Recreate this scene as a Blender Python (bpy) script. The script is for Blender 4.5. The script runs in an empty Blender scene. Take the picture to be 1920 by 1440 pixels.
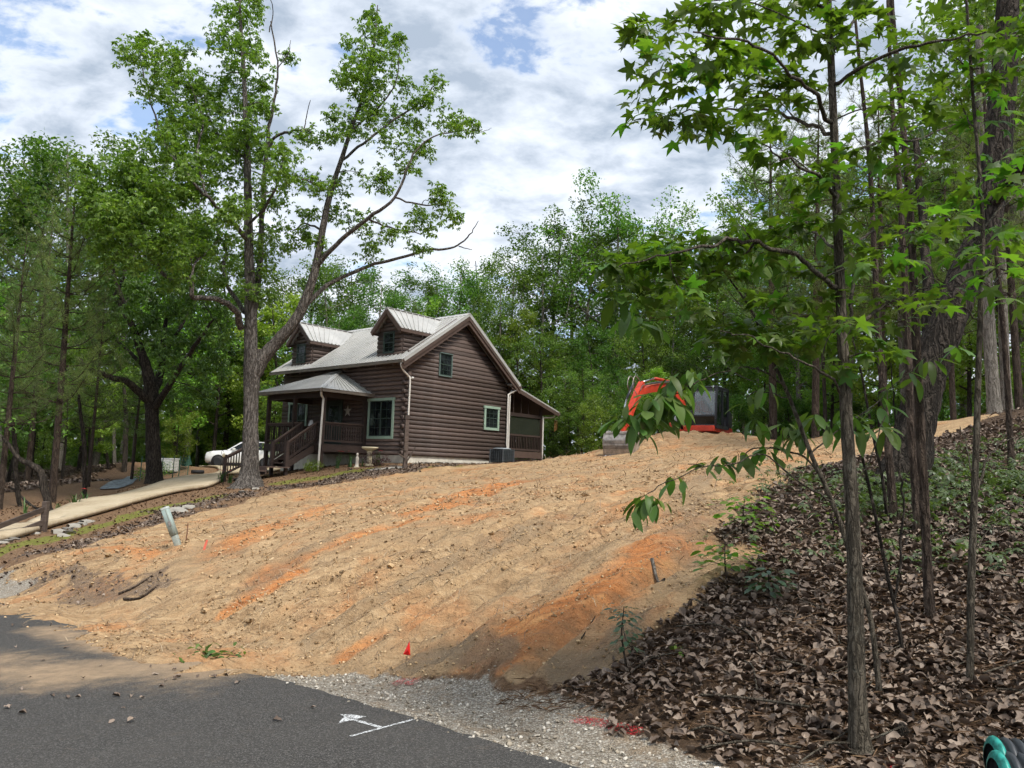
import bpy, math, random
import numpy as np
from mathutils import Vector, Matrix
random.seed(7)
RNG = np.random.default_rng(11)
R = math.radians
scene = bpy.context.scene
COL = scene.collection

# ------------------------------------------------------------------ camera
CZ = 1.6                                   # eye height above the near road
FPX, PITCH, ROLL = 1442.0, 0.113, 0.0302   # focal length in photo pixels (1920 wide)
_c, _s, _cp, _sp = math.cos(ROLL), math.sin(ROLL), math.cos(PITCH), math.sin(PITCH)
_r0, _u0, FW = np.array([1., 0, 0]), np.array([0, -_sp, _cp]), np.array([0, _cp, _sp])
RT, UP = _c*_r0 + _s*_u0, -_s*_r0 + _c*_u0
CAM = np.array([0, 0, CZ])
cam_d = bpy.data.cameras.new("camera")
cam_d.sensor_width, cam_d.lens = 36.0, FPX/1920*36.0
cam_d.clip_start, cam_d.clip_end = 0.05, 4000
cam = bpy.data.objects.new("camera", cam_d)
M = Matrix.Identity(4)
for i in range(3):
    M[i][0], M[i][1], M[i][2], M[i][3] = RT[i], UP[i], -FW[i], CAM[i]
cam.matrix_world = M
COL.objects.link(cam)
scene.camera = cam

# ------------------------------------------------------------------ sky, sun, exposure
SUN_EL, SUN_AZ = 56.0, 142.0     # azimuth clockwise from the view direction (+Y)
world = bpy.data.worlds.new("World")
scene.world = world
world.use_nodes = True
wn, wl = world.node_tree.nodes, world.node_tree.links
wn.clear()
def wnode(t, **k):
    n = wn.new(t)
    for a, b in k.items():
        setattr(n, a, b)
    return n
sky = wnode('ShaderNodeTexSky', sky_type='NISHITA', sun_disc=False)
sky.sun_elevation, sky.sun_rotation = R(SUN_EL), R(SUN_AZ)
bg_sky = wnode('ShaderNodeBackground'); bg_sky.inputs[1].default_value = 0.125
wl.new(sky.outputs[0], bg_sky.inputs[0])
tc = wnode('ShaderNodeTexCoord')
sep = wnode('ShaderNodeSeparateXYZ'); wl.new(tc.outputs['Generated'], sep.inputs[0])
def wmath(op, a, b=None, clamp=False):
    n = wnode('ShaderNodeMath', operation=op, use_clamp=clamp)
    for i, v in enumerate((a, b)):
        if v is None: continue
        if isinstance(v, (int, float)): n.inputs[i].default_value = v
        else: wl.new(v, n.inputs[i])
    return n.outputs[0]
den = wmath('ADD', wmath('MAXIMUM', sep.outputs[2], 0.0), 0.34)
cx, cy = wmath('DIVIDE', sep.outputs[0], den), wmath('DIVIDE', sep.outputs[1], den)
cxy = wnode('ShaderNodeCombineXYZ'); wl.new(cx, cxy.inputs[0]); wl.new(cy, cxy.inputs[1])
cmap = wnode('ShaderNodeMapping'); wl.new(cxy.outputs[0], cmap.inputs[0])
cmap.inputs['Location'].default_value = (3.1, 1.7, 0.0)
cmap.inputs['Rotation'].default_value = (0, 0, R(-38))
cmap.inputs['Scale'].default_value = (1.0, 1.35, 1.0)
def wnoise(scale, detail, rough, off=0.0, dist=0.0):
    n = wnode('ShaderNodeTexNoise'); n.noise_dimensions = '4D'
    wl.new(cmap.outputs[0], n.inputs['Vector'])
    n.inputs['W'].default_value = off
    n.inputs['Scale'].default_value, n.inputs['Detail'].default_value = scale, detail
    n.inputs['Roughness'].default_value = rough; n.inputs['Distortion'].default_value = dist
    return n.outputs[0]
def wramp(fac, a, b):
    n = wnode('ShaderNodeMapRange', interpolation_type='SMOOTHSTEP'); wl.new(fac, n.inputs[0])
    n.inputs[1].default_value, n.inputs[2].default_value = a, b
    return n.outputs[0]
big, puff, fine = wnoise(1.9, 3, .5, 0.3), wnoise(8.0, 8, .58, 4.7, .2), wnoise(3.6, 6, .55, 9.1, .1)
dens = wmath('ADD', wmath('MULTIPLY', big, .42), wmath('MULTIPLY', puff, .58))
cover = wmath('MAXIMUM', wramp(dens, .395, .475), .12)
tone = wmath('ADD', wmath('MULTIPLY', puff, .6), wmath('MULTIPLY', fine, .4))
ccol = wnode('ShaderNodeValToRGB'); wl.new(tone, ccol.inputs[0])
e = ccol.color_ramp.elements
e[0].position, e[0].color = .39, (.90, .93, .97, 1)
e[1].position, e[1].color = .60, (.37, .44, .54, 1)
m1 = ccol.color_ramp.elements.new(.50); m1.color = (.64, .70, .79, 1)
bg_cloud = wnode('ShaderNodeBackground'); bg_cloud.inputs[1].default_value = 0.67
wl.new(ccol.outputs[0], bg_cloud.inputs[0])
mixw = wnode('ShaderNodeMixShader')
wl.new(cover, mixw.inputs[0]); wl.new(bg_sky.outputs[0], mixw.inputs[1]); wl.new(bg_cloud.outputs[0], mixw.inputs[2])
wout = wnode('ShaderNodeOutputWorld'); wl.new(mixw.outputs[0], wout.inputs[0])

sun_d = bpy.data.lights.new("sun", 'SUN')
sun_d.energy, sun_d.angle, sun_d.color = 2.3, R(14), (1.0, .95, .87)
sun = bpy.data.objects.new("sun", sun_d)
_az, _el = R(SUN_AZ), R(SUN_EL)
sdir = Vector((math.sin(_az)*math.cos(_el), math.cos(_az)*math.cos(_el), math.sin(_el)))
sun.rotation_euler = sdir.to_track_quat('Z', 'Y').to_euler()
sun.location = (0, 0, 60)
COL.objects.link(sun)
vs = scene.view_settings
vs.view_transform, vs.look, vs.exposure, vs.gamma = 'Standard', 'None', 0.98, 1.0
vs.use_curve_mapping = False
scene.cycles.use_denoising = True
scene.cycles.max_bounces, scene.cycles.diffuse_bounces, scene.cycles.transmission_bounces = 5, 3, 3
scene.cycles.transparent_max_bounces = 6
scene.cycles.use_adaptive_sampling, scene.cycles.adaptive_threshold, scene.cycles.adaptive_min_samples = True, 0.03, 24
scene.cycles.caustics_reflective = scene.cycles.caustics_refractive = False

# ------------------------------------------------------------------ photo rays
def ray(px, py):
    return (px-960)/FPX*RT - (py-720)/FPX*UP + FW
def at(px, py, Y):
    r = ray(px, py)
    return CAM + r*(Y/r[1])
def px_m(Y):                      # metres per photo pixel at depth Y
    return Y/FPX

# ------------------------------------------------------------------ numpy noise
_perm = np.random.default_rng(3).permutation(512)
_val = np.random.default_rng(4).random(512)
def vnoise(x, y, seed=0):
    x, y = np.asarray(x, float), np.asarray(y, float)
    xi, yi = np.floor(x).astype(int), np.floor(y).astype(int)
    fx, fy = x-xi, y-yi
    fx, fy = fx*fx*(3-2*fx), fy*fy*(3-2*fy)
    h = lambda a, b: _val[_perm[(_perm[(a+seed*37) % 512]+b) % 512]]
    a, b, c, d = h(xi, yi), h(xi+1, yi), h(xi, yi+1), h(xi+1, yi+1)
    return (a*(1-fx)+b*fx)*(1-fy)+(c*(1-fx)+d*fx)*fy
def fbm(x, y, oct=4, seed=0, gain=.5):
    t, amp, tot = 0, 1., 0
    for o in range(oct):
        t = t+amp*(vnoise(x*2**o+o*17.3, y*2**o-o*9.1, seed+o)-.5); tot += amp; amp *= gain
    return t/tot*2
def sstep(a, b, x):
    t = np.clip((np.asarray(x, float)-a)/(b-a), 0, 1)
    return t*t*(3-2*t)

# ------------------------------------------------------------------ objects
def tag(o, label=None, cat=None, group=None, kind=None):
    if label: o['label'] = label
    if cat: o['category'] = cat
    if group: o['group'] = group
    if kind: o['kind'] = kind
    return o
def empty(name, loc=(0, 0, 0), rz=0., parent=None):
    o = bpy.data.objects.new(name, None)
    o.location = loc; o.rotation_euler = (0, 0, rz); o.empty_display_size = .2
    o.parent = parent
    COL.objects.link(o)
    return o
def link(name, me, parent=None, loc=None):
    o = bpy.data.objects.new(name, me)
    if loc is not None: o.location = loc
    o.parent = parent
    COL.objects.link(o)
    return o
def np_mesh(name, V, T, mat, smooth=False):
    """numpy verts (n,3) and faces (m,k) -> mesh"""
    V, T = np.asarray(V, np.float32), np.asarray(T, np.int32)
    me = bpy.data.meshes.new(name)
    k = T.shape[1]
    me.vertices.add(len(V)); me.vertices.foreach_set('co', V.ravel())
    me.loops.add(T.size); me.loops.foreach_set('vertex_index', T.ravel())
    me.polygons.add(len(T)); me.polygons.foreach_set('loop_start', np.arange(len(T), dtype=np.int32)*k)
    me.update(calc_edges=True)
    if smooth: me.polygons.foreach_set('use_smooth', np.ones(len(T), bool))
    if mat: me.materials.append(mat)
    me.update()
    return me
class MB:
    """collects boxes, tubes, prisms ... and links them as one mesh object"""
    def __init__(s): s.v, s.f = [], []
    def add(s, vs, fs):
        o = len(s.v)
        s.v += [tuple(map(float, p)) for p in vs]; s.f += [tuple(i+o for i in f) for f in fs]
        return s
    def box(s, x0, x1, y0, y1, z0, z1):
        v = [(x, y, z) for z in (z0, z1) for y in (y0, y1) for x in (x0, x1)]
        return s.add(v, [(0, 2, 3, 1), (4, 5, 7, 6), (0, 1, 5, 4), (2, 6, 7, 3), (0, 4, 6, 2), (1, 3, 7, 5)])
    def bar(s, a, b, w, h, up=(0, 0, 1)):
        a, b, up = Vector(a), Vector(b), Vector(up)
        d = (b-a).normalized(); x = d.cross(up).normalized(); y = x.cross(d).normalized()
        v = [p+x*sx*w/2+y*sy*h/2 for p in (a, b) for sx, sy in ((-1, -1), (1, -1), (1, 1), (-1, 1))]
        return s.add(v, [(3, 2, 1, 0), (4, 5, 6, 7), (0, 1, 5, 4), (1, 2, 6, 5), (2, 3, 7, 6), (3, 0, 4, 7)])
    def tube(s, pts, rad, n=8, cap=True):
        V, Fq = tube_np(pts, rad, n)
        f = [tuple(q) for q in Fq.tolist()]
        if cap:
            f.append(tuple(range(n-1, -1, -1))); m = len(V)-n
            f.append(tuple(range(m, m+n)))
        return s.add(V.tolist(), f)
    def lathe(s, prof, n=16, c=(0, 0, 0)):
        v = []
        for r, z in prof:
            for k in range(n):
                a = 2*math.pi*k/n; v.append((c[0]+r*math.cos(a), c[1]+r*math.sin(a), c[2]+z))
        f = [(i*n+k, i*n+(k+1) % n, (i+1)*n+(k+1) % n, (i+1)*n+k) for i in range(len(prof)-1) for k in range(n)]
        f.append(tuple(range(n-1, -1, -1))); m = (len(prof)-1)*n; f.append(tuple(range(m, m+n)))
        return s.add(v, f)
    def prism(s, poly, axis, a, b):
        """poly of 2d points extruded along axis 0/1/2 from a to b (other two axes in order)"""
        n = len(poly)
        def p3(q, t):
            l = [q[0], q[1]]; l.insert(axis, t); return tuple(l)
        v = [p3(q, a) for q in poly]+[p3(q, b) for q in poly]
        f = [tuple(range(n-1, -1, -1)), tuple(range(n, 2*n))]+[(i, (i+1) % n, n+(i+1) % n, n+i) for i in range(n)]
        return s.add(v, f)
    def mesh(s, name, mat, smooth=False, fix=True):
        me = bpy.data.meshes.new(name)
        me.from_pydata(s.v, [], s.f)
        if fix:
            import bmesh
            bm = bmesh.new(); bm.from_mesh(me); bmesh.ops.recalc_face_normals(bm, faces=bm.faces); bm.to_mesh(me); bm.free()
        if smooth:
            for p in me.polygons: p.use_smooth = True
        if mat: me.materials.append(mat)
        me.update()
        return me
    def build(s, name, mat, parent=None, smooth=False, bevel=0, loc=None):
        o = link(name, s.mesh(name, mat, smooth), parent, loc)
        if bevel:
            m = o.modifiers.new('bevel', 'BEVEL'); m.width = bevel; m.segments = 2; m.limit_method = 'ANGLE'
        return o
def tube_np(pts, rad, n=8, jitter=0., seed=0):
    P = np.asarray(pts, float); m = len(P)
    rad = np.broadcast_to(np.asarray(rad, float), (m,))
    T = np.gradient(P, axis=0); T /= np.linalg.norm(T, axis=1)[:, None]+1e-9
    ref = np.array([0., 0, 1]) if abs(T[0][2]) < .9 else np.array([1., 0, 0])
    V = np.zeros((m, n, 3)); a = np.arange(n)*2*np.pi/n
    x = np.cross(T[0], ref); x /= np.linalg.norm(x)
    rg = np.random.default_rng(seed)
    for i in range(m):
        x = x-T[i]*(x@T[i]); x /= np.linalg.norm(x)+1e-9
        y = np.cross(T[i], x)
        rr = rad[i]*(1+(jitter*(rg.random(n)-.5) if jitter else 0))
        V[i] = P[i]+(np.cos(a)*rr)[:, None]*x+(np.sin(a)*rr)[:, None]*y
    i, k = np.meshgrid(np.arange(m-1), np.arange(n), indexing='ij')
    k2 = (k+1) % n
    Fq = np.stack([i*n+k, i*n+k2, (i+1)*n+k2, (i+1)*n+k], -1).reshape(-1, 4)
    return V.reshape(-1, 3), Fq
def spline(pts, per=6):
    """Catmull-Rom through rows of pts (any width)"""
    P = np.asarray(pts, float)
    if len(P) < 3: 
        t = np.linspace(0, 1, per+1)[:, None]; return P[0]*(1-t)+P[-1]*t
    Q = np.vstack([2*P[0]-P[1], P, 2*P[-1]-P[-2]]); out = []
    for i in range(1, len(Q)-2):
        t = np.linspace(0, 1, per, endpoint=False)[:, None]
        a, b, c, d = Q[i-1], Q[i], Q[i+1], Q[i+2]
        out.append(.5*((2*b)+(c-a)*t+(2*a-5*b+4*c-d)*t*t+(3*b-a-3*c+d)*t**3))
    out.append(P[-1:]); return np.vstack(out)

# ------------------------------------------------------------------ materials
class NT:
    def __init__(s, name):
        s.m = bpy.data.materials.new(name); s.m.use_nodes = True
        s.n, s.l = s.m.node_tree.nodes, s.m.node_tree.links
        s.n.clear(); s.out = s.new('ShaderNodeOutputMaterial')
    def new(s, t, **k):
        n = s.n.new(t)
        for a, b in k.items(): setattr(n, a, b)
        return n
    def put(s, sock, v):
        if v is None: return
        if hasattr(v, 'links'): s.l.new(v, sock)
        elif isinstance(v, (tuple, list)): sock.default_value = tuple(v)+((1.,) if len(v) == 3 and len(sock.default_value) == 4 else ())
        else: sock.default_value = v
    def coord(s, kind='Object', scale=(1, 1, 1), rot=(0, 0, 0), loc=(0, 0, 0)):
        t = s.new('ShaderNodeTexCoord'); m = s.new('ShaderNodeMapping')
        s.l.new(t.outputs[kind], m.inputs[0]); m.inputs['Scale'].default_value = scale
        m.inputs['Rotation'].default_value = rot; m.inputs['Location'].default_value = loc
        return m.outputs[0]
    def noise(s, vec, scale, detail=4, rough=.55, dist=0.):
        n = s.new('ShaderNodeTexNoise'); s.put(n.inputs['Vector'], vec)
        n.inputs['Scale'].default_value, n.inputs['Detail'].default_value = scale, detail
        n.inputs['Roughness'].default_value, n.inputs['Distortion'].default_value = rough, dist
        return n.outputs[0]
    def voro(s, vec, scale, feature='F1', out='Distance', rand=1.):
        n = s.new('ShaderNodeTexVoronoi', feature=feature); s.put(n.inputs['Vector'], vec)
        n.inputs['Scale'].default_value = scale; n.inputs['Randomness'].default_value = rand
        return n.outputs[out]
    def ramp(s, fac, stops):
        n = s.new('ShaderNodeValToRGB'); s.put(n.inputs[0], fac); e = n.color_ramp.elements
        e[0].position, e[0].color = stops[0][0], tuple(stops[0][1])+(1,)
        e[1].position, e[1].color = stops[-1][0], tuple(stops[-1][1])+(1,)
        for p, c in stops[1:-1]:
            q = e.new(p); q.color = tuple(c)+(1,)
        return n.outputs[0]
    def rng(s, v, a, b, c=0., d=1.):
        n = s.new('ShaderNodeMapRange', interpolation_type='SMOOTHSTEP'); s.put(n.inputs[0], v)
        for i, q in enumerate((a, b, c, d)): n.inputs[i+1].default_value = q
        return n.outputs[0]
    def math(s, op, a, b=0., clamp=False):
        n = s.new('ShaderNodeMath', operation=op, use_clamp=clamp); s.put(n.inputs[0], a); s.put(n.inputs[1], b)
        return n.outputs[0]
    def mix(s, fac, a, b, mode='MIX'):
        n = s.new('ShaderNodeMix', data_type='RGBA', blend_type=mode); n.clamp_factor = True
        s.put(n.inputs[0], fac); s.put(n.inputs[6], a); s.put(n.inputs[7], b)
        return n.outputs[2]
    def attr(s, name, out='Fac'):
        n = s.new('ShaderNodeAttribute', attribute_name=name); return n.outputs[out]
    def bump(s, h, strength=.5, dist=.02, normal=None):
        n = s.new('ShaderNodeBump'); s.put(n.inputs['Height'], h)
        n.inputs['Strength'].default_value, n.inputs['Distance'].default_value = strength, dist
        if normal is not None: s.l.new(normal, n.inputs['Normal'])
        return n.outputs[0]
    def bsdf(s, col, rough=.7, metal=0., spec=.3, normal=None, **kw):
        b = s.new('ShaderNodeBsdfPrincipled')
        s.put(b.inputs['Base Color'], col); s.put(b.inputs['Roughness'], rough); s.put(b.inputs['Metallic'], metal)
        s.put(b.inputs['Specular IOR Level'], spec)
        if normal is not None: s.l.new(normal, b.inputs['Normal'])
        for k, v in kw.items(): s.put(b.inputs[k], v)
        return b.outputs[0]
    def done(s, sh):
        s.l.new(sh, s.out.inputs[0]); return s.m
def rand_island(t):
    return t.new('ShaderNodeNewGeometry').outputs['Random Per Island']
def leaf_mat(name, c1, c2, c3, trans=.35, rough=.45, spec=.35):
    t = NT(name)
    r = rand_island(t)
    col = t.ramp(r, [(0, c1), (.55, c2), (1, c3)])
    o = t.new('ShaderNodeObjectInfo').outputs['Random']
    hsv = t.new('ShaderNodeHueSaturation'); t.put(hsv.inputs['Color'], col)
    t.put(hsv.inputs['Value'], t.rng(o, 0, 1, .72, 1.30)); t.put(hsv.inputs['Hue'], t.rng(t.math('FRACT', t.math('MULTIPLY', o, 7.31)), 0, 1, .472, .516))
    a = t.bsdf(hsv.outputs[0], rough, spec=spec)
    tr = t.new('ShaderNodeBsdfTranslucent')
    t.put(tr.inputs[0], t.mix(1., hsv.outputs[0], (1.25, 1.5, .45), 'MULTIPLY'))
    mx = t.new('ShaderNodeMixShader'); mx.inputs[0].default_value = trans
    t.l.new(a, mx.inputs[1]); t.l.new(tr.outputs[0], mx.inputs[2])
    return t.done(mx.outputs[0])
def bark_mat(name, c1, c2, c3=(.30, .29, .26), scale=1., lich=.0, depth=.03):
    t = NT(name)
    v = t.coord('Object', (9*scale, 9*scale, 1.5*scale)); v2 = t.coord('Object', (5*scale, 5*scale, 2.6*scale), loc=(3, 1, 7))
    rd = t.math('ABSOLUTE', t.math('SUBTRACT', t.noise(v, 1.5, 3, .5, .8), .5))      # long furrows
    rd2 = t.math('ABSOLUTE', t.math('SUBTRACT', t.noise(v2, 2.6, 3, .5, .5), .5))    # cross cracks
    n = t.noise(v2, 6, 7, .7)
    h = t.math('ADD', t.math('MULTIPLY', t.rng(rd, 0, .11), t.rng(rd2, 0, .06, .55, 1.)), t.math('MULTIPLY', n, .8))
    col = t.mix(t.rng(h, .30, 1.45), c1, c2)
    col = t.mix(t.rng(t.noise(v2, 14, 5, .7), .45, .7, 0, .4), col, c2)
    vo = t.coord('Object', (3, 3, 2)); l = t.noise(vo, 2.6, 6, .7)
    col = t.mix(t.rng(l, .62-.14*lich, .74-.12*lich, 0, .25+.55*lich), col, c3)
    return t.done(t.bsdf(col, .9, spec=.15, normal=t.bump(h, .9, depth)))
def plain(name, col, rough=.6, metal=0., spec=.4, var=.12, scale=3., bump=.0, **kw):
    t = NT(name); v = t.coord('Object')
    n = t.noise(v, scale, 5, .6)
    c = t.mix(t.rng(n, .3, .7), tuple(x*(1-var) for x in col), tuple(min(1, x*(1+var)) for x in col))
    nm = t.bump(t.noise(v, scale*12, 3), bump, .01) if bump else None
    return t.done(t.bsdf(c, rough, metal, spec, nm, **kw))
# ------------------------------------------------------------------ road plane and its edge
_a, _b = at(1060, 1440, 4.16), at(0, 1130, 12.3)
RE = (_b-_a)[:2]; RL = np.linalg.norm(RE); RE = RE/RL          # along the edge, away to the left
RNV = np.array([RE[1], -RE[0]]); RNV = RNV if RNV[1] > 0 else -RNV  # across, towards the bank
RSL = (_b[2]-_a[2])/RL
def road_z(x, y):
    return _a[2] + RSL*((x-_a[0])*RE[0]+(y-_a[1])*RE[1])
def on_road(px, py):
    r = ray(px, py); lo, hi = .5, 60.
    for _ in range(60):
        m = (lo+hi)/2; p = CAM+r*m
        if p[2] > road_z(p[0], p[1]): lo = m
        else: hi = m
    return CAM+r*hi
EDGE = [on_road(*q) for q in ((1290, 1440), (1060, 1440), (940, 1398), (820, 1366), (730, 1334), (640, 1306), (550, 1281), (460, 1262), (330, 1226), (200, 1193), (100, 1163), (0, 1130))]
EDGE = [np.array([(p[0]-_a[0])*RE[0]+(p[1]-_a[1])*RE[1], (p[0]-_a[0])*RNV[0]+(p[1]-_a[1])*RNV[1]]) for p in EDGE]
_es, _eo = np.array([p[0] for p in EDGE[1:]]), np.array([p[1] for p in EDGE[1:]])
def road_st(x, y):
    x, y = np.asarray(x, float), np.asarray(y, float)
    return (x-_a[0])*RE[0]+(y-_a[1])*RE[1], (x-_a[0])*RNV[0]+(y-_a[1])*RNV[1]
def edge_off(s):
    return np.interp(s, _es, _eo)
def edge_dist(x, y):               # >0 beyond the road, on the bank side
    s, t = road_st(x, y)
    return t-edge_off(s)

# ------------------------------------------------------------------ terrain heights: smooth spline through surveyed points
CTRL = [  # photo pixel, depth
 (760,1238,6.9),(760,1150,7.8),(760,1050,9.4),(760,960,13.2),(760,915,22),(760,890,31.5),
 (1000,1300,5.6),(1000,1200,6.3),(1000,1100,7.4),(1000,1000,9.3),(1000,930,13.5),(1000,890,22),(1000,866,34),
 (1200,1325,4.9),(1200,1150,6.1),(1200,1000,8.2),(1200,910,13.0),(1190,875,19.5),(1165,859,25),(1080,858,31),
 (1250,822,28),(1330,824,27),(1400,830,25),
 (1500,828,22),(1570,816,21),(1650,806,20),(1750,796,18),(1850,780,16),(1920,769,15),
 (1400,1300,4.8),(1400,1150,5.6),(1400,1020,7.0),(1400,940,9.0),(1400,880,13.5),(1400,850,19),
 (1610,1395,4.35),(1610,1200,5.4),(1610,1050,6.85),(1610,950,8.5),(1610,870,11.2),(1610,830,15.5),
 (1880,1440,3.9),(1880,1200,5.0),(1880,1050,6.3),(1880,950,7.9),(1880,870,10.4),(1900,810,13),
 (500,1225,8.1),(500,1150,8.9),(500,1060,10.6),(500,985,15),(500,930,24),
 (335,1025,13.2),(335,1110,10.6),(335,1190,9.0),(150,1120,11.6),(150,1060,13.4),(150,1015,17.5),(30,1050,15.2),(0,1100,13.0),
 (0,1018,17.1),(80,997,19.6),(200,960,23),(330,925,27.5),(410,908,31),(0,1000,19.3),(200,937,29.5),(410,888,45),(465,914,29.4),
 (530,897,32),(590,883,33.5),(660,872,34.5),(767,869,33.9),(840,870,36),(915,871,38.0),(1015,869,41.5),(980,870,38),
 (100,905,35),(250,868,46),(450,879,50),(388,878,50),(320,876,51),(420,884,46),(480,880,48),(60,940,27),(200,890,44),(0,930,27)]
_cp3 = [at(*q) for q in CTRL]
_cp3 += [np.array(p, float) for p in (
 (8.2, 31, 2.75), (10, 34, 2.8), (6.5, 32, 2.4), (14, 26, 3.0), (12, 40, 2.8), (4, 44, 2.2), (-4.7, 48, 1.7), (20, 30, 3.0),
 (25, 60, 3.4), (0, 70, 2.6), (-20, 70, 1.4), (-45, 60, .6), (45, 50, 3.6), (30, 20, 3.0), (30, 8, 2.0), (14, 12, 2.7),
 (8, 6, .9), (9, 3.5, .2), (-30, 30, -.6), (-45, 30, -1.2), (-25, 20, -1.4), (-18, 15.5, -1.1), (-30, 45, .3))]
_C = np.array(_cp3)
def _phi(r2): return np.where(r2 > 1e-9, .5*r2*np.log(np.maximum(r2, 1e-12)), 0)
_n = len(_C); _sc = 10.0
_xy = _C[:, :2]/_sc
_K = _phi(((_xy[:, None]-_xy[None])**2).sum(-1))+np.eye(_n)*.004
_P = np.hstack([np.ones((_n, 1)), _xy])
_sol = np.linalg.solve(np.block([[_K, _P], [_P.T, np.zeros((3, 3))]]), np.concatenate([_C[:, 2], np.zeros(3)]))
def tps(x, y):
    x, y = np.clip(np.asarray(x, float), -45, 45)/_sc, np.clip(np.asarray(y, float), 1.5, 70)/_sc
    r2 = (x[..., None]-_xy[:, 0])**2+(y[..., None]-_xy[:, 1])**2
    return _phi(r2)@_sol[:_n]+_sol[_n]+_sol[_n+1]*x+_sol[_n+2]*y
def gz(x, y):
    x, y = np.atleast_1d(np.asarray(x, float)), np.atleast_1d(np.asarray(y, float))
    d = edge_dist(x, y); w = sstep(.0, 1.3, d)
    s, _ = road_st(x, y)
    rz = road_z(x, y)-.035*sstep(.05, -.25, d)
    near = sstep(26, 17, np.abs(s-4))
    z = rz*(1-w)+tps(x, y)*w
    return np.where(d > 0, z, rz)
def g1(x, y): return float(gz(x, y)[0])
def hit(px, py, far=70.):
    """where the sight line through a photo pixel meets the ground"""
    r = ray(px, py); r = r/r[1]
    Y = np.concatenate([np.arange(2., 12, .02), np.arange(12, far, .08)])
    P = CAM+r*Y[:, None]
    below = P[:, 2] < gz(P[:, 0], P[:, 1])
    i = int(np.argmax(below)) if below.any() else len(Y)-1
    return np.array([P[i, 0], P[i, 1], g1(P[i, 0], P[i, 1])])
def hits(l): return np.array([hit(*q)[:2] if len(q) == 2 else at(*q)[:2] for q in l])

def poly_sd(x, y, poly):
    """signed distance to polygon, >0 inside"""
    P = np.asarray(poly); Q = np.roll(P, -1, 0)
    d = np.full(np.shape(x), 1e9); ins = np.zeros(np.shape(x), bool)
    for (ax, ay), (bx, by) in zip(P, Q):
        t = np.clip(((x-ax)*(bx-ax)+(y-ay)*(by-ay))/((bx-ax)**2+(by-ay)**2+1e-12), 0, 1)
        d = np.minimum(d, np.hypot(x-ax-t*(bx-ax), y-ay-t*(by-ay)))
        c = ((ay > y) != (by > y)) & (x < (bx-ax)*(y-ay)/(by-ay+1e-12)+ax)
        ins ^= c
    return np.where(ins, d, -d)
def line_d(x, y, P):
    d = np.full(np.shape(x), 1e9); tt = np.zeros(np.shape(x)); n = len(P)-1
    for i in range(n):
        (ax, ay), (bx, by) = P[i], P[i+1]
        t = np.clip(((x-ax)*(bx-ax)+(y-ay)*(by-ay))/((bx-ax)**2+(by-ay)**2+1e-12), 0, 1)
        q = np.hypot(x-ax-t*(bx-ax), y-ay-t*(by-ay)); m = q < d
        d = np.where(m, q, d); tt = np.where(m, (i+t)/n, tt)
    return d, tt

DIRT = hits([(-60,1108),(0,1078),(130,1036),(250,1000),(340,972),(450,944),(560,918),(700,895),(800,879),(920,871),(1050,864,33),(1140,850,30),
             (1250,822,30),(1400,826,28),(1500,826,24.),(1650,806,22.),(1760,795,20.),(1850,780,18.),(1860,800,14.5),(1700,836),(1560,872),(1440,905),(1405,960),(1375,1020),
             (1340,1090),(1300,1150),(1225,1190),(1185,1240),(1120,1285),(1040,1312),(900,1300),(800,1283),(640,1268),(500,1245),(300,1216),(130,1164),(0,1118)])
DRIVE_R = hits([(-260,1100),(-120,1056),(0,1018),(100,990),(200,962),(330,926),(410,908)])
DRIVE_L = hits([(-330,1050),(-150,1035),(0,1001),(100,967),(200,938),(300,910),(410,888,45)])
MULCH = hits([(0,1062),(130,1028),(260,992),(340,958),(450,930),(560,912),(640,897),(720,884),(830,874)])
MULCH2 = hits([(10,1080),(60,1095),(110,1085),(220,1110),(280,1105)])
ORANGE = [(hits([(1255,1030),(1180,1085),(1100,1140),(1000,1195),(930,1240)]), .42, 1.),
          (hits([(1190,1120),(1120,1165),(1060,1200)]), .22, .6),
          (hits([(960,905),(900,925),(870,935),(800,960)]), .8, .9),
          (hits([(790,975),(680,1005),(600,1040),(520,1070)]), .45, .55),
          (hits([(560,1080),(500,1110),(430,1150)]), .22, .8),
          (hits([(420,1030),(520,985),(620,950)]), .7, .5), (hits([(720,1190),(640,1235)]), .2, .6),
          (hits([(140,1040),(200,1030),(280,1040)]), .4, .5)]
GREYS = [(hits([(930,1250),(860,1225),(800,1250),(740,1262)]), .25, 1.), (hits([(1080,1260),(1160,1210),(1210,1150)]), .28, .9),
         (hits([(1000,1000),(850,1060),(700,1130),(640,1170)]), .5, .55), (hits([(620,1010),(540,1060),(470,1110)]), .35, .6),
         (hits([(1330,880),(1300,930),(1320,980),(1290,1040)]), .5, .6), (hits([(1000,900),(1080,890)]), 1.0, .5)]
MOSS = [(hits([(0,1040),(70,1018),(180,988),(300,953),(420,930)]), .28), (hits([(700,905),(800,878),(900,873)]), .35), (hits([(540,905),(620,893),(700,882)]), .3),
        (hits([(330,893,36.),(410,880,42.)]), .3)]
def lane_dirt(x, y): return poly_sd(x, y, DIRT)
DRIVE_POLY = np.vstack([DRIVE_R, [at(410, 893, 41)[:2]], [at(560, 886, 44)[:2]], [at(560, 872, 56)[:2]], [at(330, 873, 56)[:2]], DRIVE_L[::-1]])

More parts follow.
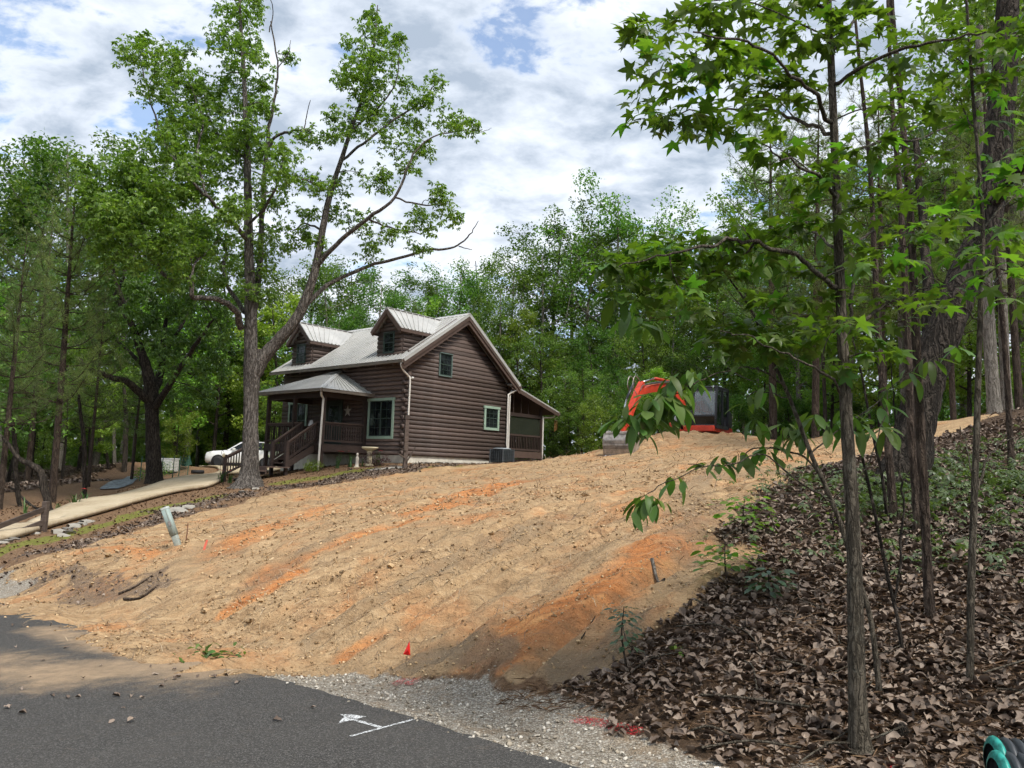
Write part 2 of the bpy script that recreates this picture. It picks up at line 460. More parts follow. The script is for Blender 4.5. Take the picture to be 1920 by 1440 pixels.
# ------------------------------------------------------------------ ground sheet
def axis_lines(segs):
    out = []
    for a, b, st in segs: out += list(np.arange(a, b-1e-6, st))
    return np.array(out+[segs[-1][1]])
gx = axis_lines([(-900,-300,150),(-300,-80,40),(-80,-40,5),(-40,-22,1.2),(-22,-11,.3),(-11,-7,.12),(-7,5.5,.05),(5.5,9,.12),(9,16,.35),(16,40,2),(40,80,8),(80,300,44),(300,900,150)])
gy = axis_lines([(-60,-10,10),(-10,2,2),(2,3.4,.35),(3.4,11,.05),(11,17,.11),(17,30,.2),(30,48,.5),(48,75,1.5),(75,120,9),(120,400,70),(400,1500,275)])
GX, GY = np.meshgrid(gx, gy)
xs, ys = GX.ravel(), GY.ravel()
Z = gz(xs, ys)
ed = edge_dist(xs, ys)
jx, jy = fbm(xs*.9, ys*.9, 3, 5), fbm(xs*3.1, ys*3.1, 3, 9)
sd = lane_dirt(xs, ys)
w_dirt = sstep(-.12, .12, sd+jx*.35+jy*.15)*sstep(.02, .3, ed+jy*.12)
# how far along the road the shoulder gravel shows
rs, rt = road_st(xs, ys)
gr = sstep(.85, .45, ed+jx*.25+jy*.2-.15)*sstep(-.6, -.2, ed)
cov = np.maximum(sstep(4.2, 3.2, rs+jx*.8), sstep(11.9, 12.6, rs+jx*.5))
w_gravel = gr*cov
w_dirt = np.maximum(w_dirt, gr*(1-cov)*sstep(-1, 0, rs))*(1-w_gravel)
dm, _ = line_d(xs, ys, MULCH); dm2, _ = line_d(xs, ys, MULCH2)
w_mulch = np.maximum(.85*sstep(.9, .1, dm/(.55+ys*.026)+jx*1.0+jy*.6), .6*sstep(.6, .1, dm2+jx*.8+jy*.6))
orange = np.zeros(len(xs)); grey = np.zeros(len(xs)); moss = np.zeros(len(xs))
for P, wd, am in ORANGE:
    d, t = line_d(xs, ys, P); orange = np.maximum(orange, am*sstep(1.1, .15, d/wd+jx*.5+jy*.35))
for P, wd, am in GREYS:
    d, t = line_d(xs, ys, P); grey = np.maximum(grey, am*sstep(1.2, .2, d/wd+jx*.5+jy*.3))
for P, wd in MOSS:
    d, t = line_d(xs, ys, P); moss = np.maximum(moss, sstep(1.1, .3, d/(wd+ys*.015)+jx*.7+jy*.3))
# forest floor with leaf litter: right of the cut, and the woods at the left and behind
w_lit = np.maximum(sstep(.0, .8, (xs+.2)-0.0*ys)*(1-w_dirt)*sstep(20, 14, ys), sstep(40, 50, ys))
w_lit = np.maximum(w_lit, sstep(0, 3, -xs-15-.08*ys))*(1-w_gravel)
w_lit = w_lit*(1-sstep(5, 3, np.hypot((xs+17.5)/1.4, ys-48)))
# relief of the scraped earth: clods, tooth marks running down the bank, berm in front of the machine
rough = w_dirt*(1-sstep(25, 60, ys))
fine = fbm(xs*2.2, ys*2.2, 5, 21, .68)
sc_u = (xs*.80+ys*.60); sc_v = (-xs*.60+ys*.80)
scr = vnoise(sc_v*7, sc_u*.45, 31)-.5
scr_w = sstep(14, 8, ys)*sstep(-7, -2, xs)
Z = Z+rough*(fine*.10+jy*.03+scr*.15*scr_w+.06*(vnoise(sc_v*16, sc_u*.8, 33)-.5)*scr_w+.05*fbm(xs*.7, ys*.7, 3, 41))
Z = Z+w_lit*(1-rough)*fbm(xs*1.3, ys*1.3, 4, 51)*.06*sstep(.3, 1.2, ed)
Z = Z+w_mulch*(.01+.05*np.abs(fine))*sstep(.5, 1.5, ed)
BERM = [at(1225, 822, 27.6)[:2], at(1290, 820, 27.4)[:2], at(1350, 822, 27)[:2]]
db, _ = line_d(xs, ys, BERM)
Z = Z+sstep(2.0, 0, db)*.22*(1+.5*fine)
for pl in (((1080,962),(980,985),(880,1003),(800,1012)), ((1120,985),(1020,1012),(900,1035)), ((900,930),(760,952),(640,985))):   # cleat prints of the machine's tracks
    dt, tt = line_d(xs, ys, hits(pl)); ls = tt*7.
    Z = Z-rough*sstep(.26, .18, dt)*(.022+.035*(np.sin(ls*2*np.pi/.24+4*np.abs(dt)) > .1))
verts = np.stack([xs, ys, Z], 1)
ny, nx = len(gy), len(gx)
I, J = np.meshgrid(np.arange(ny-1), np.arange(nx-1), indexing='ij')
quads = np.stack([I*nx+J, I*nx+J+1, (I+1)*nx+J+1, (I+1)*nx+J], -1).reshape(-1, 4)

def ground_mat():
    t = NT('ground_surface')
    P = t.coord('Object')
    n1, n2, n3, n4 = t.noise(P, .55, 6, .6), t.noise(P, 3.2, 8, .65), t.noise(P, 14, 8, .7), t.noise(P, 55, 6, .7)
    sv = t.coord('Object', (1.1, 9, 2), (0, 0, R(-36.9)))
    st = t.noise(sv, 1.1, 6, .6, .3)
    rk = t.noise(t.coord('Object', (1.0, 30, 2), (0, 0, R(-36.9))), 1., 4, .55, .15)
    z1, z2 = t.attr('zone_a', 'Color'), t.attr('zone_b', 'Color')
    sa, sb = t.new('ShaderNodeSeparateColor'), t.new('ShaderNodeSeparateColor')
    t.l.new(z1, sa.inputs[0]); t.l.new(z2, sb.inputs[0])
    dirt, lit, grav = sa.outputs[0], sa.outputs[1], sa.outputs[2]
    orange, grey, moss = sb.outputs[0], sb.outputs[1], sb.outputs[2]
    mul = t.attr('mulch')
    def soft(m, w=.5):   # ragged edges for a painted weight
        return t.rng(t.math('ADD', m, t.math('MULTIPLY', t.math('SUBTRACT', n3, .5), w)), .38, .62)
    # scraped subsoil
    mixv = t.math('ADD', t.math('MULTIPLY', n2, .42), t.math('MULTIPLY', st, .58))
    mixv = t.math('ADD', t.math('MULTIPLY', mixv, .72), t.math('MULTIPLY', n3, .28))
    c = t.ramp(mixv, [(.37, (.18, .114, .060)), (.44, (.335, .219, .118)), (.52, (.455, .308, .168)), (.62, (.60, .448, .272))])
    c = t.mix(t.rng(n1, .38, .62, 0, .5), c, t.mix(n2, (.30, .20, .115), (.52, .36, .20)))
    oc = t.ramp(mixv, [(.36, (.28, .100, .032)), (.5, (.52, .205, .070)), (.62, (.64, .33, .13))])
    c = t.mix(t.rng(t.math('ADD', orange, t.math('MULTIPLY', t.math('SUBTRACT', mixv, .5), 1.6)), .02, .66, 0, .95), c, oc)
    c = t.mix(t.rng(t.noise(P, .9, 6, .65), .46, .70, 0, .62), c, oc)
    c = t.mix(t.rng(t.noise(t.coord('Object', loc=(7, 3, 1)), .7, 6, .65), .48, .68, 0, .45), c, t.mix(n3, (.17, .12, .072), (.35, .25, .15)))
    c = t.mix(t.rng(t.math('ADD', grey, t.math('MULTIPLY', t.math('SUBTRACT', n2, .5), 1.6)), .15, 1.0, 0, .8), c, t.mix(n3, (.12, .092, .065), (.27, .205, .135)))
    c = t.mix(t.rng(n4, .62, .77, 0, .4), c, (.12, .08, .048))
    c = t.mix(t.rng(n4, .25, .36, .5, 0), c, (.66, .52, .34))
    c = t.mix(t.rng(rk, .50, .66, 0, .38), c, t.mix(n2, (.17, .11, .06), (.36, .235, .125)))
    # lawn by the house: pine straw, moss
    lawn = t.ramp(n3, [(.3, (.105, .062, .036)), (.5, (.19, .115, .065)), (.7, (.27, .185, .115))])
    lawn = t.mix(t.rng(n4, .58, .7, 0, .7), lawn, (.07, .05, .035))
    ms = t.ramp(n3, [(.3, (.085, .095, .022)), (.6, (.20, .195, .045)), (.75, (.27, .23, .09))])
    lawn = t.mix(soft(moss, 1.1), lawn, ms)
    litc = t.ramp(n3, [(.3, (.030, .020, .013)), (.5, (.075, .048, .030)), (.7, (.16, .108, .072))])
    litc = t.mix(t.rng(n4, .6, .72, 0, .6), litc, (.20, .145, .10))
    gvc = t.voro(P, 62, 'F1', 'Color'); gsep = t.new('ShaderNodeSeparateColor'); t.l.new(gvc, gsep.inputs[0])
    gvd = t.voro(P, 62)
    gcol = t.ramp(gsep.outputs[0], [(0, (.28, .24, .185)), (.5, (.48, .425, .345)), (1, (.66, .615, .53))])
    gcol = t.mix(t.rng(gvd, .35, .7, 0, .7), gcol, (.12, .095, .07))
    gcol = t.mix(t.rng(n2, .5, .68, 0, .6), gcol, (.30, .215, .135))
    muc = t.ramp(n4, [(.3, (.065, .045, .036)), (.5, (.135, .098, .075)), (.68, (.27, .205, .155))])
    out = t.mix(soft(lit), lawn, litc)
    out = t.mix(soft(mul, .9), out, muc)
    keep = t.math('MULTIPLY', soft(dirt), t.math('SUBTRACT', 1., t.math('MULTIPLY', soft(mul, 1.2), .75)))
    out = t.mix(keep, out, c)
    out = t.mix(soft(grav, .8), out, gcol)
    h = t.math('ADD', t.math('MULTIPLY', n3, .65), t.math('MULTIPLY', n4, .45))
    h = t.math('ADD', h, t.math('ADD', t.math('MULTIPLY', st, .5), t.math('MULTIPLY', t.math('MULTIPLY', rk, dirt), .45)))
    cr1, cr2 = t.voro(P, 17), t.voro(P, 48)
    h = t.math('SUBTRACT', h, t.math('MULTIPLY', dirt, t.math('ADD', t.math('MULTIPLY', cr1, .30), t.math('MULTIPLY', cr2, .22))))
    nb = t.bump(h, .9, .05)
    nb = t.bump(t.math('MULTIPLY', t.rng(gvd, .6, .1), grav), .8, .012, nb)
    return t.done(t.bsdf(out, .93, spec=.15, normal=nb))
me = np_mesh('ground', verts, quads, ground_mat(), True)
def vcol(name, r, g, b):
    a = me.color_attributes.new(name, 'FLOAT_COLOR', 'POINT')
    a.data.foreach_set('color', np.stack([r, g, b, np.ones(len(r))], 1).astype(np.float32).ravel())
vcol('zone_a', w_dirt, w_lit, w_gravel); vcol('zone_b', orange, grey, moss)
fa = me.attributes.new('mulch', 'FLOAT', 'POINT'); fa.data.foreach_set('value', w_mulch.astype(np.float32))
ground = link('ground', me); tag(ground, kind='structure')
from mathutils.interpolate import poly_3d_calc
def surf(x, y):
    """height of the finished ground sheet (bilinear)"""
    x, y = np.atleast_1d(np.asarray(x, float)), np.atleast_1d(np.asarray(y, float))
    j = np.clip(np.searchsorted(gx, x)-1, 0, nx-2); i = np.clip(np.searchsorted(gy, y)-1, 0, ny-2)
    u, v = (x-gx[j])/(gx[j+1]-gx[j]), (y-gy[i])/(gy[i+1]-gy[i]); G = Z.reshape(ny, nx)
    return (G[i, j]*(1-u)+G[i, j+1]*u)*(1-v)+(G[i+1, j]*(1-u)+G[i+1, j+1]*u)*v
def s1(x, y): return float(surf(x, y)[0])
def zone(arr, x, y):
    G = arr.reshape(ny, nx); j = np.clip(np.searchsorted(gx, x), 0, nx-1); i = np.clip(np.searchsorted(gy, y), 0, ny-1)
    return G[i, j]
def hs(px, py):
    p = hit(px, py); p[2] = s1(p[0], p[1]); return p

# ------------------------------------------------------------------ road
def road_mat():
    t = NT('asphalt'); P = t.coord('Object')
    n1, n2 = t.noise(P, .8, 5, .6), t.noise(P, 7, 6, .65)
    vd = t.voro(P, 150, 'F1', 'Color'); s = t.new('ShaderNodeSeparateColor'); t.l.new(vd, s.inputs[0])
    dd = t.voro(P, 150)
    c = t.ramp(s.outputs[0], [(0, (.025, .0235, .022)), (.7, (.056, .053, .049)), (1, (.145, .138, .128))])
    c = t.mix(t.rng(n1, .35, .7, 0, .4), c, (.074, .069, .062))
    ear = t.mix(n2, (.20, .142, .090), (.42, .30, .185))
    sp = t.math('ADD', t.attr('spill'), t.math('MULTIPLY', t.math('SUBTRACT', n2, .5), 1.0))
    sp = t.math('ADD', sp, t.math('MULTIPLY', t.math('SUBTRACT', t.noise(P, 60, 4, .7), .5), .7))
    c = t.mix(t.rng(sp, .05, 1.15, 0, .9), c, ear)
    c = t.mix(t.rng(t.noise(P, 38, 4, .7), .66, .76, 0, .35), c, (.25, .20, .15))
    nb = t.bump(dd, .55, .006)
    return t.done(t.bsdf(c, .85, spec=.25, normal=nb))
S = np.concatenate([np.arange(-9, -1, 1.), np.arange(-1, 14, .06), np.arange(14, 60, 2.)])
TT = np.concatenate([[0], -.02-np.arange(0, .4, .1), np.arange(-.5, -6.01, -.12), [-6.6]])
SS, TG = np.meshgrid(S, TT)
eo = np.interp(SS, _es, _eo)+(vnoise(SS*1.7, SS*0, 61)-.5)*.10+(vnoise(SS*9, SS*0, 62)-.5)*.035
eo = eo*sstep(-6.0, -1.0, TG)
TX = TG+eo
RX, RY = _a[0]+RE[0]*SS+RNV[0]*TX, _a[1]+RE[1]*SS+RNV[1]*TX
RZ = road_z(RX, RY)+.004
rv = np.stack([RX.ravel(), RY.ravel(), RZ.ravel()], 1)
nr, nc = SS.shape
I, J = np.meshgrid(np.arange(nr-1), np.arange(nc-1), indexing='ij')
rq = np.stack([I*nc+J, (I+1)*nc+J, (I+1)*nc+J+1, I*nc+J+1], -1).reshape(-1, 4)
rme = np_mesh('road', rv, rq, road_mat(), True)
_sp1 = np.array([on_road(*q)[:2] for q in ((-100, 1235), (0, 1262), (160, 1262), (300, 1250), (400, 1258))])
_sp2 = np.array([on_road(*q)[:2] for q in ((70, 1180), (160, 1205), (260, 1222), (380, 1245))])
d1, _ = line_d(RX.ravel(), RY.ravel(), _sp1); d2, _ = line_d(RX.ravel(), RY.ravel(), _sp2)
nzr = fbm(RX.ravel()*1.4, RY.ravel()*1.4, 4, 71)
spill = np.maximum(sstep(1.3, -.1, d1/.85+nzr*.6), sstep(1.3, .0, d2/.40+nzr*.6))
d3, _ = line_d(RX.ravel(), RY.ravel(), np.array([on_road(*q)[:2] for q in ((-120, 1300), (0, 1296), (120, 1290))]))
spill = np.maximum(spill, .5*sstep(1, .1, d3/.3+nzr*.6))
fa = rme.attributes.new('spill', 'FLOAT', 'POINT'); fa.data.foreach_set('value', spill.astype(np.float32))
road = link('road', rme); tag(road, kind='structure')

# ------------------------------------------------------------------ driveway
def drive_mat():
    t = NT('driveway_concrete'); P = t.coord('Object')
    n, m = t.noise(P, .7, 6, .65), t.noise(P, 9, 6, .65)
    c = t.ramp(t.math('ADD', t.math('MULTIPLY', n, .6), t.math('MULTIPLY', m, .4)), [(.32, (.27, .205, .13)), (.5, (.42, .345, .235)), (.68, (.52, .44, .32))])
    return t.done(t.bsdf(c, .9, spec=.2, normal=t.bump(m, .3, .01)))
dl, dr = [], []
def resample(P, n):
    P = np.asarray(P); L = np.concatenate([[0], np.cumsum(np.linalg.norm(np.diff(P, axis=0), axis=1))])
    u = np.linspace(0, L[-1], n); return np.stack([np.interp(u, L, P[:, k]) for k in range(2)], 1)
NL = 60
DRr = resample(spline(np.vstack([DRIVE_R, [at(425, 897, 38)[:2]], [at(500, 888, 43)[:2]], [at(545, 880, 50)[:2]]]), 8), NL)
DLl = resample(spline(np.vstack([DRIVE_L, [at(372, 876, 52)[:2]], [at(400, 870, 57)[:2]]]), 8), NL)
dv = []
for i in range(NL):
    for k in range(9):
        q = DRr[i]*(1-k/8)+DLl[i]*k/8
        dv.append((q[0], q[1], g1(q[0], q[1])))
dv = np.array(dv)
dv[:, 2] = np.maximum(dv[:, 2], surf(dv[:, 0], dv[:, 1]))+.05
dq = [(i*9+k, i*9+k+1, (i+1)*9+k+1, (i+1)*9+k) for i in range(NL-1) for k in range(8)]
o = link('driveway', np_mesh('driveway', dv, np.array(dq), drive_mat(), True)); tag(o, kind='structure')
sm = o.modifiers.new('edge', 'SOLIDIFY'); sm.thickness = .12; sm.offset = -1
# pale gravel wash in the woods beyond the driveway
wp = hits([(182,922),(205,905),(240,893),(262,897),(250,908),(215,922)])
cw = wp.mean(0); wv = [(cw[0], cw[1], s1(*cw)+.06)]
ring = resample(np.vstack([wp, wp[:1]]), 25)[:-1]
for k, q in enumerate(ring):
    q = cw+(q-cw)*(1+.2*(vnoise(k*.9, 3., 5)-.5)); wv.append((q[0], q[1], s1(q[0], q[1])+.05))
wf = np.array([(0, i+1, (i+1) % 24+1) for i in range(24)])
o = link('gravel_wash', np_mesh('gravel_wash', wv, wf, plain('wash_gravel', (.15, .175, .19), .8, var=.6, scale=5))); tag(o, kind='structure')
# ------------------------------------------------------------------ materials for built things
def log_mat(name, a, b):
    t = NT(name); o = t.new('ShaderNodeObjectInfo').outputs['Random']
    v = t.coord('Object', (2, 2, 12)); n = t.noise(v, 2.5, 6, .65); n2 = t.noise(t.coord('Object', (1, 1, 1)), 1.3, 4)
    c = t.mix(t.rng(n, .3, .72), a, b)
    c = t.mix(t.rng(n2, .45, .75, 0, .35), c, tuple(x*.62 for x in a))
    h = t.new('ShaderNodeHueSaturation'); t.put(h.inputs['Color'], c); t.put(h.inputs['Value'], t.rng(o, 0, 1, .74, 1.22))
    return t.done(t.bsdf(h.outputs[0], .62, spec=.3, normal=t.bump(n, .3, .008)))
MLOG = log_mat('stained_log', (.072, .052, .044), (.118, .087, .076))
MTRIM = log_mat('brown_trim', (.075, .050, .040), (.115, .078, .064))
MDECK = log_mat('porch_timber', (.038, .026, .022), (.066, .045, .038))
def roof_mat():
    t = NT('painted_metal_roof'); v = t.coord('Object'); n, m = t.noise(v, .9, 5, .6), t.noise(v, 7, 5, .6)
    c = t.mix(t.rng(n, .3, .7), (.40, .397, .38), (.50, .495, .475)); c = t.mix(t.rng(m, .52, .75, 0, .45), c, (.31, .30, .275))
    return t.done(t.bsdf(c, .42, .1, .5))
MROOF = roof_mat()
MGUT = plain('gutter_tan', (.17, .145, .12), .5, var=.15)
MSPOUT = plain('downspout_white', (.60, .57, .52), .5, var=.08)
MGREEN = plain('sage_trim', (.27, .37, .29), .6, var=.08)
MGREEN2 = plain('dark_sash', (.035, .055, .045), .5)
def block_mat():
    t = NT('painted_block'); v = t.coord('Object', (1, 1, 1))
    n = t.noise(v, 3, 5, .6); c = t.mix(t.rng(n, .3, .7), (.52, .49, .42), (.70, .67, .58))
    return t.done(t.bsdf(c, .8, spec=.2, normal=t.bump(n, .3, .01)))
MBLOCK = block_mat()
def glass_mat(name='window_glass', col=(.006, .008, .009)):
    t = NT(name); v = t.coord('Object'); n = t.noise(v, 2., 2)
    return t.done(t.bsdf(t.mix(t.rng(n, .4, .6), col, tuple(x*1.8+.004 for x in col)), .06, spec=.35))
MGLASS = glass_mat()
MDARK = plain('dark_interior', (.012, .011, .010), .8)
def screen_mat():
    t = NT('insect_screen'); v = t.coord('Object'); n = t.noise(v, 1.4, 3)
    a = t.bsdf(t.mix(n, (.018, .024, .016), (.040, .046, .030)), .7, spec=.2)
    tr = t.new('ShaderNodeBsdfTransparent'); mx = t.new('ShaderNodeMixShader'); mx.inputs[0].default_value = .62
    t.l.new(tr.outputs[0], mx.inputs[1]); t.l.new(a, mx.inputs[2]); return t.done(mx.outputs[0])
MSCREEN = screen_mat()
MWHITE = plain('white_paint', (.70, .70, .68), .5, var=.06)
MBLACK = plain('black_rubber', (.018, .018, .019), .75)

# ------------------------------------------------------------------ cabin
HA, H0 = .8728, np.array([-4.681, 34.018, .57+CZ])
W, L, ZE, CS = 6.83, 9.4, 4.59, .195       # width, length, roof height at the front wall, log course
RZg, RU = 6.89, 3.415                      # ridge
def roof_front(u): return 4.15+.675*(u+.65)
def roof_back(u): return RZg-.76*(u-RU)
cabin = empty('log_cabin', H0, HA)
tag(cabin, 'brown log cabin with pale metal roof, two dormers and a front porch', 'house')
def part(name, mb, mat, parent=cabin, **k): return mb.build(name, mat, parent, **k)

# D-shaped log, unit length along x, bulging to -y
def log_mesh(name, x0, x1, slope0=0., slope1=0., r=.075, n=6):
    """log course from x0..x1 (bottom edge), ends cut on a slope (top edge shifted by slope*CS)"""
    prof = []
    for k in range(n+1):
        a = -math.pi/2+math.pi*k/n
        prof.append((-r*math.cos(a)**.8 if math.cos(a) > 0 else 0., CS/2*math.sin(a)))
    mb = MB(); v = []
    for e, (x, s) in enumerate(((x0, slope0), (x1, slope1))):
        for y, z in prof: v.append((x+s*(z+CS/2), y, z+CS/2))
        v.append((x+s*CS, .06, CS)); v.append((x, .06, 0))
    m = n+3
    f = [tuple(range(m-1, -1, -1)), tuple(range(m, 2*m))]+[(i, (i+1) % m, m+(i+1) % m, m+i) for i in range(m)]
    mb.add(v, f)
    me = mb.mesh(name, MLOG)
    for p in me.polygons: p.use_smooth = len(p.vertices) == 4
    return me
gw = empty('gable_wall', parent=cabin); fw = empty('front_wall', parent=cabin)
nl = int(roof_front(RU)/CS)
for i in range(nl):
    z = i*CS
    zt = z+CS+.12
    u0 = max(0, (zt-.25-4.15)/.675-.65) if zt > 4.3 else 0
    u1 = min(W, RU+(RZg-.22-zt)/.76) if zt > 4.0 else W
    if u1-u0 < .3: break
    stick = .20 if (i % 2 == 0 and z < 3.7) else 0
    link('log', log_mesh('log', u0-stick if u0 == 0 else u0-.1, u1 + (.12 if u1 < W else 0), 1/.675 if u0 > 0 else 0, -1/.76 if u1 < W else 0), gw, (0, 0, z))
_fm = [log_mesh('log', -L, .22), log_mesh('log', -L, 0.)]
for i in range(int(4.3/CS)):
    o = link('log', _fm[i % 2 if i*CS < 3.7 else 1], fw, (0, 0, i*CS)); o.rotation_euler = (0, 0, -math.pi/2)
# round log ends showing at the near corner
for i in range(0, 18):
    e = MB().tube([(-.22 if i % 2 == 0 else -.07, .0, 0), (.02, .0, 0)], [.095, .098], 10) if i % 2 == 0 else MB().tube([(.0, -.22, 0), (.0, .02, 0)], [.098, .098], 10)
    e.build('log_end', MLOG, gw, True, loc=(.02 if i % 2 == 0 else .0, .02, i*CS+CS/2))
part('wall_core', MB().prism([(.05, -.02), (W-.05, -.02), (W-.05, roof_back(W)-.25), (RU, RZg-.25), (.05, ZE-.25)], 1, .05, L), MDARK)
part('left_wall', MB().prism([(0, 0), (W, 0), (W, roof_back(W)-.27), (RU, RZg-.27), (0, ZE-.27)], 1, L, L+.07), MLOG)
part('back_wall', MB().box(W-.04, W+.05, .04, L, 0, 3.9), MLOG)
# block foundation: courses of painted block
fd = empty('foundation', parent=cabin)
for (nm, a, b, fx) in (('g', .06, W-.04, 0), ('f', .1, L, 1)):
    for row in range(7):
        zt = -.012-row*.2
        x = a-(.2 if row % 2 else 0)
        while x < b:
            x0, x1 = max(a, x), min(b, x+.396)
            if x1-x0 > .05 and not (fx == 0 and row > 2):
                mb = MB().box(x0, x1, .04, .12, zt-.194, zt) if fx == 0 else MB().box(.04, .12, x0, x1, zt-.194, zt)
                link('block', mb.mesh('block', MBLOCK), fd)
            x += .4
part('foundation_core', MB().box(.075, W-.06, .075, L, -1.6, -.03), MBLOCK, fd)

# windows -----------------------------------------------------------
def window(parent, axis, c0, c1, z0, z1, trim, off, head=False, cols=3, rows=4, mid=False, tm=MGREEN, name='window'):
    """axis 0: in the gable wall (runs along u, faces -v); axis 1: in the front wall (runs along v, faces -u)"""
    w = empty(name, parent=parent)
    def bx(a0, a1, d0, d1, za, zb): 
        m = MB()
        return m.box(a0, a1, off-d1, off-d0, za, zb) if axis == 0 else m.box(off-d1, off-d0, a0, a1, za, zb)
    t = trim
    bx(c0, c0+t, 0, .05, z0, z1).build('side_trim', tm, w); bx(c1-t, c1, 0, .05, z0, z1).build('side_trim', tm, w)
    bx(c0+t, c1-t, 0, .047, z0, z0+t).build('sill', tm, w)
    bx(c0-(.05 if head else 0), c1+(.05 if head else 0), 0, .07, z1, z1+t*(1. if head else .8)).build('head_trim', tm, w)
    a0, a1, b0, b1 = c0+t, c1-t, z0+t, z1
    bx(a0+.001, a1-.001, -.02, .012, b0, b1).build('pane', MGLASS, w)
    m = MB()
    halves = [(a0, a1)] if not mid else [(a0, (a0+a1)/2), ((a0+a1)/2, a1)]
    for (p, q) in halves:
        for (s0, s1) in ((p, p+.035), (q-.035, q)):
            mm = bx(s0, s1, .012, .035, b0, b1); m.add(mm.v, mm.f)
    for zz in (b0, (b0+b1)/2-.02, b1-.04):
        mm = bx(a0, a1, .012, .033, zz, zz+.04); m.add(mm.v, mm.f)
    m.build('sash', MGREEN2, w)
    g = MB()
    for (p, q) in halves:
        for k in range(1, cols):
            x = p+(q-p)*k/cols; mm = bx(x-.007, x+.007, .012, .018, b0, b1); g.add(mm.v, mm.f)
    for k in range(1, rows):
        if k*2 == rows: continue
        z = b0+(b1-b0)*k/rows; mm = bx(a0, a1, .012, .017, z-.007, z+.007); g.add(mm.v, mm.f)
    g.build('muntin', MGREEN2, w)
    return w
window(cabin, 0, 1.86, 2.72, 3.73, 4.80, .055, -.085, tm=plain('grey_green_trim', (.10, .14, .13), .6))
window(cabin, 0, 5.10, 6.22, 1.43, 2.50, .12, -.085, True)
window(cabin, 1, .64, 2.42, .71, 2.44, .12, -.085, True, cols=2, rows=4, mid=True)
window(cabin, 1, 7.15, 8.75, .71, 2.50, .12, -.085, True, cols=2, rows=4, mid=True)
# door with glazing beside the star
d = empty('front_door', parent=cabin)
MB().box(-.13, -.08, 4.45, 5.45, .42, 2.5).build('door_leaf', plain('dark_door', (.03, .045, .04), .5), d)
MB().box(-.14, -.131, 4.6, 5.3, 1.3, 2.3).build('door_glass', MGLASS, d)
MB().box(-.15, -.08, 4.33, 4.45, .42, 2.58).box(-.15, -.08, 5.45, 5.57, .42, 2.58).box(-.149, -.08, 4.45, 5.45, 2.5, 2.58).build('door_frame', MGREEN2, d)
MB().tube([(-.13, 4.55, 1.35), (-.2, 4.55, 1.35)], .03, 8).build('door_knob', MGUT, d)

# roof ---------------------------------------------------------------
V0, V1, TH = -.48, 9.72, .10
def slab(pts, th, name, mat, parent=cabin):
    P = [Vector(p) for p in pts]; n = (P[1]-P[0]).cross(P[2]-P[0]).normalized()
    if n.z < 0: n = -n
    v = [p for p in P]+[p-n*th for p in P]; k = len(P)
    return MB().add(v, [tuple(range(k)), tuple(range(2*k-1, k-1, -1))]+[(i, k+i, k+(i+1) % k, (i+1) % k) for i in range(k)]).build(name, mat, parent)
def ribs(parent, e0, e1, top0, top1, sp=.26, h=.045, w=.05):
    """raised seams from eave line e0-e1 up to line top0-top1"""
    e0, e1, t0, t1 = map(Vector, (e0, e1, top0, top1)); n = max(2, int((e1-e0).length/sp)); m = MB()
    up = (e1-e0).cross(t0-e0).normalized() if (t0-e0).length > .01 else (e1-e0).cross(t1-e0).normalized()
    if up.z < 0: up = -up
    for k in range(n+1):
        a, b = e0.lerp(e1, k/n), t0.lerp(t1, k/n)
        if (b-a).length < .08: continue
        m.bar(a+up*h*.45, b+up*h*.45, w, h, up)
    o = m.build('roof_seams', MROOF, parent); o['kind'] = 'stuff'; return o
EB = (7.42, 3.84)
rf = slab([(-.65, V0, 4.15), (-.65, V1, 4.15), (RU, V1, RZg), (RU, V0, RZg)], TH, 'front_roof', MROOF)
ribs(rf, (-.65, V0+.02, 4.15), (-.65, V1, 4.15), (RU, V0+.02, RZg), (RU, V1, RZg))
rb = slab([(RU, V0, RZg), (RU, V1, RZg), (EB[0], V1, EB[1]), (EB[0], V0, EB[1])], TH, 'back_roof', MROOF)
ribs(rb, (EB[0], V0+.02, EB[1]), (EB[0], V1, EB[1]), (RU, V0+.02, RZg), (RU, V1, RZg))
part('ridge_cap', MB().bar((RU-.09, V0-.01, RZg-.035), (RU-.09, V1, RZg-.035), .22, .02, (-.56, 0, .83)).bar((RU+.09, V0-.01, RZg-.04), (RU+.09, V1, RZg-.04), .22, .02, (.6, 0, .8)), MROOF)
# rake boards: two stepped boards each side, and soffits
for (nm, a, b) in (('rake', (-.68, 4.13), (RU, RZg-.03)), ('rake', (EB[0]+.03, EB[1]-.02), (RU, RZg-.03))):
    for (dv, drop, hh) in ((0., .17, .24), (.04, .40, .24)):
        part('rake_board', MB().bar((a[0], V0+.02+dv, a[1]-drop*.8), (b[0], V0+.02+dv, b[1]-drop*.8-.02), .035, hh, (0, 0, 1)), MTRIM)
for (a, b) in (((-.62, 4.00), (RU, RZg-.16)), ((EB[0], EB[1]-.10), (RU, RZg-.16))):
    part('soffit', MB().bar((a[0], V0/2+.02, a[1]-.06), (b[0], V0/2+.02, b[1]-.06), .46, .03, (0, 0, 1)), MLOG)
def gutter(name, a, b, parent=cabin, w=.12, h=.12, mat=MGUT):
    a, b = Vector(a), Vector(b); m = MB(); d = (b-a).normalized(); s = Vector((d.y, -d.x, 0))
    m.bar(a-Vector((0, 0, h/2)), b-Vector((0, 0, h/2)), w, h)
    m.bar(a+s*0+Vector((0, 0, .005)), b+Vector((0, 0, .005)), w+.025, .02)
    return m.build(name, mat, parent)
gutter('gutter', (-.71, V0+.01, 4.13), (-.71, V1-.01, 4.13)); gutter('gutter', (EB[0]+.05, V0+.01, EB[1]-.02), (EB[0]+.05, V1, EB[1]-.02))
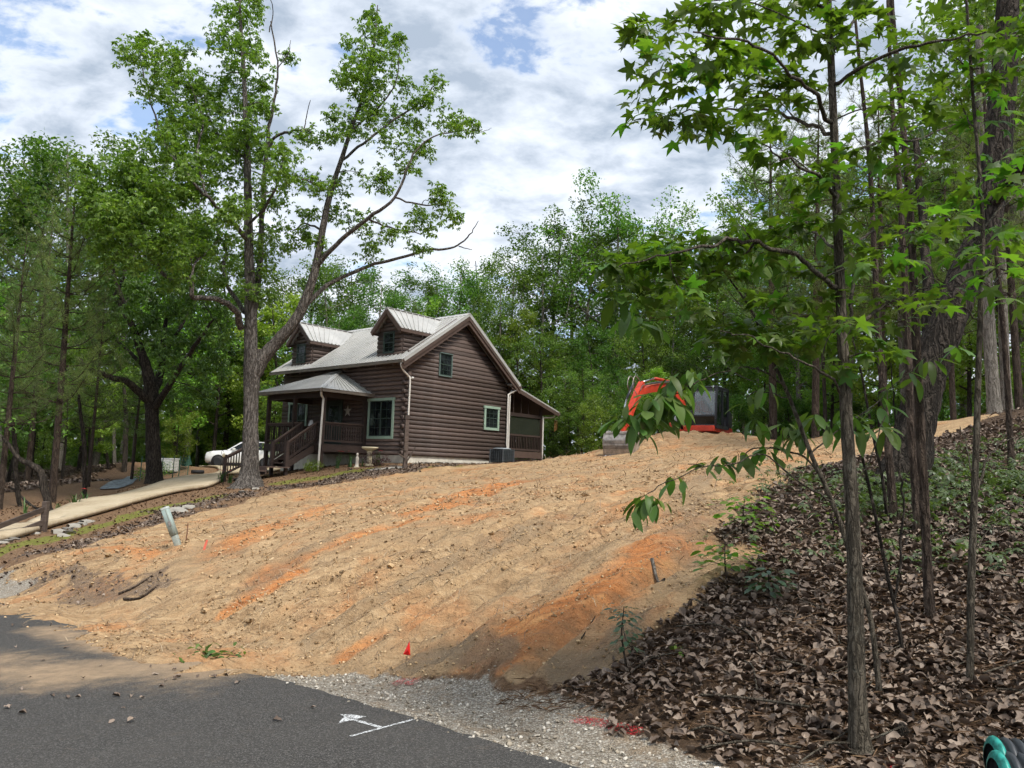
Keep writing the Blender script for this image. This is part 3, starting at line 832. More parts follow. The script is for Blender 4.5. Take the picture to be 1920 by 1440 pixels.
for v in np.arange(.35, 9.2, 1.16):   # rafter tails under the front eave
    part('rafter_tail', MB().bar((-.58, v, 3.98), (-.05, v, 4.33), .06, .14), MLOG)
def spout(pts, w=.035, mat=MSPOUT, name='downspout'):
    return part(name, MB().tube(spline(pts, 5), w, 8), mat, smooth=True)
spout([(-.70, V0+.12, 4.02), (-.69, V0+.12, 3.86), (-.5, V0+.16, 3.66), (-.12, -.22, 3.48), (-.05, -.26, 3.3), (-.05, -.26, 2.2), (-.05, -.26, 1.), (-.05, -.26, -.2)], .042, MSPOUT)
spout([(W+.40, V0+.1, 3.70), (W+.36, V0+.1, 3.58), (W+.06, -.17, 3.35), (W-.02, -.17, 3.1), (W-.02, -.17, 1.5), (W-.02, -.17, .75), (W+.02, -.22, .4), (W+.03, -.3, .25)], .045)
spout([(W+.30, -.14, 3.55), (W+.16, -.14, 3.3), (W+.14, -.14, 2.), (W+.14, -.14, .2)], .045)

# dormers -------------------------------------------------------------
def dormer(vc, hw):
    d = empty('dormer', parent=cabin); uf, zp, ze = -.12, 6.66, 5.64
    zb = roof_front(uf)
    n = int((zp-zb)/CS)+1
    m = MB().prism([(vc-hw+.03, zb-.1), (vc+hw-.03, zb-.1), (vc+hw-.03, ze), (vc, zp-.15), (vc-hw+.03, ze)], 0, uf+.05, uf+.12); m.build('front_face', MLOG, d)
    sl = (zp-ze)/(hw+.16)
    for i in range(n):
        z = zb-.05+i*CS; zt = z+CS
        h0 = hw if zt < ze+.05 else min(hw, (zp-.12-zt)/sl)
        if h0 < .12: break
        me_ = log_mesh('log', -h0, h0, .0, .0); o = link('log', me_, d, (uf+.02, vc, z)); o.rotation_euler = (0, 0, -math.pi/2)
        if zt < ze+.16:
            u1 = (zt+.1-4.15)/.675-.65
            if u1 > uf+.25: link('log', log_mesh('log', uf+.02, u1, 0, 1/.675), d, (0, vc-hw+.02, z))
    for sgn in (-1, 1):
        ue = (ze-.1-4.15)/.675-.65
        MB().prism([(uf+.06, zb-.05), (uf+.06, ze), (ue+.5, ze), ((ze-4.15)/.675-.65, ze-.0)], 1, vc+sgn*(hw-.08), vc+sgn*(hw-.04)).build('cheek', MLOG, d)
        ev = vc+sgn*(hw+.17); ez = zp-sl*(hw+.17)+.03
        uj, ujr = (ez-4.15)/.675-.65, (zp-4.15)/.675-.65
        r = slab([(-.42, ev, ez), (-.42, vc, zp), (ujr+.02, vc, zp), (uj+.02, ev, ez)], .06, 'dormer_roof', MROOF, d)
        ribs(r, (-.40, ev, ez), (uj, ev, ez), (-.40, vc, zp), (ujr, vc, zp), .22)
        MB().bar((-.41, ev, ez-.11), (-.41, vc, zp-.12), .04, .17).build('rake_board', MTRIM, d)
        MB().bar((-.37, ev-sgn*.03, ez-.20), (-.37, vc, zp-.24), .035, .12).build('rake_board', MTRIM, d)
        MB().bar((-.40, ev, ez-.10), (uj-.05, ev, ez-.10), .03, .13).build('fascia', MTRIM, d)
        MB().bar((-.3, ev-sgn*.09, ez-.07), (uj, ev-sgn*.09, ez-.07), .2, .02).build('soffit', MLOG, d)
        for uu in (.35, .95): MB().box(uu, uu+.06, *sorted((vc+sgn*(hw-.02), ev-sgn*.03)), ez-.25, ez-.1).build('bracket', MLOG, d)
        # flashing strips in the valley
        MB().bar((uj, ev, ez+.015), (ujr, vc, zp+.015), .16, .012, (-.5, sgn*.5, .7)).build('valley_flashing', MROOF, d)
    window(d, 1, vc-.37, vc+.37, zb+.08, zb+1.02, .05, uf-.045, tm=MGREEN2, cols=2, rows=4)
    MB().bar((-.43, vc, zp+.02), ((zp-4.15)/.675-.62, vc, zp+.02), .14, .02).build('ridge_cap', MROOF, d)
dormer(1.12, .83); dormer(7.85, .83)

# front porch ----------------------------------------------------------
pc = empty('porch', parent=cabin)
PU, PA, PB, DZ = -2.55, 2.50, 6.90, .38
for k, u in enumerate(np.arange(PU+.0, -.1, .142)):
    MB().box(u, min(u+.136, -.08), PA-.05, PB+.05, DZ-.04, DZ).build('deck_board', MDECK, pc)
for (a, b) in (((PU, PA-.03), (-.1, PA-.03)), ((PU, PB+.03), (-.1, PB+.03)), ((PU-.02, PA), (PU-.02, PB))):
    MB().bar((a[0], a[1], DZ-.19), (b[0], b[1], DZ-.19), .05, .29).build('band_board', MDECK, pc)
for (u, v) in ((PU+.06, PA+.07), (PU+.06, 4.72), (PU+.06, PB-.07), (-.17, PA+.07)):
    MB().box(u-.075, u+.075, v-.075, v+.075, -1.2 if u < -1 else 0, 2.62).build('post', MDECK, pc)
for (a, b) in (((PU+.06, PA+.07), (PU+.06, PB-.07)), ((PU+.06, PA+.07), (-.1, PA+.07)), ((PU+.06, PB-.07), (-.1, PB-.07))):
    MB().bar((a[0], a[1], 2.55), (b[0], b[1], 2.55), .14, .22).build('beam', MDECK, pc)
BAL = MB().box(-.019, .019, -.019, .019, -.36, .36).mesh('baluster', MDECK)
def railing(parent, a, b, zr0, zr1=None, post=True, hh=.86):
    zr1 = zr0 if zr1 is None else zr1
    r = empty('railing', parent=parent)
    A, B = Vector((a[0], a[1], zr0)), Vector((b[0], b[1], zr1)); Lr = (B-A).length
    MB().bar(A, B, .12, .05).build('top_rail', MTRIM, r); D = Vector((0, 0, -.07)); MB().bar(A+D, B+D, .04, .09).build('upper_stringer', MDECK, r)
    D = Vector((0, 0, -hh+.06)); MB().bar(A+D, B+D, .05, .09).build('bottom_rail', MDECK, r)
    n = max(2, int(Lr/.135))
    for k in range(1, n):
        p = A.lerp(B, k/n); link('baluster', BAL, r, (p.x, p.y, p.z-hh/2))
    return r
ZR = DZ+.95
railing(pc, (PU+.06, PA+.12), (PU+.06, 2.98), ZR); railing(pc, (PU+.06, 4.10), (PU+.06, PB-.14), ZR)
railing(pc, (PU+.14, PA+.07), (-.25, PA+.07), ZR); railing(pc, (PU+.14, PB-.07), (-.15, PB-.07), ZR)
for v in (3.03, 4.06): MB().box(PU, PU+.1, v-.05, v+.05, DZ, ZR+.0).build('newel', MDECK, pc)
AP = (-.02, 4.75, 4.0)
c1, c2, c3, c4 = (-2.98, 2.12, 2.74), (-2.98, 7.28, 2.74), (-.02, 2.12, 2.74), (-.02, 7.28, 2.74)
r1 = slab([c1, c2, AP], .05, 'porch_roof', MROOF, pc); ribs(r1, c1, c2, AP, AP, .24)
r2 = slab([c1, AP, c3], .05, 'porch_roof', MROOF, pc); ribs(r2, c1, c3, (-1.5, 3.43, 3.37), AP, .24)
r3 = slab([c2, c4, AP], .05, 'porch_roof', MROOF, pc)
for c in (c1, c2): MB().bar((c[0], c[1], c[2]+.03), (AP[0], AP[1], AP[2]+.03), .2, .02).bar((c[0], c[1], c[2]+.045), (AP[0], AP[1], AP[2]+.045), .07, .03).build('hip_cap', MROOF, pc)
gutter('gutter', (c1[0]-.03, c1[1]-.04, 2.75), (c2[0]-.03, c2[1], 2.75), pc); gutter('gutter', (c1[0], c1[1]-.04, 2.75), (c3[0]-.1, c3[1]-.04, 2.75), pc)
MB().box(-2.9, -.1, 2.2, 7.2, 2.66, 2.70).build('porch_ceiling', MDECK, pc)
# two-section porch spout at the corner
o = MB().tube(spline([(-2.92, 2.22, 2.62), (-2.86, 2.28, 2.48), (-2.66, 2.40, 2.34), (-2.66, 2.40, 2.1), (-2.70, 2.40, .6), (-2.74, 2.38, -.9)], 5), .05, 8).build('downspout', MSPOUT, pc, True)
# steps: upper flight to a landing, lower flight on
st = empty('stairs', parent=cabin)
for k in range(5):
    u, z = PU-.02-(k+1)*.27, DZ-(k+1)*.175
    MB().box(u, u+.30, 3.02, 4.06, z-.045, z).build('tread', MTRIM, st); MB().box(u+.25, u+.28, 3.04, 4.04, z-.175, z-.045).build('riser', MDECK, st)
for v in (2.99, 4.07): MB().bar((PU, v, DZ-.18), (PU-1.42, v, DZ-1.0), .05, .27).build('stringer', MDECK, st)
zl = DZ-6*.175
MB().box(PU-2.5, PU-1.36, 2.75, 4.15, zl-.05, zl).box(PU-2.5, PU-2.46, 2.75, 4.15, zl-.3, zl-.05).build('landing', MTRIM, st)
for k in range(3):
    u, z = PU-2.5-(k+1)*.29, zl-(k+1)*.17
    MB().box(u, u+.32, 2.75, 4.15, z-.045, z).build('tread', MTRIM, st); MB().box(u+.27, u+.30, 2.77, 4.13, z-.17, z-.045).build('riser', MDECK, st)
    MB().box(u-.004, u, 3.3, 3.5, z-.036, z-.012).build('step_light', MBLACK, st)
for v in (2.99, 4.07):
    railing(st, (PU+.0, v), (PU-1.38, v), ZR-.02, ZR-.96, hh=.80)
    MB().box(PU-1.46, PU-1.33, v-.065, v+.065, zl-.6, .42).build('newel', MDECK, st)
railing(st, (PU-2.4, 4.18), (PU-3.5, 4.18), zl+.9, zl+.35, hh=.78)
for u, zz in ((PU-2.42, zl+.98), (PU-3.52, zl+.42)): MB().box(u-.06, u+.06, 4.12, 4.24, zl-.8, zz).build('newel', MDECK, st)

# side porch at the back -------------------------------------------------
sp_ = empty('screened_porch', parent=cabin)
SU, SL = 9.86, 3.6
e0, t0 = 10.95, 7.0
zs = lambda u: 3.86-.285*(u-6.9)
sr = slab([(6.88, -.36, zs(6.88)), (e0, -.36, zs(e0)), (e0, SL, zs(e0)), (6.88, SL, zs(6.88))], .06, 'lean_roof', MROOF, sp_)
ribs(sr, (e0, -.34, zs(e0)), (e0, SL, zs(e0)), (6.9, -.34, zs(6.9)), (6.9, SL, zs(6.9)))
MB().bar((6.9, SL/2-.15, zs(6.9)-.10), (e0-.05, SL/2-.15, zs(e0)-.10), SL, .03).build('porch_ceiling', MDECK, sp_)
MB().bar((6.9, -.35, zs(6.9)-.14), (e0+.02, -.35, zs(e0)-.13), .04, .19).build('rake_board', MTRIM, sp_)
gutter('gutter', (e0+.05, -.36, zs(e0)-.0), (e0+.05, SL, zs(e0)-.0), sp_)
for (u, v) in ((7.02, .06), (SU, .06), (SU, SL-.1)): MB().box(u-.075, u+.075, v-.07, v+.07, -.1, zs(u)-.15).build('post', MDECK, sp_)
MB().box(7.0, SU, .0, .1, 2.28, 2.46).build('beam', MDECK, sp_); MB().box(7.0, SU, .02, .09, 1.27, 1.36).build('top_rail', MDECK, sp_); MB().box(7.0, SU, .02, .09, .52, .62).build('bottom_rail', MDECK, sp_)
for k in range(1, 21): link('baluster', BAL, sp_, (7.05+(SU-7.05)*k/21, .055, .94))
MB().box(6.95, SU+.05, -.02, .06, .14, .48).build('band_board', MTRIM, sp_)
for k in range(3): MB().box(7.5+k*.62, 7.54+k*.62, .03, .07, 2.46, zs(7.5+k*.62)-.15).build('stud', MDECK, sp_)
MB().box(7.09, SU-.07, .048, .052, 1.36, 2.28).build('screen', MSCREEN, sp_)
MB().box(SU-.004, SU+.004, .1, SL-.1, .5, 2.35).build('screen', MSCREEN, sp_)
MB().box(6.95, SU, .1, SL, .40, .46).build('porch_floor', MDECK, sp_)
MB().box(6.9, SU-.1, SL, SL+.05, .4, 2.4).build('rear_wall', MDECK, sp_)
lt = MB()
for k in range(26):
    u = 7.05+k*.11; lt.bar((u, .01, -.12), (u+.26, .01, .14), .012, .018, (0, 1, 0)); lt.bar((u+.26, .02, -.12), (u, .02, .14), .012, .018, (0, 1, 0))
o = lt.build('lattice', MDECK, sp_); o['kind'] = 'stuff'
MB().tube(spline([(e0, -.1, 2.62), (e0-.12, -.06, 2.45), (SU+.16, .0, 2.36), (SU+.14, .0, 2.2), (SU+.14, .0, -.1)], 4), .045, 8).build('downspout', MSPOUT, sp_, True)
# electrics and lamps
eb = MB().box(6.55, 6.72, -.16, -.09, .02, .38).build('meter_box', plain('box_grey', (.42, .44, .43), .5), cabin)
for (u, v, z) in ((.05, -.12, 3.38), (W+.22, -.12, 3.42)):
    fl = empty('flood_lamp', (u, v, z), parent=cabin)
    MB().tube([(0, 0, 0), (0, -.1, .02)], .03, 8).build('bracket', MSPOUT, fl); MB().lathe([(.02, 0), (.055, .05), (.06, .1), (.03, .11)], 10, (.06, -.12, -.02)).build('lamp_head', MWHITE, fl, True)
# ------------------------------------------------------------------ leaf shapes (x = along the leaf, z = up)
def leaf_oblong(l=1., w=.42, droop=.25, fold=.08, seg=3, peak=.55):
    v, f = [(0, 0, 0)], []
    for k in range(1, seg+1):
        s = k/(seg+1); ww = w/2*math.sin(math.pi*min(1, s/(2*peak) if s < peak else .5+.5*(s-peak)/(1-peak)))**(.75 if seg > 2 else 1)
        z = -droop*s*s
        v += [(s*l, ww*l, z*l+fold*ww*2*l), (s*l, 0, z*l), (s*l, -ww*l, z*l+fold*ww*2*l)]
    v.append((l, 0, -droop*l))
    f += [(0, 2, 1), (0, 3, 2)]
    for k in range(seg-1):
        a = 1+3*k; b = a+3
        f += [(a, a+1, b+1), (a, b+1, b), (a+1, a+2, b+2), (a+1, b+2, b+1)]
    a = 1+3*(seg-1); t = len(v)-1
    f += [(a, a+1, t), (a+1, a+2, t)]
    return np.array(v, float), np.array(f)
def leaf_quad(l=1., w=.6):
    return np.array([(0, 0, 0), (.5*l, w/2*l, .06*l), (l, 0, -.12*l), (.5*l, -w/2*l, .06*l)]), np.array([(0, 2, 1), (0, 3, 2)])
def leaf_star(droop=.22):
    """five pointed lobes round the end of a short stalk"""
    ang = [0, 62, 128, 232, 298]; tip = [1., .92, .66, .66, .92]
    v, f = [(.0, 0, 0)], []
    pts = []
    for k in range(5):
        a = R(ang[k]); pts.append((a, tip[k], 1))
        b = R((ang[k]+(ang[(k+1) % 5] if k < 4 else 360))/2); pts.append((b,   .40 if k != 2 else .18, 0))
    for a, r, t in pts:
        v.append((r*math.cos(a), r*math.sin(a), -droop*r*r))
    # shoulder points make the lobes lance shaped
    out = []
    n = len(pts)
    vv = [(0, 0, .02)]
    for i, (a, r, t) in enumerate(pts):
        if t:
            for da, q in ((-R(17), .60), (0, 1.), (R(17), .60)):
                rr = r*q; vv.append((rr*math.cos(a+da), rr*math.sin(a+da), -droop*rr*rr))
        else: vv.append((r*math.cos(a), r*math.sin(a), -droop*r*r))
    m = len(vv)-1
    ff = [(0, i+1, (i+1) % m+1) for i in range(m)]
    V = np.array(vv)*.55; V[:, 0] += .42
    V = np.vstack([V, [(0, .012, .05), (0, -.012, .05), (.42, 0, .02)]]); k = len(V)
    ff.append((k-3, k-2, k-1))
    return V, np.array(ff)
def leaf_curl(seed, seg=5):
    """dead leaf, curled and cupped"""
    rg = np.random.default_rng(seed); V, F = leaf_oblong(1., .5+.22*rg.random(), -.35*rg.random()+.12, .15+.55*rg.random(), seg, .5+.12*rg.random())
    V = V.copy(); V[1:-1, 1] *= .75+.5*rg.random(len(V)-2); V[1:-1, 0] += rg.normal(0, .03, len(V)-2); V[:, 2] += .10*np.sin(V[:, 0]*6+rg.random()*6)*np.abs(V[:, 1])*3+rg.normal(0, .022, len(V)); V[:, 1] *= 1+.22*np.sin(V[:, 0]*17+rg.random()*5)
    V[:, 0] -= .5
    return V, F
def join_leaves(parts):
    V, F, o = [], [], 0
    for v, f in parts: V.append(v); F.append(f+o); o += len(v)
    return np.vstack(V), np.vstack(F)
def rosette(n, l, w, droop, tilt, seg=2, seed=0):
    rg = np.random.default_rng(seed); out = []
    for k in range(n):
        a = 2*math.pi*(k+rg.random()*.5)/n; v, f = leaf_oblong(l*(.75+.4*rg.random()), w, droop, .08, seg)
        t = tilt+rg.normal(0, .2); c, s = math.cos(t), math.sin(t)
        v = np.stack([v[:, 0]*c+v[:, 2]*s, v[:, 1], -v[:, 0]*s+v[:, 2]*c], 1)
        ca, sa = math.cos(a), math.sin(a)
        out.append((np.stack([v[:, 0]*ca-v[:, 1]*sa, v[:, 0]*sa+v[:, 1]*ca, v[:, 2]], 1), f))
    return join_leaves(out)
def frames(n, up=1., rg=RNG, sprd=1., direc=None):
    """random orthonormal frames, z leaning to world up"""
    z = rg.normal(0, 1, (n, 3))*sprd+np.array([0, 0, up]); z /= np.linalg.norm(z, axis=1)[:, None]
    x = rg.normal(0, 1, (n, 3)) if direc is None else direc+rg.normal(0, .35, (n, 3))
    x -= z*(x*z).sum(1)[:, None]; x /= np.linalg.norm(x, axis=1)[:, None]
    return np.stack([x, np.cross(z, x), z], -1)          # columns
def spread(tmpl, pos, fr, size):
    """many copies of a template -> verts, tris"""
    V, F = tmpl; n, k = len(pos), len(V)
    P = np.einsum('nij,kj->nki', fr, V)*np.asarray(size)[:, None, None]+np.asarray(pos)[:, None]
    T = F[None]+(np.arange(n)*k)[:, None, None]
    return P.reshape(-1, 3), T.reshape(-1, 3)
def cat(parts):
    V, T, o = [], [], 0
    for v, t in parts: V.append(v); T.append(t+o); o += len(v)
    return np.vstack(V), np.vstack(T)
def ball(n, r, rg=RNG, flat=.75, shell=.45):
    d = rg.normal(0, 1, (n, 3)); d /= np.linalg.norm(d, axis=1)[:, None]
    q = d*(r*(shell+(1-shell)*rg.random(n)**.6))[:, None]; q[:, 2] *= flat
    return q
def put_leaf(name, me, pos, fr, size, parent):
    o = bpy.data.objects.new(name, me); m = Matrix.Identity(4)
    b = parent.location
    for i in range(3):
        for j in range(3): m[i][j] = fr[i][j]*size
        m[i][3] = pos[i]-b[i]
    o.matrix_basis = m; o.parent = parent; COL.objects.link(o)
    return o

G1, G2, G3 = (.030, .062, .014), (.050, .098, .020), (.085, .150, .030)
MLEAF_OAK = leaf_mat('oak_leaf', (0.066, 0.117, 0.026), (0.108, 0.179, 0.035), (0.186, 0.273, 0.055), .42)
MLEAF_DARK = leaf_mat('dark_oak_leaf', (0.051, 0.102, 0.025), (0.084, 0.158, 0.034), (0.139, 0.237, 0.050), .40)
MLEAF_BG = leaf_mat('forest_leaf', (0.053, 0.105, 0.024), (0.094, 0.174, 0.035), (0.166, 0.271, 0.055), .44)
MLEAF_LT = leaf_mat('light_leaf', (0.107, 0.190, 0.029), (0.160, 0.267, 0.041), (0.228, 0.351, 0.058), .42)
MLEAF_GUM = leaf_mat('sweetgum_leaf', (0.055, 0.123, 0.020), (0.090, 0.181, 0.029), (0.152, 0.268, 0.043), .52, .4, .45)
MLEAF_HICK = leaf_mat('broad_leaf', (0.052, 0.112, 0.028), (0.084, 0.158, 0.036), (0.136, 0.222, 0.052), .42, .48, .35)
MNEEDLE = leaf_mat('pine_needle', (0.073, 0.128, 0.038), (0.120, 0.181, 0.052), (0.190, 0.254, 0.077), .25, .5)
BARK_OAK = bark_mat('oak_bark', (.050, .043, .037), (.20, .178, .158), (.31, .30, .28), 1.0, .25, .05)
BARK_DARK = bark_mat('dark_bark', (.018, .015, .012), (.075, .061, .049), (.15, .145, .125), 1., .1, .04)
BARK_GUM = bark_mat('grey_bark', (.036, .030, .022), (.125, .106, .080), (.23, .23, .19), 3.0, .45, .010)
BARK_PALE = bark_mat('pale_bark', (.10, .088, .072), (.26, .235, .20), (.36, .35, .31), 1.6, .3, .015)
BARK_PINE = bark_mat('pine_bark', (.030, .022, .017), (.105, .078, .060), (.18, .155, .13), 1.6, .15, .02)

# ------------------------------------------------------------------ trees traced from the photograph
class Tree:
    thin = .90
    def __init__(s, name, label, cat_, base, bark, group=None):
        s.root = empty(name, base); tag(s.root, label, cat_, group); s.base = np.array(base, float)
        s.bark, s.nodes, s.k = bark, [], 0
    def limb(s, pts, name='branch', n=8, per=5, wob=.0, flare=0., jit=.12):
        """pts rows: x, y, z, radius (world)"""
        P = spline(np.asarray(pts, float), per)
        if wob:
            q = np.arange(len(P)); P[1:-1, :3] += (np.stack([vnoise(q*.9, q*0+s.k*3.3, 81+a) for a in range(3)], 1)[1:-1]-.5)*wob
        P[:, 3] = np.maximum(P[:, 3], .003)
        if flare:
            P[:, 3] *= 1+flare*np.exp(-(np.arange(len(P)))/2.2)
        V, F = tube_np(P[:, :3], P[:, 3], n, jit, s.k); s.k += 1
        me = np_mesh(name, V-s.base, F, s.bark, True)
        link(name, me, s.root); s.nodes += [tuple(p) for p in P]
        return P
    def pxlimb(s, rows, Y, **k):
        """rows: px, py, width px [, depth offset]"""
        pts = []
        for q in rows:
            y = Y+(q[3] if len(q) > 3 else 0); pts.append((*at(q[0], q[1], y), q[2]*px_m(y)/2*s.thin))
        return s.limb(pts, **k)
    def twigs(s, ends, r0=.012, name='twigs', sag=.1, per=4, n=5):
        """a thin branch from the nearest limb to every end point"""
        N = np.array(s.nodes); parts = []
        for e in ends:
            e = np.asarray(e[:3], float)
            d = np.linalg.norm(N[:, :3]-e, axis=1)+.35*np.maximum(0, N[:, 2]-e[2])
            b = N[int(np.argmin(d))]; q = e-b[:3]; ln = np.linalg.norm(q)
            if ln < .05: continue
            m = b[:3]+q*.5+np.array([0, 0, sag*ln])+RNG.normal(0, .06*ln, 3)
            rr = min(b[3]*.6, r0*(1+ln*.5))
            P = spline(np.array([(*b[:3], rr), (*m, rr*.75), (*e, rr*.3)]), per)
            parts.append(tube_np(P[:, :3], P[:, 3], n)); N = np.vstack([N, P[1:]])
        if parts:
            V, F = cat4(parts); me = np_mesh(name, V-s.base, F, s.bark, True)
            o = link(name, me, s.root); o['kind'] = 'stuff'
    def crown(s, parts, mat, name='crown', stuff=False):
        V, T = cat(parts); o = link(name, np_mesh(name, V-s.base, T, mat), s.root)
        if stuff: o['kind'] = 'stuff'
        return o
def cat4(parts):
    V, T, o = [], [], 0
    for v, t in parts: V.append(v); T.append(t+o); o += len(v)
    return np.vstack(V), np.vstack(T)

# --- the big oak in front of the porch
OY = 29.4
ob = hs(465, 912); ob[2] -= .15
oak = Tree('oak_tree', 'large spreading oak with forked grey trunk in front of the cabin porch', 'tree', ob, BARK_OAK)
oak.thin = .63
oak.pxlimb([(465,918,96),(467,903,76),(468,888,58),(469,860,50),(470,800,44),(471,740,44),(474,690,52),(476,655,50)], OY, name='trunk', n=16, per=4, flare=.25, jit=.10)
oak.pxlimb([(472,690,44),(470,640,38),(470,580,36),(467,480,27),(465,380,24),(463,280,20),(460,200,16),(455,100,12),(450,20,8),(447,-70,4)], OY, name='limb', n=10)
oak.pxlimb([(478,700,46),(494,670,42),(520,640,37),(560,590,31),(590,510,25),(605,430,21),(620,360,17),(640,300,14),(656,250,12),(680,180,9),(700,90,6),(708,10,3)], OY, name='limb', n=10)
OB = [[(468,600,26,.3),(482,545,20,.8),(490,430,17,1.2),(496,330,15,1.3),(500,272,13,1.2),(512,200,9,1.0),(520,130,6,1),(508,40,4,.8)],
 [(499,280,11,1.2),(520,255,9,1.0),(545,247,8,.8),(570,243,6,.5),(590,250,3,.3)],
 [(592,500,16),(640,450,14,-.6),(690,410,12,-1.2),(740,370,9,-1.6),(765,310,7,-1.5),(790,270,5,-1.2),(840,248,4,-1),(905,243,2,-.8)],
 [(566,578,17),(620,530,13,.6),(680,505,11,1.2),(740,485,9,1.6),(800,470,8,1.8),(850,465,6,1.8),(880,440,4,1.6),(897,414,2,1.5)],
 [(642,300,9),(690,262,8,1.),(740,225,6,1.6),(790,190,5,2),(825,150,3,2.2)],
 [(660,245,7),(700,210,6,-1.),(740,160,4,-1.6),(750,90,2,-2)],
 [(466,450,16),(430,412,13,-1.2),(390,370,11,-2.2),(350,328,9,-3),(310,270,7,-3.4),(285,200,5,-3.4),(262,115,3,-3.2)],
 [(390,370,8,-2.2),(370,300,7,-1.4),(380,230,6,-1),(360,165,3,-.6)],
 [(452,615,22,-.2),(440,582,19,-1),(402,561,16,-1.8),(362,556,15,-2.4),(357,522,14,-2.6),(320,524,12,-3),(297,497,11,-3.3),(287,462,9,-3.5),(265,420,6,-3.7),(225,382,5,-3.8),(178,348,3,-3.8)],
 [(357,522,8,-2.6),(365,495,7,-2.2),(385,475,5,-1.9)],
 [(458,585,15,.8),(428,540,12,2),(420,495,10,3),(424,470,8,3.4),(400,420,5,4)],
 [(463,300,9),(430,270,8,1.6),(400,240,6,2.6),(380,190,4,3)],
 [(466,420,9),(500,385,8,-1.5),(520,340,6,-2.4),(530,295,3,-2.8)],
 [(297,497,7,-3.3),(262,470,6,-2.6),(225,440,4,-2)], [(620,360,8),(590,345,6,-1.2),(565,335,3,-1.6)], [(605,430,8),(570,420,5,1.2),(550,432,3,1.6)],
 [(740,370,6,-1.6),(790,385,5,-1),(835,380,3,-.6)], [(690,410,7,-1.2),(740,430,5,-.4),(790,440,3,0)]]
for b in OB: oak.pxlimb(b, OY, n=7, wob=.10)
OBL = [(450,15,40),(440,65,42),(470,105,36),(456,155,42),(480,200,36),(450,245,52),(500,150,18),(540,110,9),
 (270,112,42),(322,125,36),(292,165,34),(350,168,38),(382,195,42),(340,228,50),(400,250,54),(300,268,46),(258,300,46),(350,300,54),(420,310,54),(230,330,54),
 (290,350,54),(200,385,46),(250,400,54),(330,380,54),(172,345,34),(380,420,46),(300,440,44),(222,432,42),(440,400,46),(500,350,40),(520,300,34),(482,282,38),(532,335,24),
 (430,470,36),(500,470,36),(482,520,32),(518,422,26),(360,480,36),(412,540,24),(150,310,20),(180,430,36),(200,470,30),(270,480,34),(330,520,20),(510,560,16),
 (703,30,18),(692,60,26),(662,88,26),(722,100,34),(682,122,34),(744,88,22),(662,160,24),(700,178,34),(640,142,16),(682,228,38),(640,222,20),(622,240,24),(732,218,26),
 (772,192,22),(822,150,22),(800,182,26),(782,230,30),(842,212,26),(884,236,24),(852,240,24),(762,270,30),(800,282,26),(722,262,26),(600,332,26),(570,342,20),(642,342,26),
 (692,322,24),(722,342,24),(762,322,26),(582,402,26),(622,402,24),(560,432,22),(672,412,26),(712,432,26),(742,442,22),(700,472,22),(792,432,26),(832,392,26),(842,412,20),
 (802,402,22),(822,370,14),(782,462,16),(600,462,16),(540,452,16),(570,245,18),(600,255,20),(715,60,16),(760,160,16),(270,380,44),(350,420,42),(200,420,36),(320,470,32),(370,350,40),(150,370,26),(410,200,30),(460,540,22)]
parts, ends = [], []
ON = np.array(oak.nodes)
for (x, y, r) in OBL:
    pr = ON[:, :3]-CAM; dd = pr@FW; qx, qy = 960+FPX*(pr@RT)/dd, 720-FPX*(pr@UP)/dd
    w = np.argsort((qx-x)**2+(qy-y)**2)[:3]; Yb = ON[w, 1].mean()
    for j in range(2 if r > 30 else 1):
        Y = Yb+RNG.normal(0, .9); c = at(x+RNG.normal(0, r*.18), y+RNG.normal(0, r*.18), Y); rm = r*px_m(Y)*1.08
        sub = max(5, int(rm*10))
        for q in range(sub):      # leafy twig tips gathered in small tufts
            cc = c+ball(1, rm, flat=.9, shell=.25)[0]; ends.append(cc)
            n = int(9+rm*8); pos = cc+ball(n, .34+.22*rm, flat=.85, shell=.05)
            parts.append(spread(rosette(5, .155, .50, .3, .35, 1, q % 7), pos, frames(n, 1.1, sprd=.55), .75+.5*RNG.random(n)))
oak.twigs(ends, .016, n=4, per=3)
oak.crown(parts, MLEAF_OAK, stuff=True)
for rows in ([(505,60,4,.8),(512,20,3,.8),(503,-10,2)], [(570,243,4,.5),(575,215,3,.5),(582,188,2)], [(520,130,4,1),(540,100,3,1),(545,75,1.5,1)], [(885,245,3,-.8),(905,247,2),(923,240,1)], [(860,462,4,1.8),(885,468,2,1.8)]):
    oak.pxlimb(rows, OY, name='dead_branch', n=5, wob=.05)

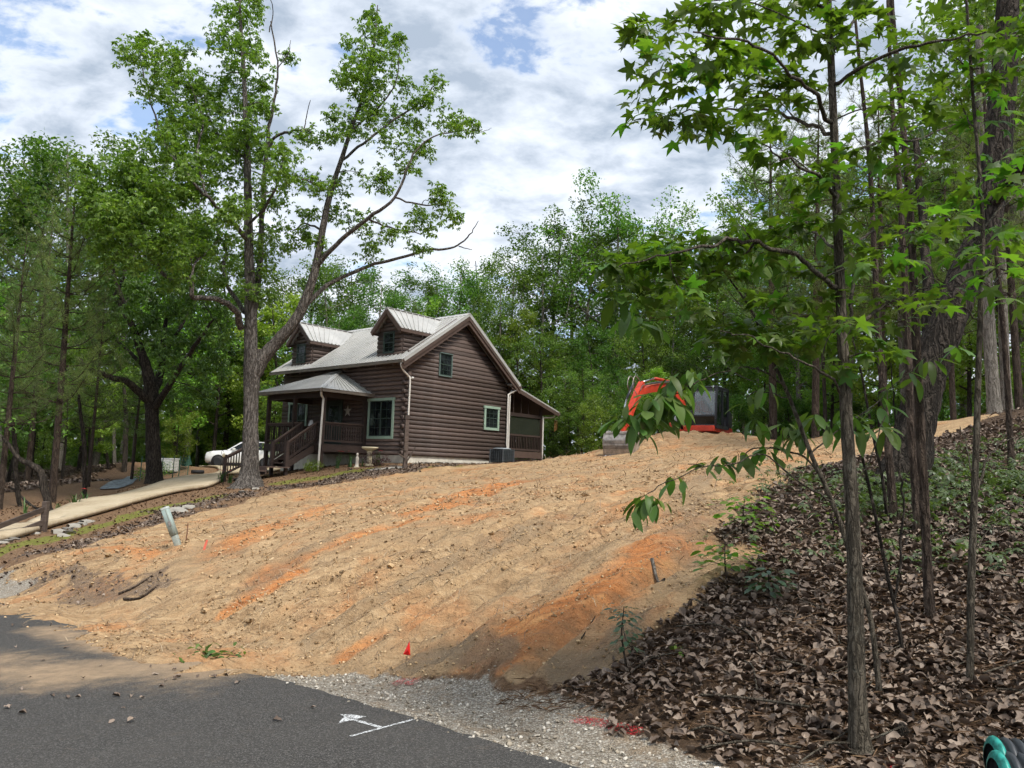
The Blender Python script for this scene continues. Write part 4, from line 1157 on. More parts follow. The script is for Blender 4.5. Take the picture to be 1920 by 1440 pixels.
# --- procedural woodland trees ------------------------------------------------
def grow(seed, H=17., base=.30, spread_=.24, ncl=130, lpc=46, leaf=.27, bark=None, mat=None, tilt=.03, lean=0., tuft=.85):
    """returns (trunk mesh, crown mesh) with the foot at the origin"""
    rg = np.random.default_rng(seed); tub = []
    top = np.array([rg.normal(0, tilt*H)+lean, rg.normal(0, tilt*H), H*.93])
    mid = top*np.array([.45, .45, .5])+np.append(rg.normal(0, .02*H, 2), 0)
    r0 = H*.0115
    T = spline(np.array([(0, 0, -.4, r0*1.25), (0, 0, .6, r0), (*mid, r0*.7), (*top, r0*.15)]), 7)
    tub.append(tube_np(T[:, :3], T[:, 3], 7, .1, seed)); cl = []
    nb = int(13+rg.integers(0, 5))
    for k in range(nb):
        u = base+(.96-base)*(k+rg.random()*.7)/nb; p = np.array([np.interp(u*H*.93, T[:, 2], T[:, a]) for a in range(3)]); p[2] = u*H*.93
        rr = np.interp(p[2], T[:, 2], T[:, 3])*.55; a = k*2.4+rg.random()*.8
        ln = H*spread_*(1.15-.55*abs(u-.55)/.45)*(.7+.5*rg.random())*(1 if u < .8 else .75)
        rise = .25+.9*u*rg.random()+.15
        d = np.array([math.cos(a), math.sin(a), 0]); e = p+d*ln+np.array([0, 0, ln*rise])
        m = p+d*ln*.5+np.array([0, 0, ln*rise*.32])+rg.normal(0, .06*ln, 3)
        Bp = spline(np.array([(*p, rr), (*m, rr*.65), (*e, rr*.18)]), 5); tub.append(tube_np(Bp[:, :3], Bp[:, 3], 5))
        for _ in range(max(3, int(ncl/nb))):
            t = .30+.70*rg.random()**.8; q = Bp[int(t*(len(Bp)-1)), :3]+rg.normal(0, .15*ln*(.5+t*.6), 3)
            cl.append((q, tuft*(.55+.6*rg.random())*H/17))
            if rg.random() < .4: tub.append(tube_np(np.array([Bp[int(t*(len(Bp)-1)), :3], q]), [rr*.3, rr*.08], 4))
    parts = []
    for q, r in cl:
        n = int(lpc*(r/(tuft*H/17))**2+10)
        pos = q+ball(n, r, rg, .72, .35)
        parts.append(spread(leaf_oblong(1, .55, .25, .1, 1), pos, frames(n, 1.0, rg, .75), leaf*(.65+.7*rg.random(n))))
    V, F = cat4(tub); C, T3 = cat(parts)
    return np_mesh('trunk', V, F, bark, True), np_mesh('crown', C, T3, mat)
def grow_pine(seed, H=14., bark=None, mat=None, base=.30, wid=.17, dens=1.):
    rg = np.random.default_rng(seed); tub, tips = [], []
    r0 = H*.0105; top = np.array([rg.normal(0, .02*H), rg.normal(0, .02*H), H])
    T = spline(np.array([(0, 0, -.4, r0*1.2), (0, 0, .5, r0), (top[0]*.4, top[1]*.4, H*.5, r0*.72), (*top, .012)]), 7)
    tub.append(tube_np(T[:, :3], T[:, 3], 8, .08, seed))
    nw = int(13*dens)
    for w in range(nw):
        u = base+(.97-base)*w/(nw-1); nbr = 5 if u < .9 else 4
        for k in range(nbr):
            a = 2*math.pi*(k/nbr)+w*1.1+rg.random()*.7
            if rg.random() < .12: continue
            p = np.array([np.interp(u*H, T[:, 2], T[:, 0]), np.interp(u*H, T[:, 2], T[:, 1]), u*H])
            ln = H*wid*(1.25-.95*u)*(.65+.6*rg.random())+.25; d = np.array([math.cos(a), math.sin(a), 0])
            e = p+d*ln+np.array([0, 0, ln*(.28+.5*u)]); m = p+d*ln*.5+np.array([0, 0, ln*.10])
            rr = .010+.013*ln*.5
            Bp = spline(np.array([(*p, rr), (*m, rr*.7), (*e, rr*.3)]), 4); tub.append(tube_np(Bp[:, :3], Bp[:, 3], 5))
            ns = int(4+ln*4.5)
            for q in range(ns):
                t = .25+.75*(q+1)/ns; b = Bp[int(t*(len(Bp)-1)), :3]
                s_ = b+np.array([rg.normal(0, .22), rg.normal(0, .22), .10+abs(rg.normal(0, .18))])*(.5+ln*.22)
                tips.append((s_, s_-b)); tub.append(tube_np(np.array([b, s_]), [.008, .004], 3))
    pos, dr = [], []
    for s_, d in tips:
        n = 34; dd = d/np.linalg.norm(d); v = rg.normal(0, 1, (n, 3))*.75+dd*.8; v /= np.linalg.norm(v, axis=1)[:, None]
        pos.append(s_-dd*rg.random((n, 1))*.22); dr.append(v)
    pos, dr = np.vstack(pos), np.vstack(dr); n = len(pos)
    z = rg.normal(0, 1, (n, 3)); z -= dr*(z*dr).sum(1)[:, None]; z /= np.linalg.norm(z, axis=1)[:, None]
    fr = np.stack([dr, np.cross(z, dr), z], -1)
    nd = (np.array([(0, .5, 0), (0, -.5, 0), (1., 0, 0)])*np.array([1, .045, 1]), np.array([(0, 1, 2)]))
    V, T3 = spread(nd, pos, fr, .20+.10*rg.random(n))
    Vt, Ft = cat4(tub)
    return np_mesh('trunk', Vt, Ft, bark, True), np_mesh('needles', V, T3, mat)
KIND = {}
KIND['a'] = [grow(100+i, 17, .28, .23, 150, 72, .20, BARK_PALE if i % 2 else BARK_DARK, MLEAF_BG) for i in range(4)]
KIND['b'] = [grow(200+i, 17, .40, .17, 110, 66, .19, BARK_PALE, MLEAF_BG, tuft=.75) for i in range(3)]
KIND['l'] = [grow(300+i, 11, .22, .27, 130, 66, .19, BARK_DARK, MLEAF_LT) for i in range(2)]
KIND['s'] = [grow(400+i, 6, .06, .36, 130, 52, .17, BARK_DARK, MLEAF_BG, tuft=1.5) for i in range(3)]
KIND['sl'] = [grow(450, 5, .05, .36, 120, 52, .13, BARK_DARK, MLEAF_LT, tuft=1.4)]
KIND['p'] = [grow_pine(500+i, 13, BARK_PINE, MNEEDLE) for i in range(3)]
KIND['d'] = [grow(600, 15, .25, .30, 170, 46, .24, BARK_DARK, MLEAF_DARK)]
KH = dict(a=17, b=17, l=11, s=6, sl=5, p=13, d=15)
_cnt = {}
def plant(kind, x, y, H, label, group=None, name='forest_tree', cat_='tree', rz=None, lean=0.):
    i = _cnt.get(kind, 0); _cnt[kind] = i+1
    tr, cr = KIND[kind][i % len(KIND[kind])]
    o = empty(name, (x, y, s1(x, y)-.05), RNG.random()*6.28 if rz is None else rz)
    sc = H/KH[kind]; o.scale = (sc*(.9+.25*RNG.random()), sc*(.9+.25*RNG.random()), sc)
    tag(o, label, cat_, group)
    link('trunk', tr, o); link('crown' if kind != 'p' else 'needle_crown', cr, o)
    return o
def plant_px(kind, px, top, Y, label, group=None, **k):
    """tree standing at depth Y under photo column px, reaching up to photo row top"""
    p = at(px, 860, Y); z = s1(p[0], Y); t = at(px, top, Y)
    return plant(kind, p[0], Y, max(1.2, (t[2]-z)*1.02), label, group, **k)

_LM = [(545, 'left of the left dormer'), (590, 'above the left dormer'), (640, 'behind the roof right of the left dormer'), (690, 'behind the middle of the cabin roof'), (735, 'above the right dormer'), (790, 'behind the roof right of the right dormer'),
       (840, 'left of the gable peak'), (890, 'above the gable peak'), (935, 'right of the gable peak'), (985, 'above the back eave of the cabin'), (1045, 'above the screened porch'), (1100, 'above the bright yellow-green bush'), (1150, 'above the excavator bucket'),
       (1200, 'above the excavator arm'), (1255, 'above the excavator boom'), (1305, 'just left of the excavator cab'), (1365, 'above the excavator cab'), (1420, 'right of the excavator cab'), (1480, 'above the bare dirt right of the excavator'),
       (1545, 'left of the nearest sweetgum trunk'), (1610, 'behind the nearest sweetgum trunk'), (1670, 'right of the nearest sweetgum trunk'), (1730, 'behind the flaky-barked trunk'), (1790, 'behind the leaning black trunk'), (1850, 'behind the slender right-hand sapling'), (1910, 'by the pale trunks at the right'), (9999, 'beyond the right picture edge')]
_LML = [(-10, 'beyond the left picture edge'), (40, 'at the left picture edge'), (90, 'left of the young pine'), (135, 'behind the young pine'), (185, 'right of the young pine'), (240, 'left of the dark oak'), (300, 'behind the dark oak'), (350, 'right of the dark oak'), (400, 'above the front of the white car'), (450, 'left of the big oak trunk'), (9999, 'behind the big oak trunk')]
ORD = ('leftmost', 'second from the left', 'third from the left', 'fourth from the left', 'fifth from the left', 'sixth from the left', 'rightmost')
_used = {}
def where(px, lead, left=False):
    w = next(s for x, s in (_LML if left else _LM) if px <= x); l = lead+' '+w
    k = _used.get(l, 0); _used[l] = k+1
    return l if k == 0 else l+(', the one farther back', ', the lower one', ', the slimmer one', ', the darkest one')[k-1] if k < 5 else l
LA, LB = 'tall leafy forest tree in the dense wood behind the cabin', 'slim pale-trunked forest tree in the wood behind the cabin'
GA, GB = 'tall trees of the wood behind the cabin', 'slim trees of the wood behind the cabin'
for (px, top, Y) in ((560,480,62),(610,470,58),(665,490,64),(700,520,57),(800,505,66),(850,500,60),(905,470,63),(955,480,57),(1035,415,62),(1085,400,57),(1190,395,63),(1245,405,58),(1300,460,62),(1345,470,56),(1395,420,60)):
    plant_px('a', px, top, Y, where(px, 'tall leafy skyline tree'), GA)
for (px, top, Y) in ((645,560,54),(745,545,70),(785,520,60),(930,520,53),(1000,450,55),(1060,430,66),(1160,470,54),(1215,450,68),(1280,500,54),(1370,500,66)):
    plant_px('b', px, top, Y, where(px, 'slim pale-trunked tree'), GB)
plant_px('a', 1130, 352, 57, 'tallest leafy tree on the skyline right of the cabin roof')
LC, GC = 'leafy understory tree along the wood edge behind cabin and excavator', 'understory trees along the wood edge'
for (px, top, Y) in ((560,600,50),(620,590,53),(690,600,52),(760,590,56),(900,600,55),(960,590,52),(1010,610,50),(1060,600,54),(1110,600,49),(1160,590,53),(1210,600,48),(1260,580,51),(1310,590,47),(1360,570,50),(1410,560,45),(1460,560,48),(1520,580,43),(1090,680,46),(1180,690,45),(1240,690,44),(1430,650,40),(1500,660,38),(1560,640,42)):
    plant_px('l' if RNG.random() < .3 else 'a', px, top, Y, where(px, 'leafy understory tree'), GC)
LS, GS = 'low leafy shrub at the foot of the wood behind the cabin', 'shrubs at the foot of the wood'
for (px, top, Y) in ((535,740,50),(600,760,54),(1045,770,46),(1070,730,48),(1130,740,44),(1180,750,43),(1225,745,42),(1280,735,41),(1330,730,42),(1390,740,40),(1440,745,38),(1480,740,37),(1540,745,36),(1600,740,34),(1640,735,33),(1700,730,31),(1770,715,30),(1840,700,28),(1900,690,27)):
    plant_px('s', px, top, Y, where(px, 'low leafy shrub'), GS, name='forest_shrub', cat_='shrub')
plant_px('sl', 1112, 752, 38, 'bright yellow-green bush right of the screened porch', name='bush', cat_='bush')
# left wood
LL, GL = 'leafy tree in the wood beyond the driveway', 'trees of the wood beyond the driveway'
for (kind, px, top, Y) in (('a',30,330,52),('a',110,236,50),('a',60,260,57),('a',180,300,56),('b',230,330,60),('a',290,360,62),('a',350,400,58),('a',420,470,60),('a',500,520,62),('a',-60,330,50),
    ('l',330,560,50),('l',400,560,57),('l',500,560,56),('a',440,600,66),('l',60,560,44),('a',150,560,46),('a',215,560,50),('l',20,620,40),('b',370,600,64),('a',-20,500,42),('l',-90,560,36),('a',250,620,54),('a',120,650,42),('a',10,680,36),('l',170,690,44)):
    plant_px(kind, px, top, Y, where(px, 'pale green leafy tree' if kind == 'l' else 'slim leafy tree' if kind == 'b' else 'tall leafy tree' if top < 520 else 'leafy tree', True), GL)
for (px, top, Y) in ((20,770,46),(80,780,50),(150,770,55),(210,790,58),(250,800,60),(320,790,62),(370,790,66),(420,780,64),(470,770,62),(-60,790,40),(515,780,60)):
    plant_px('s', px, top, Y, where(px, 'low shaded shrub', True), 'shrubs in the wood beyond the driveway', name='forest_shrub', cat_='shrub')
plant_px('sl', 330, 770, 45, 'pale green sapling behind the dark oak by the driveway', name='sapling', cat_='sapling')
plant_px('sl', 425, 690, 60, 'bright green sapling above the white car', name='sapling', cat_='sapling')
# right wood: tall trees overhead
LR, GR = 'tall shady tree in the wood on the right', 'tall trees of the wood on the right'
for (kind, px, top, Y) in (('a',1480,300,46),('a',1440,380,52),('a',1550,330,44),('a',1620,380,40),('a',1690,330,38),('a',1750,300,36),('b',1810,120,29),('a',1880,220,33),('b',1590,260,33),('b',1700,200,27),('b',1930,-140,24),('a',1985,-100,28),('a',2070,-100,22),('l',1650,520,30),('l',1740,480,27),('l',1820,460,25),('l',1900,440,23),('l',1560,560,34),('a',1500,430,38),('a',2100,-50,30)):
    plant_px(kind, px, top, Y, where(px, 'pale green shade tree' if kind == 'l' else 'slim shady tree' if kind == 'b' else 'tall shady tree'), GR)

# pines
for (px, top, Y, lb) in ((105,345,27,'young pine with bare lower trunk beside the driveway fence'),(8,440,24,'pine cut off by the left picture edge'),(170,560,33,'small pine behind the young pine by the driveway'),
                         (250,640,38,'low pine sapling left of the dark oak'),(55,400,38,'pine rising behind the young pine by the driveway')):
    plant_px('p', px, top, Y, lb, name='pine_tree')
for (px, top, Y, lb) in ((1450,235,30,'tall pine at the skyline right of the excavator'),(1530,200,24,'pine with drooping needles behind the foreground sweetgum'),(1660,180,21,'pine high over the right-hand slope'),(1790,260,19,'pine behind the leaning black trunk'),(1915,60,17,'pine at the right picture edge')):
    plant_px('p', px, top, Y, lb, name='pine_tree')

# distant wood that closes the view
rg = np.random.default_rng(77); n = 30000
X = rg.uniform(-130, 130, n); Yv = rg.uniform(84, 100, n)
zc = rg.random(n)**.9*(11+5*vnoise(X*.12, X*0, 5))
zc = np.where(X > 25, zc*1.3, zc)
V, T = spread(leaf_oblong(1, .6, .2, .1, 1), np.stack([X, Yv, 1.5+zc], 1), frames(n, .6, rg, .9), .7+.8*rg.random(n))
o = link('far_wood', np_mesh('far_wood', V, T, MLEAF_BG)); tag(o, 'distant green wood closing the view behind the nearer trees', 'woods', kind='stuff')

n = 16000
X = rg.uniform(-75, -6, n); Yv = rg.uniform(66, 74, n)-.15*(X+40); zc = rg.random(n)**1.3*7.5
V, T = spread(leaf_oblong(1, .6, .2, .1, 1), np.stack([X, Yv, .3+zc], 1), frames(n, .6, rg, .9), .45+.5*rg.random(n))
o = link('thicket', np_mesh('thicket', V, T, MLEAF_DARK)); tag(o, 'dark leafy thicket closing the wood beyond the driveway', 'thicket', kind='stuff')
n = 12000
X = rg.uniform(-4, 60, n); Yv = rg.uniform(70, 78, n)-.3*np.maximum(X-10, 0); zc = rg.random(n)**1.3*8.
V, T = spread(leaf_oblong(1, .6, .2, .1, 1), np.stack([X, Yv, 2.2+zc], 1), frames(n, .6, rg, .9), .45+.5*rg.random(n))
o = link('thicket', np_mesh('thicket', V, T, MLEAF_DARK)); tag(o, 'dark leafy thicket at the back of the wood behind cabin and excavator', 'thicket', kind='stuff')

# --- dark oak by the driveway, traced limbs
dB = hs(288, 906); dY = dB[1]
dok = Tree('oak_tree', 'dark oak with a broken side limb beyond the driveway', 'tree', dB-np.array([0, 0, .1]), BARK_DARK)
dok.thin = .72
dok.pxlimb([(290,912,50),(289,890,40),(287,840,36),(285,780,33),(284,740,36),(275,690,26),(258,640,20),(240,590,15),(215,520,10),(200,440,5)], dY, name='trunk', n=12, flare=.25)
for b in ([(284,755,24),(262,735,21,-.5),(235,716,18,-1),(195,702,15,-1.4),(165,690,13,-1.6),(147,672,8,-1.7)], [(284,740,26),(300,700,20,1),(304,650,16,1.5),(310,610,12,2),(325,560,7,2.4)],
          [(286,770,20),(330,700,14,-1.5),(370,640,10,-2.4),(400,600,5,-3)], [(262,650,12),(225,570,12,1.),(207,565,11,1.2),(232,520,9,1.5),(236,470,6,1.8)], [(275,690,12),(220,640,8,2),(160,600,4,3)], [(300,680,12,1),(345,600,8,3),(380,540,4,4)]):
    dok.pxlimb(b, dY, n=8, wob=.12, name='limb')
parts, ends = [], []
for (x, y, r) in ((330,600,60),(380,620,55),(300,560,55),(350,680,50),(400,680,40),(330,740,38),(250,600,50),(210,560,48),(160,570,44),(240,520,50),(300,500,48),(200,480,46),(150,500,40),(360,560,50),(410,570,40),(280,640,40),(320,660,44),(370,730,30),(180,620,36),(230,660,30),(420,620,34),(395,750,20),(120,540,34),(255,450,40),(345,510,40)):
    for j in range(2):
        Y = dY+RNG.normal(0, 1.8); c = at(x, y, Y); rm = r*px_m(Y)
        for q in range(max(3, int(rm*6))):
            cc = c+ball(1, rm, flat=.9, shell=.2)[0]; ends.append(cc); n = int(7+rm*5)
            parts.append(spread(rosette(5, .20, .42, .35, .45, 1, q % 5), cc+ball(n, .30+.15*rm, shell=.1), frames(n, 1.1, sprd=.55), .8+.5*RNG.random(n)))
dok.twigs(ends, .014, n=3, per=2); dok.crown(parts, MLEAF_DARK, stuff=True)
# crooked trunks at the left edge
for (rows, lb) in (([(95,958,12),(84,925,15),(78,890,15),(60,872,13),(38,862,10),(20,840,8),(5,820,6)], 'crooked dark trunk bending left beside the driveway'),
                   ([(160,935,9),(158,890,9),(158,840,9),(153,790,8),(148,740,5)], 'thin dark trunk just right of the young pine'),
                   ([(205,880,7),(198,850,7),(188,828,6),(180,800,4)], 'small leaning trunk in the clearing beyond the driveway'),
                   ([(38,950,9),(30,900,10),(28,830,9),(15,760,7)], 'upright dark trunk at the left picture edge'),
                   ([(436,870,8),(430,845,8),(424,815,7),(415,780,6),(408,740,4)], 'thin crooked trunk in front of the white car'),
                   ([(392,858,14),(393,820,13),(394,770,11),(396,700,8)], 'dark trunk behind the bonnet of the white car'),
                   ([(346,860,10),(348,820,9),(344,770,8)], 'dark trunk between dark oak and white car'), ([(233,885,11),(235,840,10),(236,790,9),(232,720,6)], 'dark trunk left of the dark oak')):
    b = hs(rows[0][0], rows[0][1]); t_ = Tree('tree_trunk', lb, 'tree', b-np.array([0, 0, .05]), BARK_DARK)
    P = t_.pxlimb(rows, b[1], name='trunk', n=8, wob=.05)
    parts = []
    e = P[-1, :3]
    for k in range(9):
        n = 24; cc = e+RNG.normal(0, .55, 3)+np.array([0, 0, .4]); parts.append(spread(leaf_oblong(1, .5, .25, .1, 1), cc+ball(n, .5), frames(n), .10+.1*RNG.random(n)))
    t_.crown(parts, MLEAF_BG)
# ------------------------------------------------------------------ foreground trees on the right-hand slope
STAR = [np_mesh('leaf', *leaf_star(d), MLEAF_GUM) for d in (.15, .3, .45)]
BROAD = [np_mesh('leaf', *leaf_oblong(1., w, dr, .12, 7, .58), MLEAF_HICK, True) for w, dr in ((.38, .25), (.42, .5), (.34, .7), (.40, .1))]
def leaf_set(tree, pos, fr, size, meshes, tmpl, mat, nmax=300, score=None, name='leaf'):
    """largest-looking leaves as parts of their own, the rest joined"""
    pos, fr, size = np.asarray(pos), np.asarray(fr), np.asarray(size)
    d = np.linalg.norm(pos-CAM, axis=1); sc = size/d; rel = pos-CAM; dep = rel@FW
    qx, qy = 960+FPX*(rel@RT)/dep, 720-FPX*(rel@UP)/dep
    sc = np.where((qx > -20) & (qx < 1940) & (qy > -20) & (qy < 1460), sc, 0)
    order = np.argsort(-sc); big, rest = order[:nmax], order[nmax:]
    for k, i in enumerate(big): put_leaf(name, meshes[k % len(meshes)], pos[i], fr[i], size[i], tree.root)
    if len(rest):
        V, T = spread(tmpl, pos[rest], fr[rest], size[rest])
        o = link('foliage', np_mesh('foliage', V-tree.base, T, mat), tree.root); o['kind'] = 'stuff'
def sprays(tree, blobs, Ydef, per=16, size=.15, fl=.35, jitY=.5):
    """flat leafy sprays: blobs rows px, py, r [, depth]; returns leaf pos/frames/sizes and twig ends"""
    P, Fm, S, E = [], [], [], []
    for q in blobs:
        Y = (q[3] if len(q) > 3 else Ydef)+RNG.normal(0, jitY*.5)
        c = at(q[0], q[1], Y); r = q[2]*px_m(Y)
        n = max(4, int(per*(q[2]/50)**1.6)); E.append(c)
        for _ in range(max(1, n//7)):
            E.append(c+ball(1, r*.75, flat=fl, shell=.2)[0])
        pos = c+ball(n, r, flat=fl, shell=.15); pos[:, 2] -= .25*((pos[:, 0]-c[0])**2+(pos[:, 1]-c[1])**2)/max(r, .01)
        out = pos-c; out[:, 2] -= .35*r
        fr = frames(n, 1.3, sprd=.60, direc=out/(np.linalg.norm(out, axis=1)[:, None]+1e-6))
        P.append(pos); Fm.append(fr); S.append(size*(.6+.75*RNG.random(n)))
    return np.vstack(P), np.vstack(Fm), np.concatenate(S), E
def fg(label, rows, bark, name='sapling', Y=None, thin=.54, n=9, flare=.2, wob=0., per=6, jit=.10):
    b = hs(rows[0][0], rows[0][1])
    if Y is None: Y = b[1]
    else: b = at(rows[0][0], rows[0][1], Y)
    b = np.array([b[0], b[1], b[2]-.04])
    t = Tree(name, label, 'tree', b, bark); t.Y = Y; t.thin = thin
    t.pxlimb(rows, Y, name='trunk', n=n, flare=flare, wob=wob, per=per, jit=jit)
    return t

# main sweetgum
g1t = fg('slim grey sweetgum trunk nearest the camera, with star-shaped leaves', [(1613,1406,56),(1611,1385,50),(1609,1340,43),(1606,1250,39),(1600,1000,33),(1588,800,29),(1578,600,25),(1570,400,22),(1562,200,19),(1553,0,16),(1547,-140,13),(1540,-330,9)], BARK_GUM, 'sweetgum_tree', thin=.78, n=14, flare=.15, per=8)
Y1 = g1t.Y
for b in ([(1570,540,14),(1545,520,13,-.1),(1490,480,12,-.2),(1420,455,10,-.3),(1360,450,9,-.4),(1290,470,7,-.5),(1230,480,5,-.6),(1160,500,3,-.6)],
          [(1420,455,7,-.3),(1370,490,6,-.1),(1310,525,4,.1),(1240,540,2,.2)], [(1582,640,10),(1620,600,9,.3),(1680,560,7,.5),(1740,540,4,.6)],
          [(1590,620,8),(1600,540,9,.2),(1598,470,8,.4),(1640,430,6,.7),(1700,425,3,1)], [(1558,100,10),(1600,40,8,.4),(1660,-30,5,.8)],
          [(1560,230,12),(1520,170,10,-.4),(1460,120,8,-.8),(1380,70,6,-1.1),(1300,60,4,-1.3)], [(1563,250,11),(1500,230,9,.4),(1430,210,7,.7),(1350,205,5,.9),(1260,215,3,1)],
          [(1552,20,10),(1480,-20,8,.3),(1400,-10,6,.5),(1330,20,3,.7)], [(1568,370,10),(1530,330,8,-.4),(1480,300,6,-.7),(1430,270,3,-.9)],
          [(1574,470,9),(1540,450,7,.5),(1500,400,5,.8),(1450,350,3,1)], [(1560,160,10),(1650,110,9,-.3),(1760,80,7,-.5),(1850,60,4,-.6)], [(1566,300,9),(1640,270,8,.5),(1720,260,6,.8),(1800,230,3,1.1)],
          [(1584,740,7),(1540,700,6,-.3),(1490,670,5,-.4),(1420,640,4,-.5),(1350,620,2,-.5)]):
    g1t.pxlimb(b, Y1, n=6, wob=.04)
BL1 = [(1230,50,55),(1300,45,55),(1380,40,60),(1250,105,45),(1290,150,52),(1380,120,60),(1450,80,65),(1230,212,52),(1290,222,52),(1370,200,58),(1450,180,65),(1520,60,62),(1500,150,55),(1600,50,60),
 (1660,100,60),(1740,60,60),(1800,150,60),(1870,60,60),(1450,272,50),(1500,332,50),(1520,402,50),(1560,330,40),(1700,200,60),(1620,270,52),(1650,380,52),(1740,300,60),(1420,20,50),(1340,5,50),(1480,-10,55),(1560,-20,60),
 (1700,545,40),(1640,550,36),(1740,570,30),(1160,500,34),(1200,482,42),(1250,470,42),(1230,540,42),(1290,462,44),(1300,522,44),(1350,452,40),(1400,440,44),(1380,502,36),(1180,552,24),(1440,470,36),(1340,480,40),
 (1480,430,36),(1350,622,40),(1400,612,44),(1450,632,44),(1500,622,44),(1410,652,34),(1540,640,36),(1480,655,30),(1600,450,34),(1200,60,30),(1215,130,26),(1330,100,50),(1420,140,50),(1320,240,40),(1210,180,30),(1410,230,40),(1480,560,36),(1530,560,36),(1560,500,40),(1640,480,40),(1690,600,34),(1620,640,32),(1520,500,40),(1460,390,40),(1580,600,30),(1660,660,28),(1720,430,40),(1430,560,30),(1560,680,28)]+[(1150,495,34),(1185,520,34),(1215,470,36),(1245,500,38),(1275,540,34),(1310,490,38),(1330,440,34),(1370,470,34),(1410,470,34),(1260,440,30),(1200,550,28),(1150,540,24),(1390,420,30),(1350,600,36),(1380,630,36),(1430,600,38),(1470,640,36),(1510,600,36),(1330,640,28),(1550,620,30),(1230,580,26),(1290,570,28)]
P, Fm, S, E = sprays(g1t, BL1, Y1, 30, .118)
g1t.twigs(E, .0045, n=4, sag=.03); leaf_set(g1t, P, Fm, S, STAR, leaf_star(.25), MLEAF_GUM)

# sapling with big broad leaves, bent to the left
s1t = fg('thin leaning sapling with large drooping oval leaves left of the sweetgum', [(1650,1318,22),(1646,1270,19),(1630,1150,17),(1600,1060,17),(1575,980,17),(1545,905,16),(1520,850,15),(1480,745,13),(1455,690,12),(1432,640,11),(1418,600,9),(1395,560,8),(1355,505,5),(1340,470,3)], BARK_GUM, 'broadleaf_sapling', n=9)
Y2 = s1t.Y
SB = [[(1470,722,8),(1440,700,7,-.15),(1400,690,6,-.3),(1345,700,5,-.4),(1290,725,5,-.5),(1240,750,4,-.55),(1200,785,3,-.6),(1180,810,2,-.6)],
      [(1545,905,8),(1510,860,7,.2),(1470,845,6,.3),(1420,840,5,.4),(1390,855,3,.4)], [(1560,940,7),(1500,905,6,-.3),(1430,850,5,-.4),(1390,865,5,-.4),(1330,875,4,-.45),(1270,895,3,-.5),(1215,925,3,-.5)],
      [(1395,560,6),(1410,520,5,.1),(1445,490,4,.2)], [(1432,640,5),(1380,610,4,.2),(1340,585,3,.3),(1230,600,3,.2),(1190,600,2,.2)], [(1520,850,6),(1580,800,5,.3),(1640,760,4,.5),(1700,700,3,.7),(1790,650,2,.8)],
      [(1480,745,5),(1420,735,4,.3),(1400,745,3,.4)], [(1560,940,6),(1620,880,5,.2),(1660,780,4,.3)], [(1355,505,4),(1300,480,3,-.2),(1180,540,2,-.3)], [(1330,875,3,-.45),(1290,870,2,-.4)]]
for b in SB: s1t.pxlimb(b, Y2, n=6, wob=.02)
WH = [(1165,785,6,-.6,.14),(1180,770,8,-.6,.15),(1205,765,9,-.6,.16),(1225,745,9,-.58,.16),(1245,730,9,-.55,.16),(1265,712,8,-.5,.16),(1290,700,8,-.5,.15),(1255,748,9,-.5,.15),(1240,778,8,-.5,.14),(1205,800,7,-.6,.14),(1225,780,6,-.55,.15),(1250,755,6,-.5,.15),(1320,690,5,-.4,.12),(1380,684,5,-.3,.10),(1215,925,7,-.5,.16),(1195,940,6,-.5,.15),(1265,890,6,-.5,.14),(1235,935,5,-.5,.14),
      (1390,850,7,.4,.17),(1350,860,6,.3,.15),(1440,840,7,.3,.17),(1470,800,7,.3,.18),(1500,810,6,.2,.17),(1420,790,6,.3,.15),(1400,745,6,.4,.14),(1440,725,5,.3,.14),(1530,775,6,.2,.17),(1560,790,6,.2,.18),(1590,770,6,.3,.17),(1620,800,6,.4,.18),(1650,755,6,.5,.17),
      (1445,485,9,.2,.20),(1420,470,7,.1,.18),(1340,470,8,0,.18),(1300,480,7,-.2,.18),(1190,590,7,.2,.19),(1160,545,7,-.3,.19),(1220,600,6,.2,.17),(1250,570,6,0,.17),(1140,490,6,-.4,.19),(1180,470,7,-.3,.19),(1230,450,6,-.2,.18),(1400,600,5,0,.17),(1560,430,6,.3,.19),(1490,480,6,.2,.18),(1610,470,6,.3,.18),
      (1700,700,6,.7,.17),(1740,670,6,.7,.17),(1790,650,6,.8,.17),(1670,730,5,.6,.15),(1660,800,6,.3,.17),(1330,870,5,-.45,.13)]
P, Fm, S, E = [], [], [], []
for (x, y, n, dy, l) in WH:
    c = at(x, y, Y2+dy); E.append(c)
    for k in range(n):
        a = 2*math.pi*(k+RNG.random()*.6)/n; dr = np.array([math.cos(a), math.sin(a), -.25-.75*RNG.random()]); dr /= np.linalg.norm(dr)
        z = np.array([0, 0, 1.])+RNG.normal(0, .22, 3)+np.array([math.cos(a), math.sin(a), 0])*.45; z -= dr*(z@dr); z /= np.linalg.norm(z)
        P.append(c+dr*.02+RNG.normal(0, .02, 3)); Fm.append(np.stack([dr, np.cross(z, dr), z], -1)); S.append(l*.86*(.55+.7*RNG.random()))
s1t.twigs(E, .006, n=4, sag=.08); leaf_set(s1t, P, Fm, S, BROAD, leaf_oblong(1, .42, .4, .1, 3), MLEAF_HICK)

